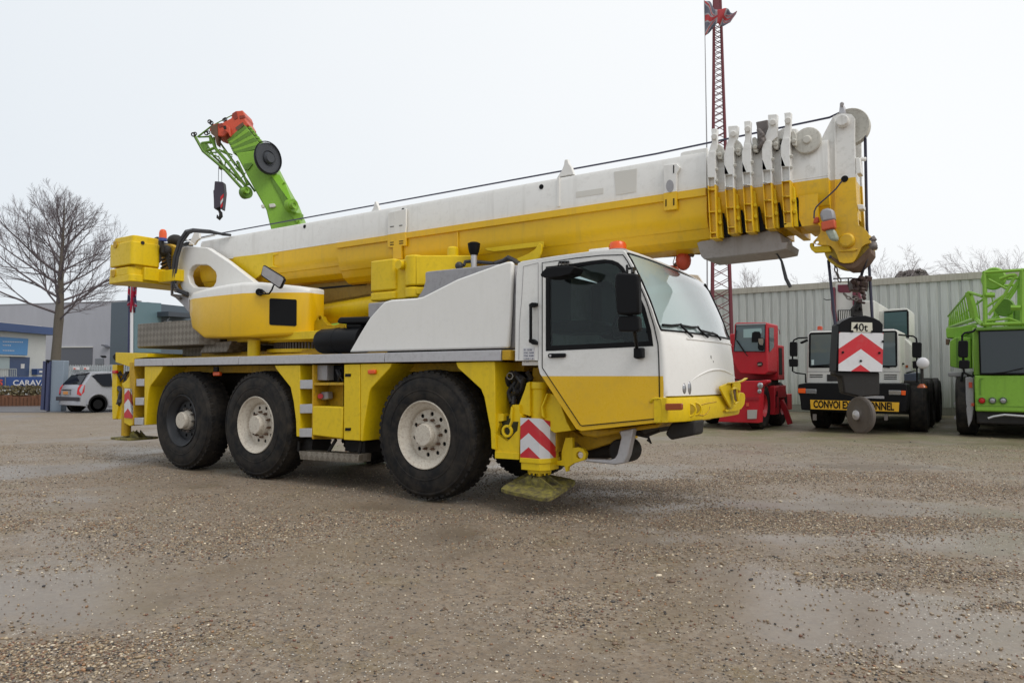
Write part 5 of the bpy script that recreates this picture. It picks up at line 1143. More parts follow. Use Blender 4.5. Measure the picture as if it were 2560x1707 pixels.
gpart('boom_top_edge', [(1130,930),(1225,915),(1300,1030),(1370,1210),(1350,1240)], paint('pale_green', (.25,.55,.03), dirt=.2), .50, .04, mb_)
for k in range(7):
    t = k/6.; l0, r0 = (585+70*t, 485+150*t), (850+185*t, 330+235*t)
    gpart('boom_collar', [(l0[0]+4,l0[1]+8),(l0[0]+30+8*k*.2,l0[1]-12),(r0[0]-60,r0[1]-25),(r0[0]-20,r0[1]+10),(r0[0]-20,r0[1]+28),(l0[0]+60,l0[1]+22),(l0[0]+10,l0[1]+22)], m_grnd if k % 2 == 0 else m_grn, .44, .86, bevel=.015)  # duller green on alternate collars stands for their shaded undersides
    gpart('collar_lug', [(r0[0]-40,r0[1]-20),(r0[0]+8,r0[1]-18),(r0[0]+12,r0[1]+6),(r0[0]-30,r0[1]+22)], m_grn, .3, .15, bevel=.01)
gpart('collar_core', [(600,470),(840,340),(1030,600),(690,670)], paint('dark_green_shade', (.035,.05,.015), dirt=.4), .36, .7)  # near-black green core, shade between the collars put into its colour
gpart('boom_head', [(645,170),(690,142),(745,138),(770,132),(785,150),(805,200),(800,232),(845,308),(720,395),(700,425),(660,425),(640,470),(612,440),(600,400),(560,440),(540,452),(480,448),(430,430),(372,378),(378,350),(420,300),(480,290),(530,285),(640,225),(640,200)], m_redo, .42, .8, bevel=.03)
gpart('head_recess', [(395,330),(475,300),(480,440),(470,560),(440,450),(400,420)], m_rust, .46, .3); gpart('head_recess', [(690,345),(780,280),(800,330),(720,390)], m_rust, .44, .05)
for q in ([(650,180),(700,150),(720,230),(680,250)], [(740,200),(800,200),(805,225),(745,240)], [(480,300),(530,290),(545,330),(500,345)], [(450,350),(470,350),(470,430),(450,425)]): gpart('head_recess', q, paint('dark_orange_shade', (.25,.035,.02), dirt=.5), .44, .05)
gpart('head_slot', [(565,340),(590,338),(600,372),(580,385),(566,375)], m_dark, .57, .05)
gpart('head_bracket', [(560,350),(600,330),(640,360),(650,460),(640,470),(615,420),(580,400)], m_redo, .55, .1, bevel=.02)
lj = MB()
for pts, r in (([(185,430),(290,620),(560,850),(750,1060)],.05), ([(370,430),(440,590),(590,760),(800,1040)],.055), ([(700,740),(760,860),(830,1030)],.045), ([(220,450),(395,315),(480,290)],.03), ([(400,310),(640,185)],.018),
               ([(235,450),(375,445)],.03), ([(275,525),(385,510)],.05), ([(330,620),(440,575)],.05), ([(340,640),(460,635)],.025), ([(360,650),(480,690)],.025), ([(480,690),(550,820)],.022), ([(550,830),(560,720)],.022), ([(540,850),(650,835)],.02),
               ([(590,860),(700,920)],.02), ([(670,960),(690,900)],.02), ([(480,600),(640,665)],.025), ([(500,620),(640,690)],.02), ([(660,790),(730,760)],.025), ([(680,820),(750,880)],.025), ([(740,960),(800,880)],.02), ([(540,600),(660,770)],.03), ([(370,450),(380,530)],.04), ([(415,450),(440,590)],.035), ([(620,730),(560,760)],.02), ([(700,960),(780,1000)],.02)):
    lj.tube([GM(*p, .35) for p in pts], r, 5)
for pts, r in (([(200,440),(300,615),(760,1040)],.035), ([(380,450),(810,1050)],.035)): lj.tube([GM(p[0]+14, p[1]-10, -.35) for p in pts], r, 5)
lj.prism([GM(*p,.38) for p in ((260,520),(300,510),(345,575),(320,640),(290,620))], -BN*.06)
lj.build('lattice_jib', m_grnd, gt, off=go)
pl_ = MB()
for (u, v, r) in ((178,425,.075),(200,415,.06),(375,270,.07),(395,285,.07),(335,410,.07),(360,400,.06),(550,250,.06),(565,240,.06)):
    pl_.lathe([(r*.55,-.02),(r,-.02),(r,.02),(r*.55,.02)], GM(u,v,.4), BN+Vector((.5,0,0)), 16, closed=True)
pl_.build('guide_ring', m_dark, gt, off=go, split=True)
def disc(name, u, v, r, mat, o=.5, n=None, th=.15, parent=gt, hub=None):
    a = (n or (BN*.55+BR*.83)).normalized(); d = MB().lathe([(0,.0),(r*.45,.0),(r*.5,-.03),(r*.97,-.05),(r,-.02),(r,th),(0,th)], GM(u,v,o), -a, 36).build(name, mat, parent, off=go)
    return d
m_reel = paint('dark_grey_reel', (.05,.055,.065), dirt=.3, rough=.5)
rl_ = disc('cable_reel', 1120, 748, .52, m_reel, .70, th=.07)
MB().lathe([(.50,-.03),(.53,-.03),(.53,.0),(.50,.0)], GM(1126,745,.80), -(BN*.55+BR*.83).normalized(), 36, closed=True).build('reel_rim', m_blk, rl_, off=go)
MB().lathe([(0,-.04),(.15,-.04),(.2,.05),(0,.05)], GM(1150,748,.78), -(BN*.55+BR*.83).normalized(), 24).build('reel_hub', m_reel, rl_, off=go)
disc('winch_drum', 1405, 1305, .22, m_grn, .7); disc('winch_hub', 1440, 1312, .12, m_grn, .85); disc('jib_reel', 850, 1140, .20, m_grnd, .6); disc('jib_reel', 862, 1130, .10, m_grn, .75)
gpart('winch_bracket', [(1290,1240),(1330,1235),(1400,1370),(1490,1375),(1475,1440),(1440,1500),(1380,1430)], m_grn, .5, .3, bevel=.02)
gpart('work_light', [(1100,1270),(1165,1262),(1185,1290),(1170,1310),(1110,1315)], m_wh2, .52, .1, bevel=.02); gpart('work_light', [(1005,1280),(1040,1275),(1045,1320),(1015,1318)], m_wh2, .52, .1, bevel=.02)
gpart('boom_bracket', [(800,790),(890,772),(905,790),(850,860),(810,850)], m_grnd, .5, .1); gpart('boom_bracket', [(1255,1030),(1290,1000),(1300,1020),(1270,1050)], m_grn, .5, .1)
body = MB(); 
Mx = Matrix.Translation(gbase) @ Matrix.Rotation(math.radians(90), 4, 'Z')
body.box((-5,-1.25,.6),(5.5,1.25,1.45), Mx); body.build('carrier_body', m_grnd, gt, off=go, bevel=.05)
body = MB().box((-2.5,-1.2,1.45),(1.2,1.2,2.1), Mx); body.build('superstructure', m_grn, gt, off=go, bevel=.08)
for y in (-1.27,.9):
    for x in (-4,-2.4,1.6,3.4):
        cW = Mx @ Vector((x,y,.68)); MB().lathe([(.3,0),(.62,0),(.68,.05),(.68,.32),(.62,.37),(.3,.37)], cW, Mx.to_3x3() @ Vector((0,1,0)), 28, closed=True).build('wheel', m_rub, gt, off=go)
hb0 = GM(430,1415); hbk = thing('hook_block', 'small dark hook block hanging on thin ropes from the green lattice jib', 'hook block', hb0); ho2 = tuple(hb0)
m_pblk = flat('dark_purple_block', (.045,.035,.055), .5)
MB().prism([GM(*p,.12) for p in ((392,962),(405,958),(490,966),(500,985),(510,1095),(505,1150),(488,1305),(468,1300),(455,1270),(425,1285),(400,1302),(382,1285),(380,1180),(374,1075),(385,1060))], -BN*.24).build('side_plate', m_pblk, hbk, off=ho2, bevel=.015)
for q, mt in ((((466,1150),(504,1110),(502,1150),(466,1200)), m_refr), (((466,1205),(500,1160),(496,1200),(466,1250)), m_refw), (((466,1255),(494,1215),(488,1270),(470,1290)), m_refr)):
    MB().prism([GM(*p,.13) for p in q], -BN*.012).build('warning_stripe', mt, hbk, off=ho2)
hkm = MB().tube([GM(432,1275,0), GM(430,1310,0)], .05, 8); hkm.tube([GM(*p,0) for p in ((428,1305),(450,1335),(452,1375),(430,1408),(410,1390),(408,1360))], [.035,.06,.07,.06,.04,.02], 8); hkm.build('hook', m_dark, hbk, off=ho2)
rp_ = MB()
for (a_, b_) in (((442,640),(428,962)), ((475,700),(470,966)), ((402,580),(398,640))): rp_.tube([GM(*a_,.1), GM(*b_,.05)], .010, 4)
rp_.build('hoist_rope', m_rope, gt, off=go, split=True)
MB().prism([GM(*p,.2) for p in ((450,740),(478,735),(488,800),(475,822),(452,815))], -BN*.15).build('rope_weight', m_rust, gt, off=go, bevel=.02)
# ================================================================== lattice mast and flags
DM = 26.
def MP(px, z, o=0.): q = PD((px, 940.2-(z-CAM.z)*F/DM), DM-o); return Vector((q.x, q.y, z))
def zm(y): return CAM.z + (940.2-y)*DM/F
mbase = MP(1808, 0); mast = thing('lattice_mast', 'tall tapering maroon lattice mast rising in front of the corrugated hall', 'lattice mast', mbase); mo = tuple(mbase)
ZT = 18.5
def legx(z, s):   # half width shrinks with height
    y = 940.2-(z-CAM.z)*F/DM
    return (1779.5+(1784.6-1779.5)*(1040-y)/1040) if s < 0 else (1836-(1836-1801.5)*(1040-y)/1040)
for s in (-1,1):
    for o in (0,-1):
        pts = []
        for z in (0,4,8,12,15.2,ZT):
            wdt = (legx(z,1)-legx(z,-1))*DM/F; pts.append(MP(legx(z,s), z, o*wdt))
        MB().tube(pts, [.072,.07,.062,.055,.05,.045], 6).build('mast_leg', m_mast, mast, off=mo)
lt = MB(); z = .3; k = 0
while z < 15.0:
    wdt = (legx(z,1)-legx(z,-1))*DM/F; h = max(.16, wdt*.55)
    lt.tube([MP(legx(z,-1),z), MP(legx(z+h,1),z+h)], .014, 4, False); lt.tube([MP(legx(z+h*1.02,-1),z+h*1.02), MP(legx(z,1),z)], .014, 4, False)
    if k % 1 == 0: lt.tube([MP(legx(z,-1),z+h*.5,-wdt), MP(legx(z,1),z+h*1.5,-wdt)], .014, 4, False)
    for s in (-1,1): lt.tube([MP(legx(z,s),z,0), MP(legx(z,s),z+h,-wdt)], .014, 4, False)
    z += h*1.18; k += 1
lt.build('lattice_bracing', m_mast, mast, off=mo)
q0 = zm(20); MB().prism([MP(legx(q0,-1),q0,.03), MP(legx(q0,1),q0,.03), MP(legx(ZT,1),ZT,.03), MP(legx(ZT,-1),ZT,.03)], -BN*.06).build('mast_plate', m_mast, mast, off=mo)
def flagmat(name, nav, red, whi, mode):
    m, nt, b = newmat(name); t = nt.nodes.new('ShaderNodeTexCoord'); s = nt.nodes.new('ShaderNodeSeparateXYZ'); nt.links.new(t.outputs['UV'], s.inputs[0])
    u, v = s.outputs[0], s.outputs[1]; au = math_(nt, 'ABSOLUTE', math_(nt, 'SUBTRACT', u, .5)); av = math_(nt, 'ABSOLUTE', math_(nt, 'SUBTRACT', v, .5))
    dg_ = math_(nt, 'ABSOLUTE', math_(nt, 'SUBTRACT', au, av)); c1 = math_(nt, 'MINIMUM', au, av)
    c = mixc(nt, math_(nt, 'LESS_THAN', dg_, .09), nav, whi); c = mixc(nt, math_(nt, 'LESS_THAN', dg_, .03), c, red)
    c = mixc(nt, math_(nt, 'LESS_THAN', c1, .13), c, whi); c = mixc(nt, math_(nt, 'LESS_THAN', c1, .085), c, red)
    nt.links.new(c, b.inputs['Base Color']); b.inputs['Roughness'].default_value = .8
    tr2 = nt.nodes.new('ShaderNodeBsdfTranslucent'); nt.links.new(c, tr2.inputs[0]); mx = nt.nodes.new('ShaderNodeMixShader'); mx.inputs[0].default_value = .4
    o = [n for n in nt.nodes if n.type == 'OUTPUT_MATERIAL'][0]; nt.links.new(b.outputs[0], mx.inputs[1]); nt.links.new(tr2.outputs[0], mx.inputs[2]); nt.links.new(mx.outputs[0], o.inputs[0]); return m
def cloth(name, top, bot, fn, mat, parent, off, amp, th=.004):
    n = 24; m_ = 10; vs = []; 
    def at(l, t):
        d = t*(len(l)-1); i = min(int(d), len(l)-2); f = d-i; return (l[i][0]*(1-f)+l[i+1][0]*f, l[i][1]*(1-f)+l[i+1][1]*f)
    me = bpy.data.meshes.new(name)
    for j in range(m_+1):
        for i in range(n+1):
            a, b = at(top, i/n), at(bot, i/n); p = (a[0]+(b[0]-a[0])*j/m_, a[1]+(b[1]-a[1])*j/m_)
            vs.append(tuple(fn(p, amp*math.sin(i*.55+j*.25)*min(1, i/5)) - Vector(off)))
    fs = [(j*(n+1)+i, j*(n+1)+i+1, (j+1)*(n+1)+i+1, (j+1)*(n+1)+i) for j in range(m_) for i in range(n)]
    me.from_pydata(vs, [], fs); uv = me.uv_layers.new(name='UVMap')
    for l in me.loops: k = l.vertex_index; uv.data[l.index].uv = ((k % (n+1))/n, 1-(k//(n+1))/m_)
    me.materials.append(mat); me.shade_smooth(); o = bpy.data.objects.new(name, me); COL.objects.link(o); o.parent = parent
    s = o.modifiers.new('Solidify', 'SOLIDIFY'); s.thickness = th; return o
DP = 25.4
def FPt(p, o=0.): return PD(p, DP)+BN*o
fb_ = PD((1768,940), DP); fb_.z = 0
fp = thing('flagpole', 'thin flagpole with a ragged red, white and navy flag flying beside the mast', 'flagpole', fb_); fo = tuple(fb_)
MB().tube([fb_, FPt(N(228,1230)), FPt(N(213,320)), FPt(N(206,0)), FPt(N(204,-60))], [.03,.022,.014,.012,.01], 6).build('pole', m_galv, fp, off=fo)
cloth('flag', [N(*p) for p in ((207,8),(250,28),(300,60),(355,85),(410,95),(455,96),(474,110))], [N(*p) for p in ((212,312),(250,275),(290,235),(320,205),(370,212),(420,208),(476,124))], FPt, flagmat('ragged_flag_cloth', (.22,.22,.28), (.60,.09,.10), (.50,.48,.50), 0), fp, fo, .16)
DL = 33.
def LPt(p, o=0.): return PD(p, DL)+BN*o
lb_ = PD((330,940), DL); lb_.z = 0
fl2 = thing('flagpole', 'white flagpole with a limp red and navy flag below the rear counterweight', 'flagpole', lb_); fo2 = tuple(lb_)
MB().tube([lb_, LPt((330,600))], [.075,.06], 10).build('pole', m_refw, fl2, off=fo2)
cloth('flag', [L(*p) for p in ((1200,180),(1225,180),(1255,185),(1285,200))], [L(*p) for p in ((1186,460),(1220,525),(1250,530),(1280,470))], LPt, flagmat('limp_flag_cloth', (.05,.05,.13), (.55,.03,.08), (.35,.25,.33), 0), fl2, fo2, .14)
MB().prism([LPt(L(*p),-.1) for p in ((1190,300),(1216,300),(1212,900),(1180,900))], -BN*.1).build('pole_sleeve', paint('navy_sleeve', (.04,.045,.11), dirt=.2), fl2, off=fo2)
import numpy as np
# ================================================================== corrugated hall
YH0 = 22.8; X0h, X1h, ZH = -14.0, 46.0, 5.1
hall = thing('industrial_hall', 'long pale corrugated metal hall behind the parked cranes', 'building', (16, YH0, 0)); ho_f = (16, YH0, 0)
def cladmat(name, col, d1, d2):
    m, nt, b = newmat(name); n1 = noiz(nt, 1.2, 5, mapping(nt, 1, 1, .25), .6); n2 = noiz(nt, 9, 5, mapping(nt, 2.5, 1, .12), .65)
    g = nt.nodes.new('ShaderNodeNewGeometry'); s = nt.nodes.new('ShaderNodeSeparateXYZ'); nt.links.new(g.outputs['Position'], s.inputs[0])
    low = ramp(nt, math_(nt, 'ADD', s.outputs[2], math_(nt, 'MULTIPLY', n2, -1.5)), -.5, .6, 1, 0)
    c = mixc(nt, ramp(nt, n1, .3, .7, 0, .55), col, tuple(x*.82 for x in col)); c = mixc(nt, ramp(nt, n2, .45, .8, 0, .7), c, d1); c = mixc(nt, math_(nt, 'MULTIPLY', low, .6), c, d2)
    nt.links.new(c, b.inputs['Base Color']); b.inputs['Roughness'].default_value = .6; return m
m_clad = cladmat('weathered_cladding', (.55,.56,.525), (.33,.33,.28), (.17,.20,.11))
m_fas = cladmat('stained_fascia', (.47,.44,.37), (.24,.20,.15), (.36,.33,.28))
pts = []; x = X0h; pit = .33
while x < X1h:
    pts += [(x, 0), (x+.20, 0), (x+.235, .045), (x+.295, .045)]; x += pit
rows = [[Vector((px, YH0+py, z)) for px, py in pts] for z in (.28, 1.6, 3.2, 4.88)]
MB().grid(rows).build('corrugated_cladding', m_clad, hall, off=ho_f, smooth=0)
MB().box((X0h,YH0-.05,4.86),(X1h,YH0+.25,ZH)).build('fascia', m_fas, hall, off=ho_f)
MB().box((X0h,YH0+.06,0),(X1h,YH0+18,4.9)).build('hall_body', m_clad, hall, off=ho_f)
MB().box((X0h,YH0-.06,0),(X1h,YH0+.05,.27)).build('plinth', paint('mossy_concrete', (.20,.20,.16), dirt=.8, dcol=(.07,.09,.04)), hall, off=ho_f)
c = PY(W3(1290,950), YH0-.2); fl_ = MB().prism([c+Vector(v) for v in ((-.18,0,.16),(.16,0,.16),(.16,0,-.02),(.02,0,.06),(-.02,0,-.16),(-.1,0,-.1),(-.06,0,.04),(-.18,0,.08))], (0,.15,0)).build('security_camera', m_blk, hall, off=ho_f)
MB().box((-3.2,YH0+.03,2.6),(-2.9,YH0+.05,2.7)).build('wall_tag', m_blk, hall, off=ho_f) if 0 else None
# ================================================================== buildings across the road on the left
def wallplane(pa, da, pb, db):
    a, b = PD((pa,940), da), PD((pb,940), db); d = (b-a); d.z = 0; d.normalize(); n = Vector((d.y, -d.x, 0))
    if n.dot(CAM-a) < 0: n = -n
    def at(p, out=0.):
        r = ray(p); t = (a-CAM).dot(n)/r.dot(n); return CAM + r*t + n*out
    return at, a, b, d, n
def bbox3(a, b, z0, z1, back, n): return MB().prism([Vector((a.x,a.y,z0)), Vector((b.x,b.y,z0)), Vector((b.x,b.y,z1)), Vector((a.x,a.y,z1))], -n*back)
m_gw = cladmat('grey_panel_wall', (.40,.40,.44), (.34,.34,.37), (.36,.36,.39))
at, a, b, d, n = wallplane(0, 60.6, 319, 57.5); a = a - d*14
gr_loc = Vector(((a.x+b.x)/2, (a.y+b.y)/2, 0)); gb = thing('warehouse', 'tall plain grey warehouse wall behind the bare tree', 'building', gr_loc); of = tuple(gr_loc)
zr = at((319,755)).z; bbox3(a, b, 0, zr, 25, n).build('wall', m_gw, gb, off=of)
bbox3(a-d*.1, b+d*.1, zr-.02, zr+.12, 25, n).build('roof_edge', paint('roof_trim', (.26,.26,.28)), gb, off=of)
def wp(at, v, pts, out, th, n, name, mat, par, of, bevel=0.): return MB().prism([at(v(*p), out) for p in pts], -n*th).build(name, mat, par, off=of, bevel=bevel)
m_dg = flat('dark_grey_door', (.10,.105,.125), .5); m_mg = flat('mid_grey_panel', (.17,.18,.20), .5)
rd_ = wp(at, L, [(555,852),(866,850),(862,1015),(552,1015)], .06, .1, n, 'roller_door', m_dg, gb, of); wp(at, L, [(893,957),(970,956),(970,1012),(892,1012)], .06, .1, n, 'side_door', m_mg, gb, of)
wp(at, L, [(552,846),(868,844),(868,853),(552,855)], .12, .12, n, 'door_lintel', m_wh2, gb, of); wp(at, L, [(980,828),(1005,830),(1030,850),(1022,856),(1000,842),(980,840)], .4, .4, n, 'wall_lamp', m_dg, gb, of)
wp(at, L, [(1005,935),(1030,930),(1042,942),(1028,952)], .8, .3, n, 'wall_lamp', m_blk, gb, of)
at, a, b, d, n = wallplane(334, 50, 480, 54.5); tl = Vector(((a.x+b.x)/2,(a.y+b.y)/2,0)); tb2 = thing('office_building', 'dark teal office building with flat roof right of the grey warehouse', 'building', tl); of = tuple(tl)
zr = at((348,754)).z; bbox3(a, b+d*6, 0, zr, 2.5, n).build('wall', paint('dark_slate_wall', (.085,.11,.135), dirt=.2), tb2, off=of)
wp(at, L, [(1250,425),(1500,440),(1498,900),(1250,900)], .05, .1, n, 'teal_facade', paint('teal_wall', (.12,.19,.215), dirt=.2, dcol=(.1,.15,.17)), tb2, of)
wp(at, L, [(1462,522),(1720,545),(1720,582),(1462,566)], 1.2, 1.2, n, 'canopy', flat('canopy_dark', (.05,.06,.075), .5), tb2, of)
for q in (((1520,600),(1560,602),(1560,640),(1520,640)), ((1565,605),(1595,606),(1594,640),(1566,640)), ((1610,600),(1700,606),(1700,700),(1610,700))): wp(at, L, list(q), .08, .1, n, 'window', m_mg if q[0][0] != 1565 else flat('pale_window', (.42,.46,.5), .2), tb2, of)
wp(at, L, [(1480,600),(1500,575),(1506,578),(1488,606),(1486,640),(1480,640)], .9, .1, n, 'downpipe', m_mg, tb2, of); wp(at, L, [(1670,562),(1700,556),(1702,568),(1672,572)], 1.3, .1, n, 'lamp', m_wh2, tb2, of)
for q in (((1325,402),(1412,412),(1412,436),(1325,428)), ((1470,424),(1545,434),(1545,452),(1470,446))): wp(at, L, list(q), -1.0, 2, n, 'rooftop_unit', m_galv, tb2, of)
at, a, b, d, n = wallplane(0, 40.4, 112, 44); a = a - d*12
sl2 = Vector(((a.x+b.x)/2,(a.y+b.y)/2,0)); shp = thing('shop_building', 'low white shop with dark blue roof edge, light blue sign and blue door', 'building', sl2); of = tuple(sl2)
zr = at((110,836)).z; bbox3(a, b, 0, zr, 10, n).build('wall', paint('white_render', (.56,.57,.56), dirt=.15), shp, off=of)
m_rb = flat('roof_blue', (.035,.075,.21), .4); m_lb = paint('sign_light_blue', (.08,.25,.52), dirt=.1); m_db = flat('door_blue', (.03,.06,.15), .35)
bbox3(a-d*.3, b+d*.55, zr-.02, zr+.42, 10.8, n).build('roof_edge', m_rb, shp, off=of).data.transform(Matrix.Translation(n*.5)); bbox3(a-d*.3, b-d*.4, zr+.40, zr+.5, 10, n).build('roof_top', m_wh2, shp, off=of)
sgn = wp(at, L, [(-400,735),(0,755),(250,772),(240,926),(0,915),(-400,900)], .10, .1, n, 'shop_sign', m_lb, shp, of)
for (u0, v0, u1, v1) in ((10,798,190,803),(10,832,82,836),(10,880,120,886)):
    k = u0
    while k < u1: wp(at, L, [(k,v0-4+(k-u0)*.03),(k+9,v0-4+(k-u0)*.03),(k+9,v0+4+(k-u0)*.03),(k,v0+4+(k-u0)*.03)], .115, .02, n, 'sign_lettering', m_refw, sgn, of); k += 16
wp(at, L, [(-400,918),(0,924),(240,932),(240,940),(0,934),(-400,928)], .2, .2, n, 'sign_ledge', m_wh2, shp, of)
dr_ = wp(at, L, [(85,942),(272,945),(262,1122),(82,1122)], .05, .08, n, 'door', m_db, shp, of); wp(at, L, [(186,1006),(220,1006),(216,1048),(185,1048)], .07, .02, n, 'door_notice', m_refw, dr_, of)
wp(at, L, [(-400,925),(88,944),(82,1055),(-400,1055)], .04, .08, n, 'shop_window', flat('pale_blue_window', (.32,.39,.41), .15), shp, of)
mbx = wp(at, L, [(293,1052),(347,1050),(345,1108),(294,1108)], .35, .35, n, 'letter_box', m_rb, shp, of, .02); wp(at, L, [(313,1068),(342,1068),(340,1088),(312,1088)], .37, .02, n, 'box_label', m_refw, mbx, of)
# fence banner and hedge bank
at, a, b, d, n = wallplane(-160, 34.5, 112, 36); bl = Vector((b.x,b.y,0)); bn = thing('advertising_banner', 'long dark blue banner with white lettering on a low rail before the shop', 'banner', bl); of = tuple(bl)
bb = wp(at, L, [(-600,1132),(0,1128),(45,1127),(420,1125),(420,1236),(0,1240),(-600,1248)], .0, .04, n, 'banner_sheet', paint('banner_blue', (.03,.07,.22), dirt=.15), bn, of)
wp(at, L, [(-600,1240),(0,1238),(420,1232),(420,1240),(0,1246),(-600,1252)], .03, .08, n, 'bottom_rail', m_wh2, bn, of)
wp(at, L, [(48,1118),(56,1118),(56,1246),(48,1246)], .05, .06, n, 'rail_post', m_mg, bn, of)
o0 = at(L(120,1206), .03); up3 = Vector((0,0,1)); dd = d if d.dot(RGT) > 0 else -d
tx = textmesh('CARAVAN', .37, m_refw, o0, dd, up3, 'banner_lettering', bb, bold=.006, depth=.01, off=of); o1 = at(L(403,1206), .03)
textmesh('S', .40, m_redo, at(L(-14,1206), .03), dd, up3, 'banner_lettering', bb, bold=.01, depth=.01, off=of)
fa = thing('rail_fence', 'grey rail fence running along the shop front above the banner', 'fence', bl); 
fm = MB()
for k in range(40): fm.prism([at(L(-600+k*19,1050+ (k%2)*0),-.1), at(L(-592+k*19,1050),-.1), at(L(-592+k*19,1128),-.1), at(L(-600+k*19,1128),-.1)], -n*.03)
fm.prism([at(L(-600,1048),-.08), at(L(142,1048),-.08), at(L(142,1056),-.08), at(L(-600,1058),-.08)], -n*.05); fm.build('fence_rails', paint('pale_rail_grey', (.28,.30,.30)), fa, off=of)
hg = MB(); rnd = random.Random(5)
q0, q1 = PD((-250,940), 33.5), PD((115,940), 34.6); q2 = PD((240,940), 36)
for k in range(5200):
    t = rnd.random(); p = (q0.lerp(q1, t/.75) if t < .75 else q1.lerp(q2, (t-.75)/.25)); p = p + n*rnd.uniform(-.5, .4); h = rnd.random()**.8*.95; p.z = h
    u = Vector((rnd.gauss(0,1), rnd.gauss(0,1), rnd.gauss(0,1))).normalized()*.055; w_ = u.cross(Vector((rnd.gauss(0,1), rnd.gauss(0,1), rnd.gauss(0,1)))).normalized()*.035
    hg.mat(1 if h > .5 else 0).add([p-u-w_, p+u-w_, p+u+w_, p-u+w_], [(0,1,2,3)])
for k in range(40): 
    t = k/39; p = q0.lerp(q1, t); hg.mat(0).box((p.x-.45,p.y-.45,0),(p.x+.45,p.y+.45,.35+.2*rnd.random()))
hgo = hg.build('hedge_bank', [paint('russet_leaves', (.15,.07,.04), dirt=.5, dcol=(.08,.05,.03), rough=.8), paint('olive_leaves', (.14,.115,.06), dirt=.5, dcol=(.08,.07,.04), rough=.8)], smooth=0)
tag(hgo, 'low russet leaf covered bank below the blue banner', 'hedge', kind='stuff')
# gate post, sliding gate, palisade fence
gp0 = PD(L(525,1450), 28.8); gp0.z = 0
gpo = thing('gate_post', 'broad blue grey box gate post standing at the yard entrance', 'gate post', gp0); of = tuple(gp0)
def GP(u, v, o=0., D=28.8): return PD(L(u,v), D)+BN*o
m_gp = paint('blue_grey_paint', (.21,.255,.31), dirt=.25, dcol=(.15,.17,.19)); m_gd = paint('dark_blue_gate', (.045,.055,.12), dirt=.3)
MB().prism([GP(480,972), GP(598,975), GP(570,1452), GP(462,1450)], -BN*.35).build('post_box', m_gp, gpo, off=of, bevel=.02)
gt2 = thing('sliding_gate', 'dark blue sliding gate end with rollers left of the gate post', 'gate', GP(430,1450)*1.0); of = tuple(gt2.location)
gm = MB().prism([GP(415,980,.1), GP(440,985,.1), GP(420,1435,.1), GP(390,1432,.1)], -BN*.6); gm.prism([GP(455,985,.1), GP(480,980,.1), GP(460,1440,.1), GP(432,1440,.1)], -BN*.3); gm.prism([GP(418,1000,.0), GP(478,1000,.0), GP(455,1420,.0), GP(398,1420,.0)], -BN*.2); gm.build('gate_leaf', m_gd, gt2, off=of, bevel=.01)
MB().prism([GP(440,975,.12), GP(448,968,.12), GP(470,968,.12), GP(482,978,.12), GP(470,1000,.12)], -BN*.2).build('roller_bracket', m_blk, gt2, off=of); MB().prism([GP(395,1440,.12), GP(460,1440,.12), GP(430,1452,.12), GP(380,1455,.12)], -BN*.2).build('gate_foot', m_galv, gt2, off=of)
pf0 = PD((300,940), 33); pf0.z = 0; pf = thing('palisade_fence', 'pale grey palisade fence with two small white signs behind the silver car', 'fence', pf0); of = tuple(pf0)
def PP(px, z, o=0.): q = PD((px,940), 33); return Vector((q.x,q.y,z)) + BN*o
pm = MB(); x = 155.
while x < 640: 
    pm.prism([PP(x,.05), PP(x+3.6,.05), PP(x+3.6,1.86), PP(x+1.8,1.93), PP(x,1.86)], -BN*.03); x += 6.1
for z in (.35,1.65): pm.prism([PP(155,z,-.03), PP(640,z,-.03), PP(640,z+.06,-.03), PP(155,z+.06,-.03)], -BN*.04)
pm.build('pales', paint('galvanised_pale', (.33,.36,.37), dirt=.3), pf, off=of, smooth=0)
for x in (155,270,400,530): MB().prism([PP(x,0,-.05), PP(x+6,0,-.05), PP(x+6,1.95,-.05), PP(x,1.95,-.05)], -BN*.1).build('fence_post', m_galv, pf, off=of)
for u in ((680,742),(778,832)):
    MB().prism([PD(L(u[0],1034),32.9), PD(L(u[1],1034),32.9), PD(L(u[1],1062),32.9), PD(L(u[0],1062),32.9)], -BN*.02).build('fence_sign', m_refw, pf, off=of)
    MB().prism([PD(L(u[0]+8,1044),32.87), PD(L(u[0]+24,1044),32.87), PD(L(u[0]+24,1056),32.87), PD(L(u[0]+8,1056),32.87)], BN*.02).build('sign_mark', m_redo, pf, off=of)
# ================================================================== silver car, rear to the camera
cl_ = Vector((-24.45, 8.2, 0)); car = thing('parked_car', 'silver family car parked with its tail to the yard beside the gate post', 'car', cl_); of = tuple(cl_)
HWc = .86; xl, xr = cl_.x-HWc, cl_.x+HWc; y0 = 5.98
prof = [(0,.30),(0.02,.55),(.04,.66),(.03,.86),(.10,1.02),(.22,1.16),(.42,1.45),(.60,1.55),(1.2,1.60),(2.0,1.585),(2.6,1.50),(3.2,1.15),(3.45,1.03),(4.1,.86),(4.25,.70),(4.25,.32),(3.9,.24),(.3,.24)]
def carx(z): return HWc - max(0, z-.95)*.30 - max(0, .4-z)*.2
vs = []; n_ = len(prof)
stn = (-1,-.93,-.6,0,.6,.93,1)
for s in stn:
    for y, z in prof:
        e = abs(s)**6; vs.append(Vector((cl_.x + s*carx(z), y0+y+(.10*e if y < .6 else -.12*e if y > 3.2 else 0), z-(.03*e if z > 1.4 else 0))))
bm_ = MB(); bm_.add(vs, [(i*n_+k, (i+1)*n_+k, (i+1)*n_+(k+1) % n_, i*n_+(k+1) % n_) for i in range(len(stn)-1) for k in range(n_)] + [tuple(range(n_)), tuple(reversed(range((len(stn)-1)*n_, len(stn)*n_)))])
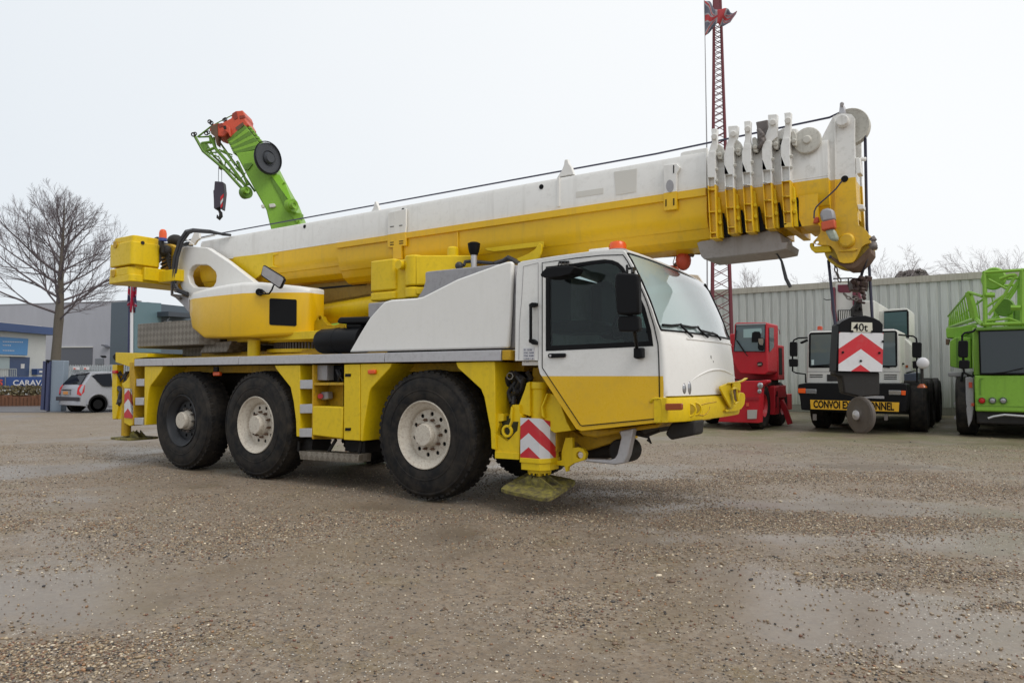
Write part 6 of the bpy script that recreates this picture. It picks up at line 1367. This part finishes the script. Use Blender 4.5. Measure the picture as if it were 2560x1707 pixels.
cb2 = bm_.build('body', m_silv, car, off=of, smooth=40, recalc=True)
m_cg = flat('dark_car_glass', (.012,.014,.02), .06)
def sidepl(pts, name, mat, o=.012, th=.02): return MB().prism([Vector((cl_.x+carx(z)+o, y0+y, z)) for y, z in pts], (-th,0,0)).build(name, mat, car, off=of)
sidepl([(.95,1.02),(.55,1.42),(.72,1.49),(1.3,1.52),(1.3,1.0)], 'side_window', m_cg); sidepl([(1.38,1.0),(1.38,1.52),(2.1,1.50),(2.75,1.15),(2.8,1.0)], 'side_window', m_cg)
rearp = lambda u, y, z: Vector((cl_.x+u*carx(z), y0+y-.012, z))
MB().prism([rearp(-.88,.165,1.08), rearp(.84,.165,1.08), rearp(.80,.43,1.46), rearp(-.82,.43,1.46)], (0,.03,0)).build('rear_window', m_cg, car, off=of)
MB().prism([rearp(-.80,.40,1.50), rearp(.80,.40,1.50), rearp(.78,.50,1.55), rearp(-.78,.50,1.55)], (0,.1,.01)).build('rear_spoiler', m_cg, car, off=of)
MB().prism([rearp(-.98,-.015,.46), rearp(.98,.03,.46), rearp(.98,.03,.61), rearp(-.98,-.015,.61)], (0,.06,0)).build('bumper_strip', flat('bumper_dark', (.03,.025,.035), .5), car, off=of, bevel=.015)
for s in (1,-1): MB().prism([Vector((cl_.x+s*(carx(z)+.006)-s*dx, y0+y, z)) for dx, y, z in ((.16,.03,.72),(0,.10,.66),(0,.22,.80),(0,.26,1.08),(.13,.14,1.08),(.15,.05,.95))], (-s*.03,.03,0)).build('tail_light', m_redl, car, off=of, bevel=.01)
MB().prism([rearp(-.42,.0,.70), rearp(.22,.0,.70), rearp(.22,.0,.84), rearp(-.42,.0,.84)], (0,.03,0)).build('plate_recess', m_galv, car, off=of); MB().prism([rearp(-.30,-.012,.71), rearp(.12,-.012,.71), rearp(.12,-.012,.82), rearp(-.30,-.012,.82)], (0,.02,0)).build('number_plate', flat('plate_orange', (.62,.25,.05), .4), car, off=of)
MB().prism([rearp(-.55,.02,.86), rearp(.3,.02,.86), rearp(.3,.02,.89), rearp(-.55,.02,.89)], (0,.03,0)).build('tailgate_handle', m_blk, car, off=of)
MB().tube([rearp(-.05,.15,1.03), rearp(.0,.18,1.1), rearp(.45,.2,1.16)], .014, 5).build('rear_wiper', m_blk, car, off=of)
for yy in (.75,3.45):
    for s in (-1,1):
        MB().lathe([(.18,0),(.29,.0),(.32,.03),(.32,.19),(.29,.22),(.18,.22)], (cl_.x+s*(HWc+.005)-(0 if s > 0 else 0), y0+yy, .32), (-s,0,0), 28, closed=True).build('wheel', m_rub, car, off=of)
        MB().lathe([(0,.03),(.05,.02),(.17,.04),(.19,.01),(.19,.05),(0,.06)], (cl_.x+s*(HWc+.008), y0+yy, .32), (-s,0,0), 20).build('wheel_trim', m_dark, car, off=of)
        ar_ = [Vector((cl_.x+s*(HWc+.012), y0+yy+.40*math.cos(a*math.pi/12), .32+.40*math.sin(a*math.pi/12))) for a in range(13)]; MB().tube(ar_, .035, 6).build('wheel_arch', m_silv, car, off=of)
        MB().lathe([(0,0),(.37,0),(.37,.004),(0,.004)], (cl_.x+s*(HWc+.001), y0+yy, .32), (s,0,0), 24).build('wheel_well', m_blk, car, off=of)
MB().tube([Vector((xr+.02,y0+2.75,1.02)), Vector((xr+.12,y0+2.75,1.06))], .06, 8).build('door_mirror', m_blk, car, off=of)
# ================================================================== trees
m_bark = paint('grey_brown_bark', (.125,.105,.085), dirt=.6, dcol=(.09,.10,.05), rough=.85, scale=1.5); m_twig = paint('bare_twigs', (.155,.13,.14), dirt=.3, rough=.85)
def grow(mb, p, d, ln, r, lev, rnd, maxlev, up=.12, seg=5, spread=(22,48), kids=(5,8)):
    pts = [p.copy()]; rr = [r]; q = p.copy(); dd = d.normalized()
    for k in range(seg):
        dd = (dd + Vector((rnd.gauss(0,.07), rnd.gauss(0,.07), rnd.gauss(0,.05)+up*.35))).normalized(); q = q + dd*(ln/seg); pts.append(q.copy()); rr.append(r*(1-.75*(k+1)/seg))
    mb.tube(pts, rr, 4 if lev < 2 else 3, False)
    if lev >= maxlev: return
    nk = rnd.randint(*kids)
    for k in range(nk):
        t = .18+.8*(k+rnd.random()*.7)/nk; f = t*seg; i = min(int(f), seg-1); c = pts[i].lerp(pts[i+1], f-i); dr = (pts[i+1]-pts[i]).normalized()
        ax_ = dr.orthogonal().normalized(); ax_.rotate(Matrix.Rotation(rnd.uniform(0, 6.283), 3, dr)); nd_ = dr.copy(); nd_.rotate(Matrix.Rotation(math.radians(rnd.uniform(*spread)), 3, ax_))
        if nd_.z < -.1: nd_.z *= .3
        grow(mb, c, nd_, ln*rnd.uniform(.42,.62)*(1.15-.5*t), max(.006, rr[i]*rnd.uniform(.42,.62)), lev+1, rnd, maxlev, up, 4 if lev < 1 else 3, spread, kids)
DT = 38.; tb0 = PD((136,940), DT); tb0.z = 0
tree = thing('bare_tree', 'large leafless tree with upswept branches behind the gate post', 'tree', tb0); of = tuple(tb0); rnd = random.Random(12)
def TP(px, y, o=0.): return PD((px,y), DT) + BN*o
tk_ = MB(); axis_ = [TP(135,1032), TP(139,900), TP(143,850), TP(147,800), TP(151,740), TP(152,680), TP(156,620), TP(158,575), TP(160,540), TP(162,508)]; axis_[0].z = -.1
rad = [.30,.235,.215,.23,.17,.125,.09,.06,.035,.012]; tk_.tube(axis_, rad, 12); tk_.build('trunk', m_bark, tree, off=of)
cr = MB(); 
for k in range(46):
    t = .33+.62*(k/46.)**.95; f = t*9; i = min(int(f), 8); c = axis_[i].lerp(axis_[i+1], f-i); az = k*2.4+rnd.uniform(-.3,.3)
    rel = (t-.33)/.65; el = math.radians(20+40*rel+rnd.uniform(-8,8)); ln = (4.8*(1-rel)**.95+.45)*rnd.uniform(.75,1.08)
    if rel < .06: ln *= .95
    dv = Vector((math.cos(az)*math.cos(el), math.sin(az)*math.cos(el), math.sin(el)))
    rb_ = max(.018, rad[i]*(.42 if rel < .3 else .5)*rnd.uniform(.6,1))
    grow(cr, c, dv, ln, min(rb_, .075), 0, rnd, 3 if rel < .62 else 2, .20, 6, (20,46), (5,8) if rel < .5 else (4,7))
cr.build('crown', m_twig, tree, off=of, smooth=0)
m_ftwig = paint('hazy_far_twigs', (.30,.26,.26), dirt=.3, rough=.9)  # paler than near twigs, distance haze mixed into the colour
def fartree(px, ytop, wid, D, seed, dens, lab, name='bare_tree'):
    r_ = random.Random(seed); b0 = PD((px,940), D); b0.z = 0; t_ = thing(name, lab, 'tree', b0, 0, 'bare trees beyond the hall'); top = CAM.z+(940-ytop)*D/F; o = tuple(b0)
    MB().tube([b0, b0+Vector((0,0,top*.45)), b0+Vector((.2,.1,top*.8))], [.22,.16,.05], 6).build('trunk', m_ftwig, t_, off=o)
    c_ = MB()
    for k in range(dens):
        h = top*r_.uniform(.35,.75); az = r_.uniform(0,6.283); el = math.radians(r_.uniform(25,75)); ln = min(wid*r_.uniform(.6,1.0)/max(.35,math.cos(el)), (top*1.0-h)/max(.3,math.sin(el))*r_.uniform(.8,1.0))
        grow(c_, b0+Vector((0,0,h)), Vector((math.cos(az)*math.cos(el), math.sin(az)*math.cos(el), math.sin(el))), ln, .045, 0, r_, 3, .05, 5, (20,50), (5,7))
    c_.build('crown', m_ftwig, t_, off=o, smooth=0)
fartree(1905, 698, 2.6, 50, 1, 9, 'low bare tree top just right of the lattice mast above the hall roof')
fartree(2045, 692, 2.2, 52, 2, 12, 'small bare tree top above the hall left of the hook block')
fartree(2232, 654, 3.0, 52, 3, 14, 'airy bare tree above the hall right of the hook block')
fartree(2490, 656, 3.2, 50, 4, 14, 'dense reddish bare tree above the green crane jib')
fartree(2600, 652, 3.2, 52, 5, 13, 'bare tree cut off by the right edge of the photo')
b0 = PD((2292,940), 56); b0.z = 0; ev = thing('evergreen_tree', 'dark round evergreen among the bare trees above the hall', 'tree', b0); o = tuple(b0); top = CAM.z+(940-676)*56/F; r_ = random.Random(9)
MB().tube([b0, b0+Vector((0,0,top*.8))], [.25,.1], 6).build('trunk', m_bark, ev, off=o); e_ = MB()
for k in range(5000):
    a_, h_ = r_.uniform(0,6.283), r_.random(); R__ = 2.1*math.sqrt(r_.random())*(1-.75*max(0,h_-.5)*2*.8)*(1+.25*math.sin(3*a_+5*h_)); p = b0+Vector((R__*math.cos(a_), R__*math.sin(a_), top*(.55+.45*h_)))
    u = Vector((r_.gauss(0,1), r_.gauss(0,1), r_.gauss(0,1))).normalized()*.12; w_ = u.orthogonal().normalized()*.07; e_.add([p-u-w_, p+u-w_, p+u+w_, p-u+w_], [(0,1,2,3)])
e_.build('crown', paint('dark_evergreen', (.12,.105,.095), dirt=.4, rough=.8), ev, off=o, smooth=0)
# ================================================================== ground
def gpix(px, py): q = PZ((px,py), 0.); return (q.x, q.y)
BL = [(218,1321,1.3,.45,1.0),(420,1290,1.2,.5,.6),(490,1381,.9,.35,.9),(707,1326,1.1,.4,.8),(1088,1288,1.3,.4,.9),(109,1626,.42,.22,1.3),(30,1670,.4,.2,1.3),(130,1420,.5,.14,.9),(1797,1305,1.6,.6,1.0),(2150,1452,.36,.24,1.3),(2162,1631,.22,.14,1.2),
      (2368,1305,1.6,.5,.8),(1443,1490,.6,.25,.5),(2314,1403,1.0,.16,1.0),(2520,1440,.6,.2,.9),(1500,1215,1.6,.5,1.3),(1606,1250,1.3,.4,1.0),(1950,1190,3.,.8,.8),(560,1190,1.0,.3,.5),(1400,1545,.5,.25,.4),(2450,1520,.4,.12,.8),(1240,1350,.8,.25,.6),(2350,1230,2.,.5,.6),(1500,1370,.9,.25,.5),(2260,1660,.3,.15,.4),(2180,1690,.3,.1,.7)]
WT = [(136,1245,1.6,.7,1.0),(109,1517,.8,.45,1.0),(60,1180,2.5,.9,.7),(2368,1510,1.3,.6,1.0),(2150,1340,2.0,.35,.8),(2500,1280,2.0,.5,.8),(1850,1420,.8,.3,.5),(2100,1600,.7,.3,.7),(1960,1515,.7,.4,.9),(2314,1626,.8,.3,1.0),(2096,1261,1.6,.3,.9),(2450,1360,1.0,.3,.9),(1500,1165,2.0,.35,.9),(350,1215,1.,.4,.6),(1720,1195,1.6,.3,.8),(2000,1390,.9,.3,.6),(380,1100,2.,.8,.6),(2060,1160,3.,.5,.6),(2500,1600,.6,.4,.8)]
def prep(lst):
    out = []
    for px, py, a, b, w in lst: 
        x, y = gpix(px, py); out.append((x, y, a, b, w))
    return out
BLw, WTw = prep(BL), prep(WT); rx, ry, fx_, fy_ = RGT.x, RGT.y, FX, FY
def blobs(X, Y, lst):
    o = np.zeros_like(X)
    for x, y, a, b, w in lst:
        u = (X-x)*rx+(Y-y)*ry; v = (X-x)*fx_+(Y-y)*fy_; o += w*np.exp(-((u/a)**2+(v/b)**2))
    return o
def vnoise(X, Y, s, seed):     # smooth value noise
    rg = np.random.RandomState(seed); T = rg.rand(256,256); x = X/s; y = Y/s; xi = np.floor(x).astype(int); yi = np.floor(y).astype(int); fx = x-xi; fy = y-yi; fx = fx*fx*(3-2*fx); fy = fy*fy*(3-2*fy)
    g = lambda i, j: T[i & 255, j & 255]
    return (g(xi,yi)*(1-fx)+g(xi+1,yi)*fx)*(1-fy)+(g(xi,yi+1)*(1-fx)+g(xi+1,yi+1)*fx)*fy
def fbm(X, Y, s, seed): return (vnoise(X,Y,s,seed)*.5+vnoise(X,Y,s/2.1,seed+1)*.25+vnoise(X,Y,s/4.3,seed+2)*.15+vnoise(X,Y,s/9,seed+3)*.10)
def loose(X, Y): return np.clip(.22*blobs(X,Y,BLw)*4*(.4+1.2*fbm(X,Y,.5,5)) + (fbm(X,Y,.9,11)-.5)*1.6 + .10, 0, 1.3)
def wet(X, Y): return np.clip(blobs(X,Y,WTw)*(.15+1.5*fbm(X,Y,.45,61)) + (fbm(X,Y,1.3,21)-.50)*2.6 + .22 - .55*np.clip(loose(X,Y),0,1), 0, 1)
def axisv(c, fine, half, far, n2):
    a = np.arange(c-half, c+half+1e-6, fine); g = np.geomspace(fine, far-half, n2); return np.concatenate([c-half-g[::-1], a, c+half+g])
gx = axisv(.5, .07, 12, 900, 60); gy = axisv(-1.5, .07, 9, 900, 60); GX, GY = np.meshgrid(gx, gy)
LO, WE = loose(GX, GY), wet(GX, GY); dist = np.hypot(GX-CAM.x, GY-CAM.y)
GZ = ((fbm(GX,GY,2.5,31)-.5)*.05 + (fbm(GX,GY,.35,41)-.5)*.012*np.clip(LO+.3,0,1) + LO*.006 - WE*.008)*np.clip((60-dist)/40, 0, 1) - .006
nx, ny = len(gx), len(gy); co_ = np.stack([GX.ravel(), GY.ravel(), GZ.ravel()], 1).astype(np.float32)
idx = (np.arange(ny-1)[:,None]*nx+np.arange(nx-1)[None,:]).ravel(); quads = np.stack([idx, idx+1, idx+nx+1, idx+nx], 1)
me = bpy.data.meshes.new('ground'); me.vertices.add(len(co_)); me.vertices.foreach_set('co', co_.ravel()); me.loops.add(quads.size); me.loops.foreach_set('vertex_index', quads.ravel().astype(np.int32))
me.polygons.add(len(quads)); me.polygons.foreach_set('loop_start', np.arange(0, quads.size, 4, dtype=np.int32)); me.update(calc_edges=True); me.shade_smooth()
for nm, ar in (('loose_gravel', LO), ('wetness', WE)):
    at_ = me.attributes.new(nm, 'FLOAT', 'POINT'); at_.data.foreach_set('value', ar.ravel().astype(np.float32))
def groundmat():
    m, nt, b = newmat('wet_gravel_yard'); o = mapping(nt, 1, 1, 1)
    A1 = nd(nt, 'ShaderNodeAttribute', attribute_name='loose_gravel'); A2 = nd(nt, 'ShaderNodeAttribute', attribute_name='wetness'); lo, we = A1.outputs['Fac'], A2.outputs['Fac']
    n1 = noiz(nt, .7, 6, o, .6); n2 = noiz(nt, 5, 6, o, .65); n3 = noiz(nt, 60, 4, o, .7)
    base = mixc(nt, ramp(nt, n1, .35, .68), (.190,.132,.078), (.240,.180,.122)); base = mixc(nt, ramp(nt, n2, .4, .7, 0, .6), base, (.120,.081,.048))
    base = mixc(nt, ramp(nt, noiz(nt, 1.7, 3, o), .56, .68, 0, .6), base, (.155,.108,.035))
    vo = nd(nt, 'ShaderNodeTexVoronoi', i_Scale=75.); nt.links.new(o, vo.inputs['Vector']); v2 = nd(nt, 'ShaderNodeTexVoronoi', i_Scale=38.); nt.links.new(o, v2.inputs['Vector'])
    sp = nd(nt, 'ShaderNodeSeparateXYZ'); nt.links.new(vo.outputs['Color'], sp.inputs[0])
    stc = mixc(nt, ramp(nt, sp.outputs[0], 0, 1), (.09,.065,.055), (.36,.31,.23)); stc = mixc(nt, ramp(nt, sp.outputs[1], .80,.84), stc, (.72,.68,.60)); stc = mixc(nt, ramp(nt, sp.outputs[1], .16, .10), stc, (.035,.035,.04))
    inside = ramp(nt, vo.outputs['Distance'], .42, .22); pick = math_(nt, 'GREATER_THAN', sp.outputs[2], math_(nt, 'SUBTRACT', .80, math_(nt, 'MULTIPLY', lo, .7)))
    fs = math_(nt, 'MULTIPLY', math_(nt, 'MULTIPLY', inside, pick), .9)
    # far-field speckle: same stones read as grain
    far = noiz(nt, 22, 3, o, .8); base = mixc(nt, math_(nt, 'MULTIPLY', ramp(nt, far, .46, .62), ramp(nt, lo, 0, .8, .45, .85)), base, (.34,.285,.22)); base = mixc(nt, ramp(nt, noiz(nt, 31, 2, o, .8), .55, .66, 0, .75), base, (.06,.05,.043))
    base = mixc(nt, ramp(nt, noiz(nt, 9, 3, o, .75), .52, .66, 0, .35), base, (.33,.28,.22)); base = mixc(nt, ramp(nt, noiz(nt, 12, 3, o, .75), .56, .68, 0, .45), base, (.075,.062,.052))
    g = nt.nodes.new('ShaderNodeNewGeometry'); s = nt.nodes.new('ShaderNodeSeparateXYZ'); nt.links.new(g.outputs['Position'], s.inputs[0])
    yy = math_(nt, 'ADD', s.outputs[1], math_(nt, 'MULTIPLY', n1, 6.)); moss = math_(nt, 'MULTIPLY', ramp(nt, yy, 8., 14.), ramp(nt, noiz(nt, 1.3, 5, o, .7), .36, .56, 0, .8))
    base = mixc(nt, ramp(nt, noiz(nt, 4.5, 5, o, .75), .50, .68, 0, .4), base, (.09,.068,.045))
    base = mixc(nt, moss, base, (.11,.11,.03))
    wcol = mixc(nt, math_(nt, 'MULTIPLY', we, .6), base, (.175,.138,.104)); col = mixc(nt, fs, wcol, stc)
    nt.links.new(col, b.inputs['Base Color'])
    rw_ = ramp(nt, math_(nt, 'ADD', we, math_(nt, 'MULTIPLY', math_(nt, 'SUBTRACT', n3, .5), .9)), .05, .90, .72, .31); nt.links.new(rw_, b.inputs['Roughness'])
    b.inputs['Specular IOR Level'].default_value = .8
    h = math_(nt, 'ADD', math_(nt, 'MULTIPLY', fs, .5), math_(nt, 'ADD', math_(nt, 'MULTIPLY', n3, .5), math_(nt, 'MULTIPLY', n2, .6)))
    bp = nd(nt, 'ShaderNodeBump', i_Distance=.012); nt.links.new(ramp(nt, we, 0, .8, .75, .10), bp.inputs['Strength']); nt.links.new(h, bp.inputs['Height']); nt.links.new(bp.outputs[0], b.inputs['Normal'])
    return m
me.materials.append(groundmat()); go_ = bpy.data.objects.new('ground', me); COL.objects.link(go_); go_['kind'] = 'structure'
# road and kerb beyond the gate
rdq = [PZ((-700,1029), 0), PZ((330,1031), 0), PZ((330,1011), 0), PZ((-700,1011), 0)]
rdm = MB().prism([Vector((p.x,p.y,.012)) for p in rdq], (0,0,-.03)); rdo = rdm.build('road', paint('road_asphalt', (.125,.12,.125), dirt=.4, dcol=(.09,.085,.085), rough=.5, streak=False)); rdo['kind'] = 'structure'
kb_ = [PZ((-700,1010.5), 0), PZ((330,1010.5), 0), PZ((330,1006), 0), PZ((-700,1006), 0)]
kbo = MB().prism([Vector((p.x,p.y,.12)) for p in kb_], (0,0,-.15)).build('pavement', paint('pavement_concrete', (.16,.15,.14), dirt=.5)); kbo['kind'] = 'structure'
wl = MB(); p0, p1 = PZ((225,1022),0), PZ((420,1020),0); wl.prism([p0+Vector((0,0,.016)), p1+Vector((0,0,.016)), p1+Vector((-.05,.3,.016)), p0+Vector((-.05,.3,.016))], (0,0,-.003)); wlo = wl.build('road_marking', m_refw); wlo['kind'] = 'structure'
# loose stones lying on the yard
rg = np.random.RandomState(17)
ico = bmesh.new(); bmesh.ops.create_icosphere(ico, subdivisions=1, radius=1.0); ico.verts.ensure_lookup_table(); IV = np.array([v.co[:] for v in ico.verts], np.float32); IF = np.array([[v.index for v in f.verts] for f in ico.faces], np.int32); ico.free()
def stones(name, N, dmin, dmax, smin, smax, thr, seed, label, base=.03, pw=2.2):
    rg = np.random.RandomState(seed); M_ = int(N*7); u = rg.rand(M_); d = np.sqrt(dmin**2+u**1.25*(dmax**2-dmin**2)); t = (rg.rand(M_)*2-1)*.76
    X = CAM.x + FX*d + RGT.x*d*t; Y = CAM.y + FY*d + RGT.y*d*t; pr = (np.clip(loose(X,Y), 0, 1.2)**pw + base)*(1-.6*wet(X,Y)); k = rg.rand(M_) < pr*thr; X, Y, d = X[k][:N], Y[k][:N], d[k][:N]; n = len(X)
    s = smin*(smax/smin)**(rg.rand(n)**2.3); V = np.repeat(IV[None], n, 0)*(1+.28*(rg.rand(n, len(IV), 1)-.5)); sc_ = np.stack([s*(.9+.5*rg.rand(n)), s*(.65+.3*rg.rand(n)), s*(.42+.25*rg.rand(n))], 1)[:,None,:]; V = V*sc_
    a = rg.rand(n)*6.283; ca, sa = np.cos(a)[:,None], np.sin(a)[:,None]; x = V[:,:,0]*ca-V[:,:,1]*sa; y = V[:,:,0]*sa+V[:,:,1]*ca; V = np.stack([x+X[:,None], y+Y[:,None], V[:,:,2]+s[:,None]*.22-.004], 2)
    gz = ((fbm(X,Y,2.5,31)-.5)*.05 + (fbm(X,Y,.35,41)-.5)*.012*np.clip(loose(X,Y)+.3,0,1) + loose(X,Y)*.006 - wet(X,Y)*.008)*np.clip((60-d)/40, 0, 1); V[:,:,2] += gz[:,None]
    Fc = (IF[None]+(np.arange(n)*len(IV))[:,None,None]).reshape(-1,3); me = bpy.data.meshes.new(name); me.vertices.add(n*len(IV)); me.vertices.foreach_set('co', V.astype(np.float32).ravel()); me.loops.add(Fc.size); me.loops.foreach_set('vertex_index', Fc.ravel().astype(np.int32))
    me.polygons.add(len(Fc)); me.polygons.foreach_set('loop_start', np.arange(0, Fc.size, 3, dtype=np.int32)); me.update(calc_edges=True); me.shade_smooth()
    pal = np.array([(.30,.24,.17),(.22,.17,.12),(.40,.35,.27),(.16,.115,.085),(.17,.085,.06),(.06,.058,.06),(.035,.035,.042),(.66,.62,.54),(.24,.21,.18),(.28,.17,.10),(.13,.12,.11),(.19,.16,.13)]); ci = rg.choice(len(pal), n, p=[.18,.14,.13,.11,.06,.06,.04,.05,.08,.05,.04,.06]); cc = pal[ci]*(.75+.5*rg.rand(n,1))*np.array([1.06,.97,.84])
    C4 = np.ones((n, len(IV), 4), np.float32); C4[:,:,:3] = cc[:,None,:]; ca_ = me.color_attributes.new('stone_colour', 'FLOAT_COLOR', 'POINT'); ca_.data.foreach_set('color', C4.ravel())
    me.materials.append(m_stone); ob = bpy.data.objects.new(name, me); COL.objects.link(ob); tag(ob, label, 'gravel', kind='stuff'); return ob
m_stone, nt_, b_ = newmat('wet_pebbles'); a_ = nd(nt_, 'ShaderNodeAttribute', attribute_name='stone_colour'); nt_.links.new(a_.outputs['Color'], b_.inputs['Base Color']); b_.inputs['Roughness'].default_value = .42
stones('gravel', 135000, 2.9, 15.0, .0038, .0115, .62, 1, 'fine loose gravel in patches over the wet yard', .085, 1.8)
stones('pebbles', 3600, 2.9, 19.0, .012, .026, .14, 2, 'larger scattered pebbles lying on the wet yard', .05, 1.6)
# ================================================================== camera, light, sky
cam = bpy.data.cameras.new('camera'); cam.lens = 36*F/2560; cam.sensor_width = 36; cam.clip_end = 3000; cam.clip_start = .05
co = bpy.data.objects.new('camera', cam); COL.objects.link(co); co.location = CAM
co.matrix_world = Matrix(((RGT.x, UPV.x, -FWD.x, CAM.x), (RGT.y, UPV.y, -FWD.y, CAM.y), (RGT.z, UPV.z, -FWD.z, CAM.z), (0,0,0,1)))
sc.camera = co
w = bpy.data.worlds.new('World'); sc.world = w; w.use_nodes = True; nt = w.node_tree; nt.nodes.clear()
SUN_EL, SUN_AZ = math.radians(48), math.atan2(*(Vector((FX,FY))*-.8+Vector((FY,-FX))*.8))      # behind the cloud, to the right
sky = nt.nodes.new('ShaderNodeTexSky'); sky.sky_type = 'NISHITA'; sky.sun_disc = False; sky.sun_elevation = SUN_EL; sky.sun_rotation = SUN_AZ
sky.air_density = 1.0; sky.dust_density = 6.0; sky.ozone_density = 1.0
tc = nt.nodes.new('ShaderNodeTexCoord'); n1 = nd(nt, 'ShaderNodeTexNoise', i_Scale=1.6, i_Detail=4, i_Roughness=.5); nt.links.new(tc.outputs['Generated'], n1.inputs['Vector'])
s = nt.nodes.new('ShaderNodeSeparateXYZ'); nt.links.new(tc.outputs['Generated'], s.inputs[0])
# cloud deck: pale grey-blue, brighter around the hidden sun
dt = nt.nodes.new('ShaderNodeVectorMath'); dt.operation = 'DOT_PRODUCT'; nt.links.new(tc.outputs['Generated'], dt.inputs[0])
GA = math.atan2(*(Vector((FX,FY))*.5+Vector((FY,-FX))*.9)); dt.inputs[1].default_value = (math.sin(GA)*.75, math.cos(GA)*.75, .66)      # thinnest cloud lies to the right
g = ramp(nt, dt.outputs['Value'], -.2, .8, 0, 1); g2 = ramp(nt, n1.outputs[0], .3, .7, -.06, .06); g3 = math_(nt, 'ADD', g, g2)
SKYA = (6.6,7.1,7.6); SKYB = (8.6,8.75,8.85)
cl = mixc(nt, g3, SKYA, SKYB)
fin = mixc(nt, .93, sky.outputs[0], cl)
bg = nt.nodes.new('ShaderNodeBackground'); nt.links.new(fin, bg.inputs[0]); bg.inputs[1].default_value = .1
ow = nt.nodes.new('ShaderNodeOutputWorld'); nt.links.new(bg.outputs[0], ow.inputs[0])
sl_ = bpy.data.lights.new('sun', 'SUN'); sl_.energy = 1.15; sl_.angle = math.radians(30); sl_.color = (1, .97, .93)
so_ = bpy.data.objects.new('sun', sl_); COL.objects.link(so_)
sd = Vector((math.sin(SUN_AZ)*math.cos(SUN_EL), math.cos(SUN_AZ)*math.cos(SUN_EL), math.sin(SUN_EL)))
so_.rotation_euler = sd.to_track_quat('Z', 'Y').to_euler()
sc.view_settings.view_transform = 'Standard'; sc.view_settings.look = 'None'; sc.view_settings.exposure = .25; sc.view_settings.gamma = 1
sc.render.engine = 'CYCLES'
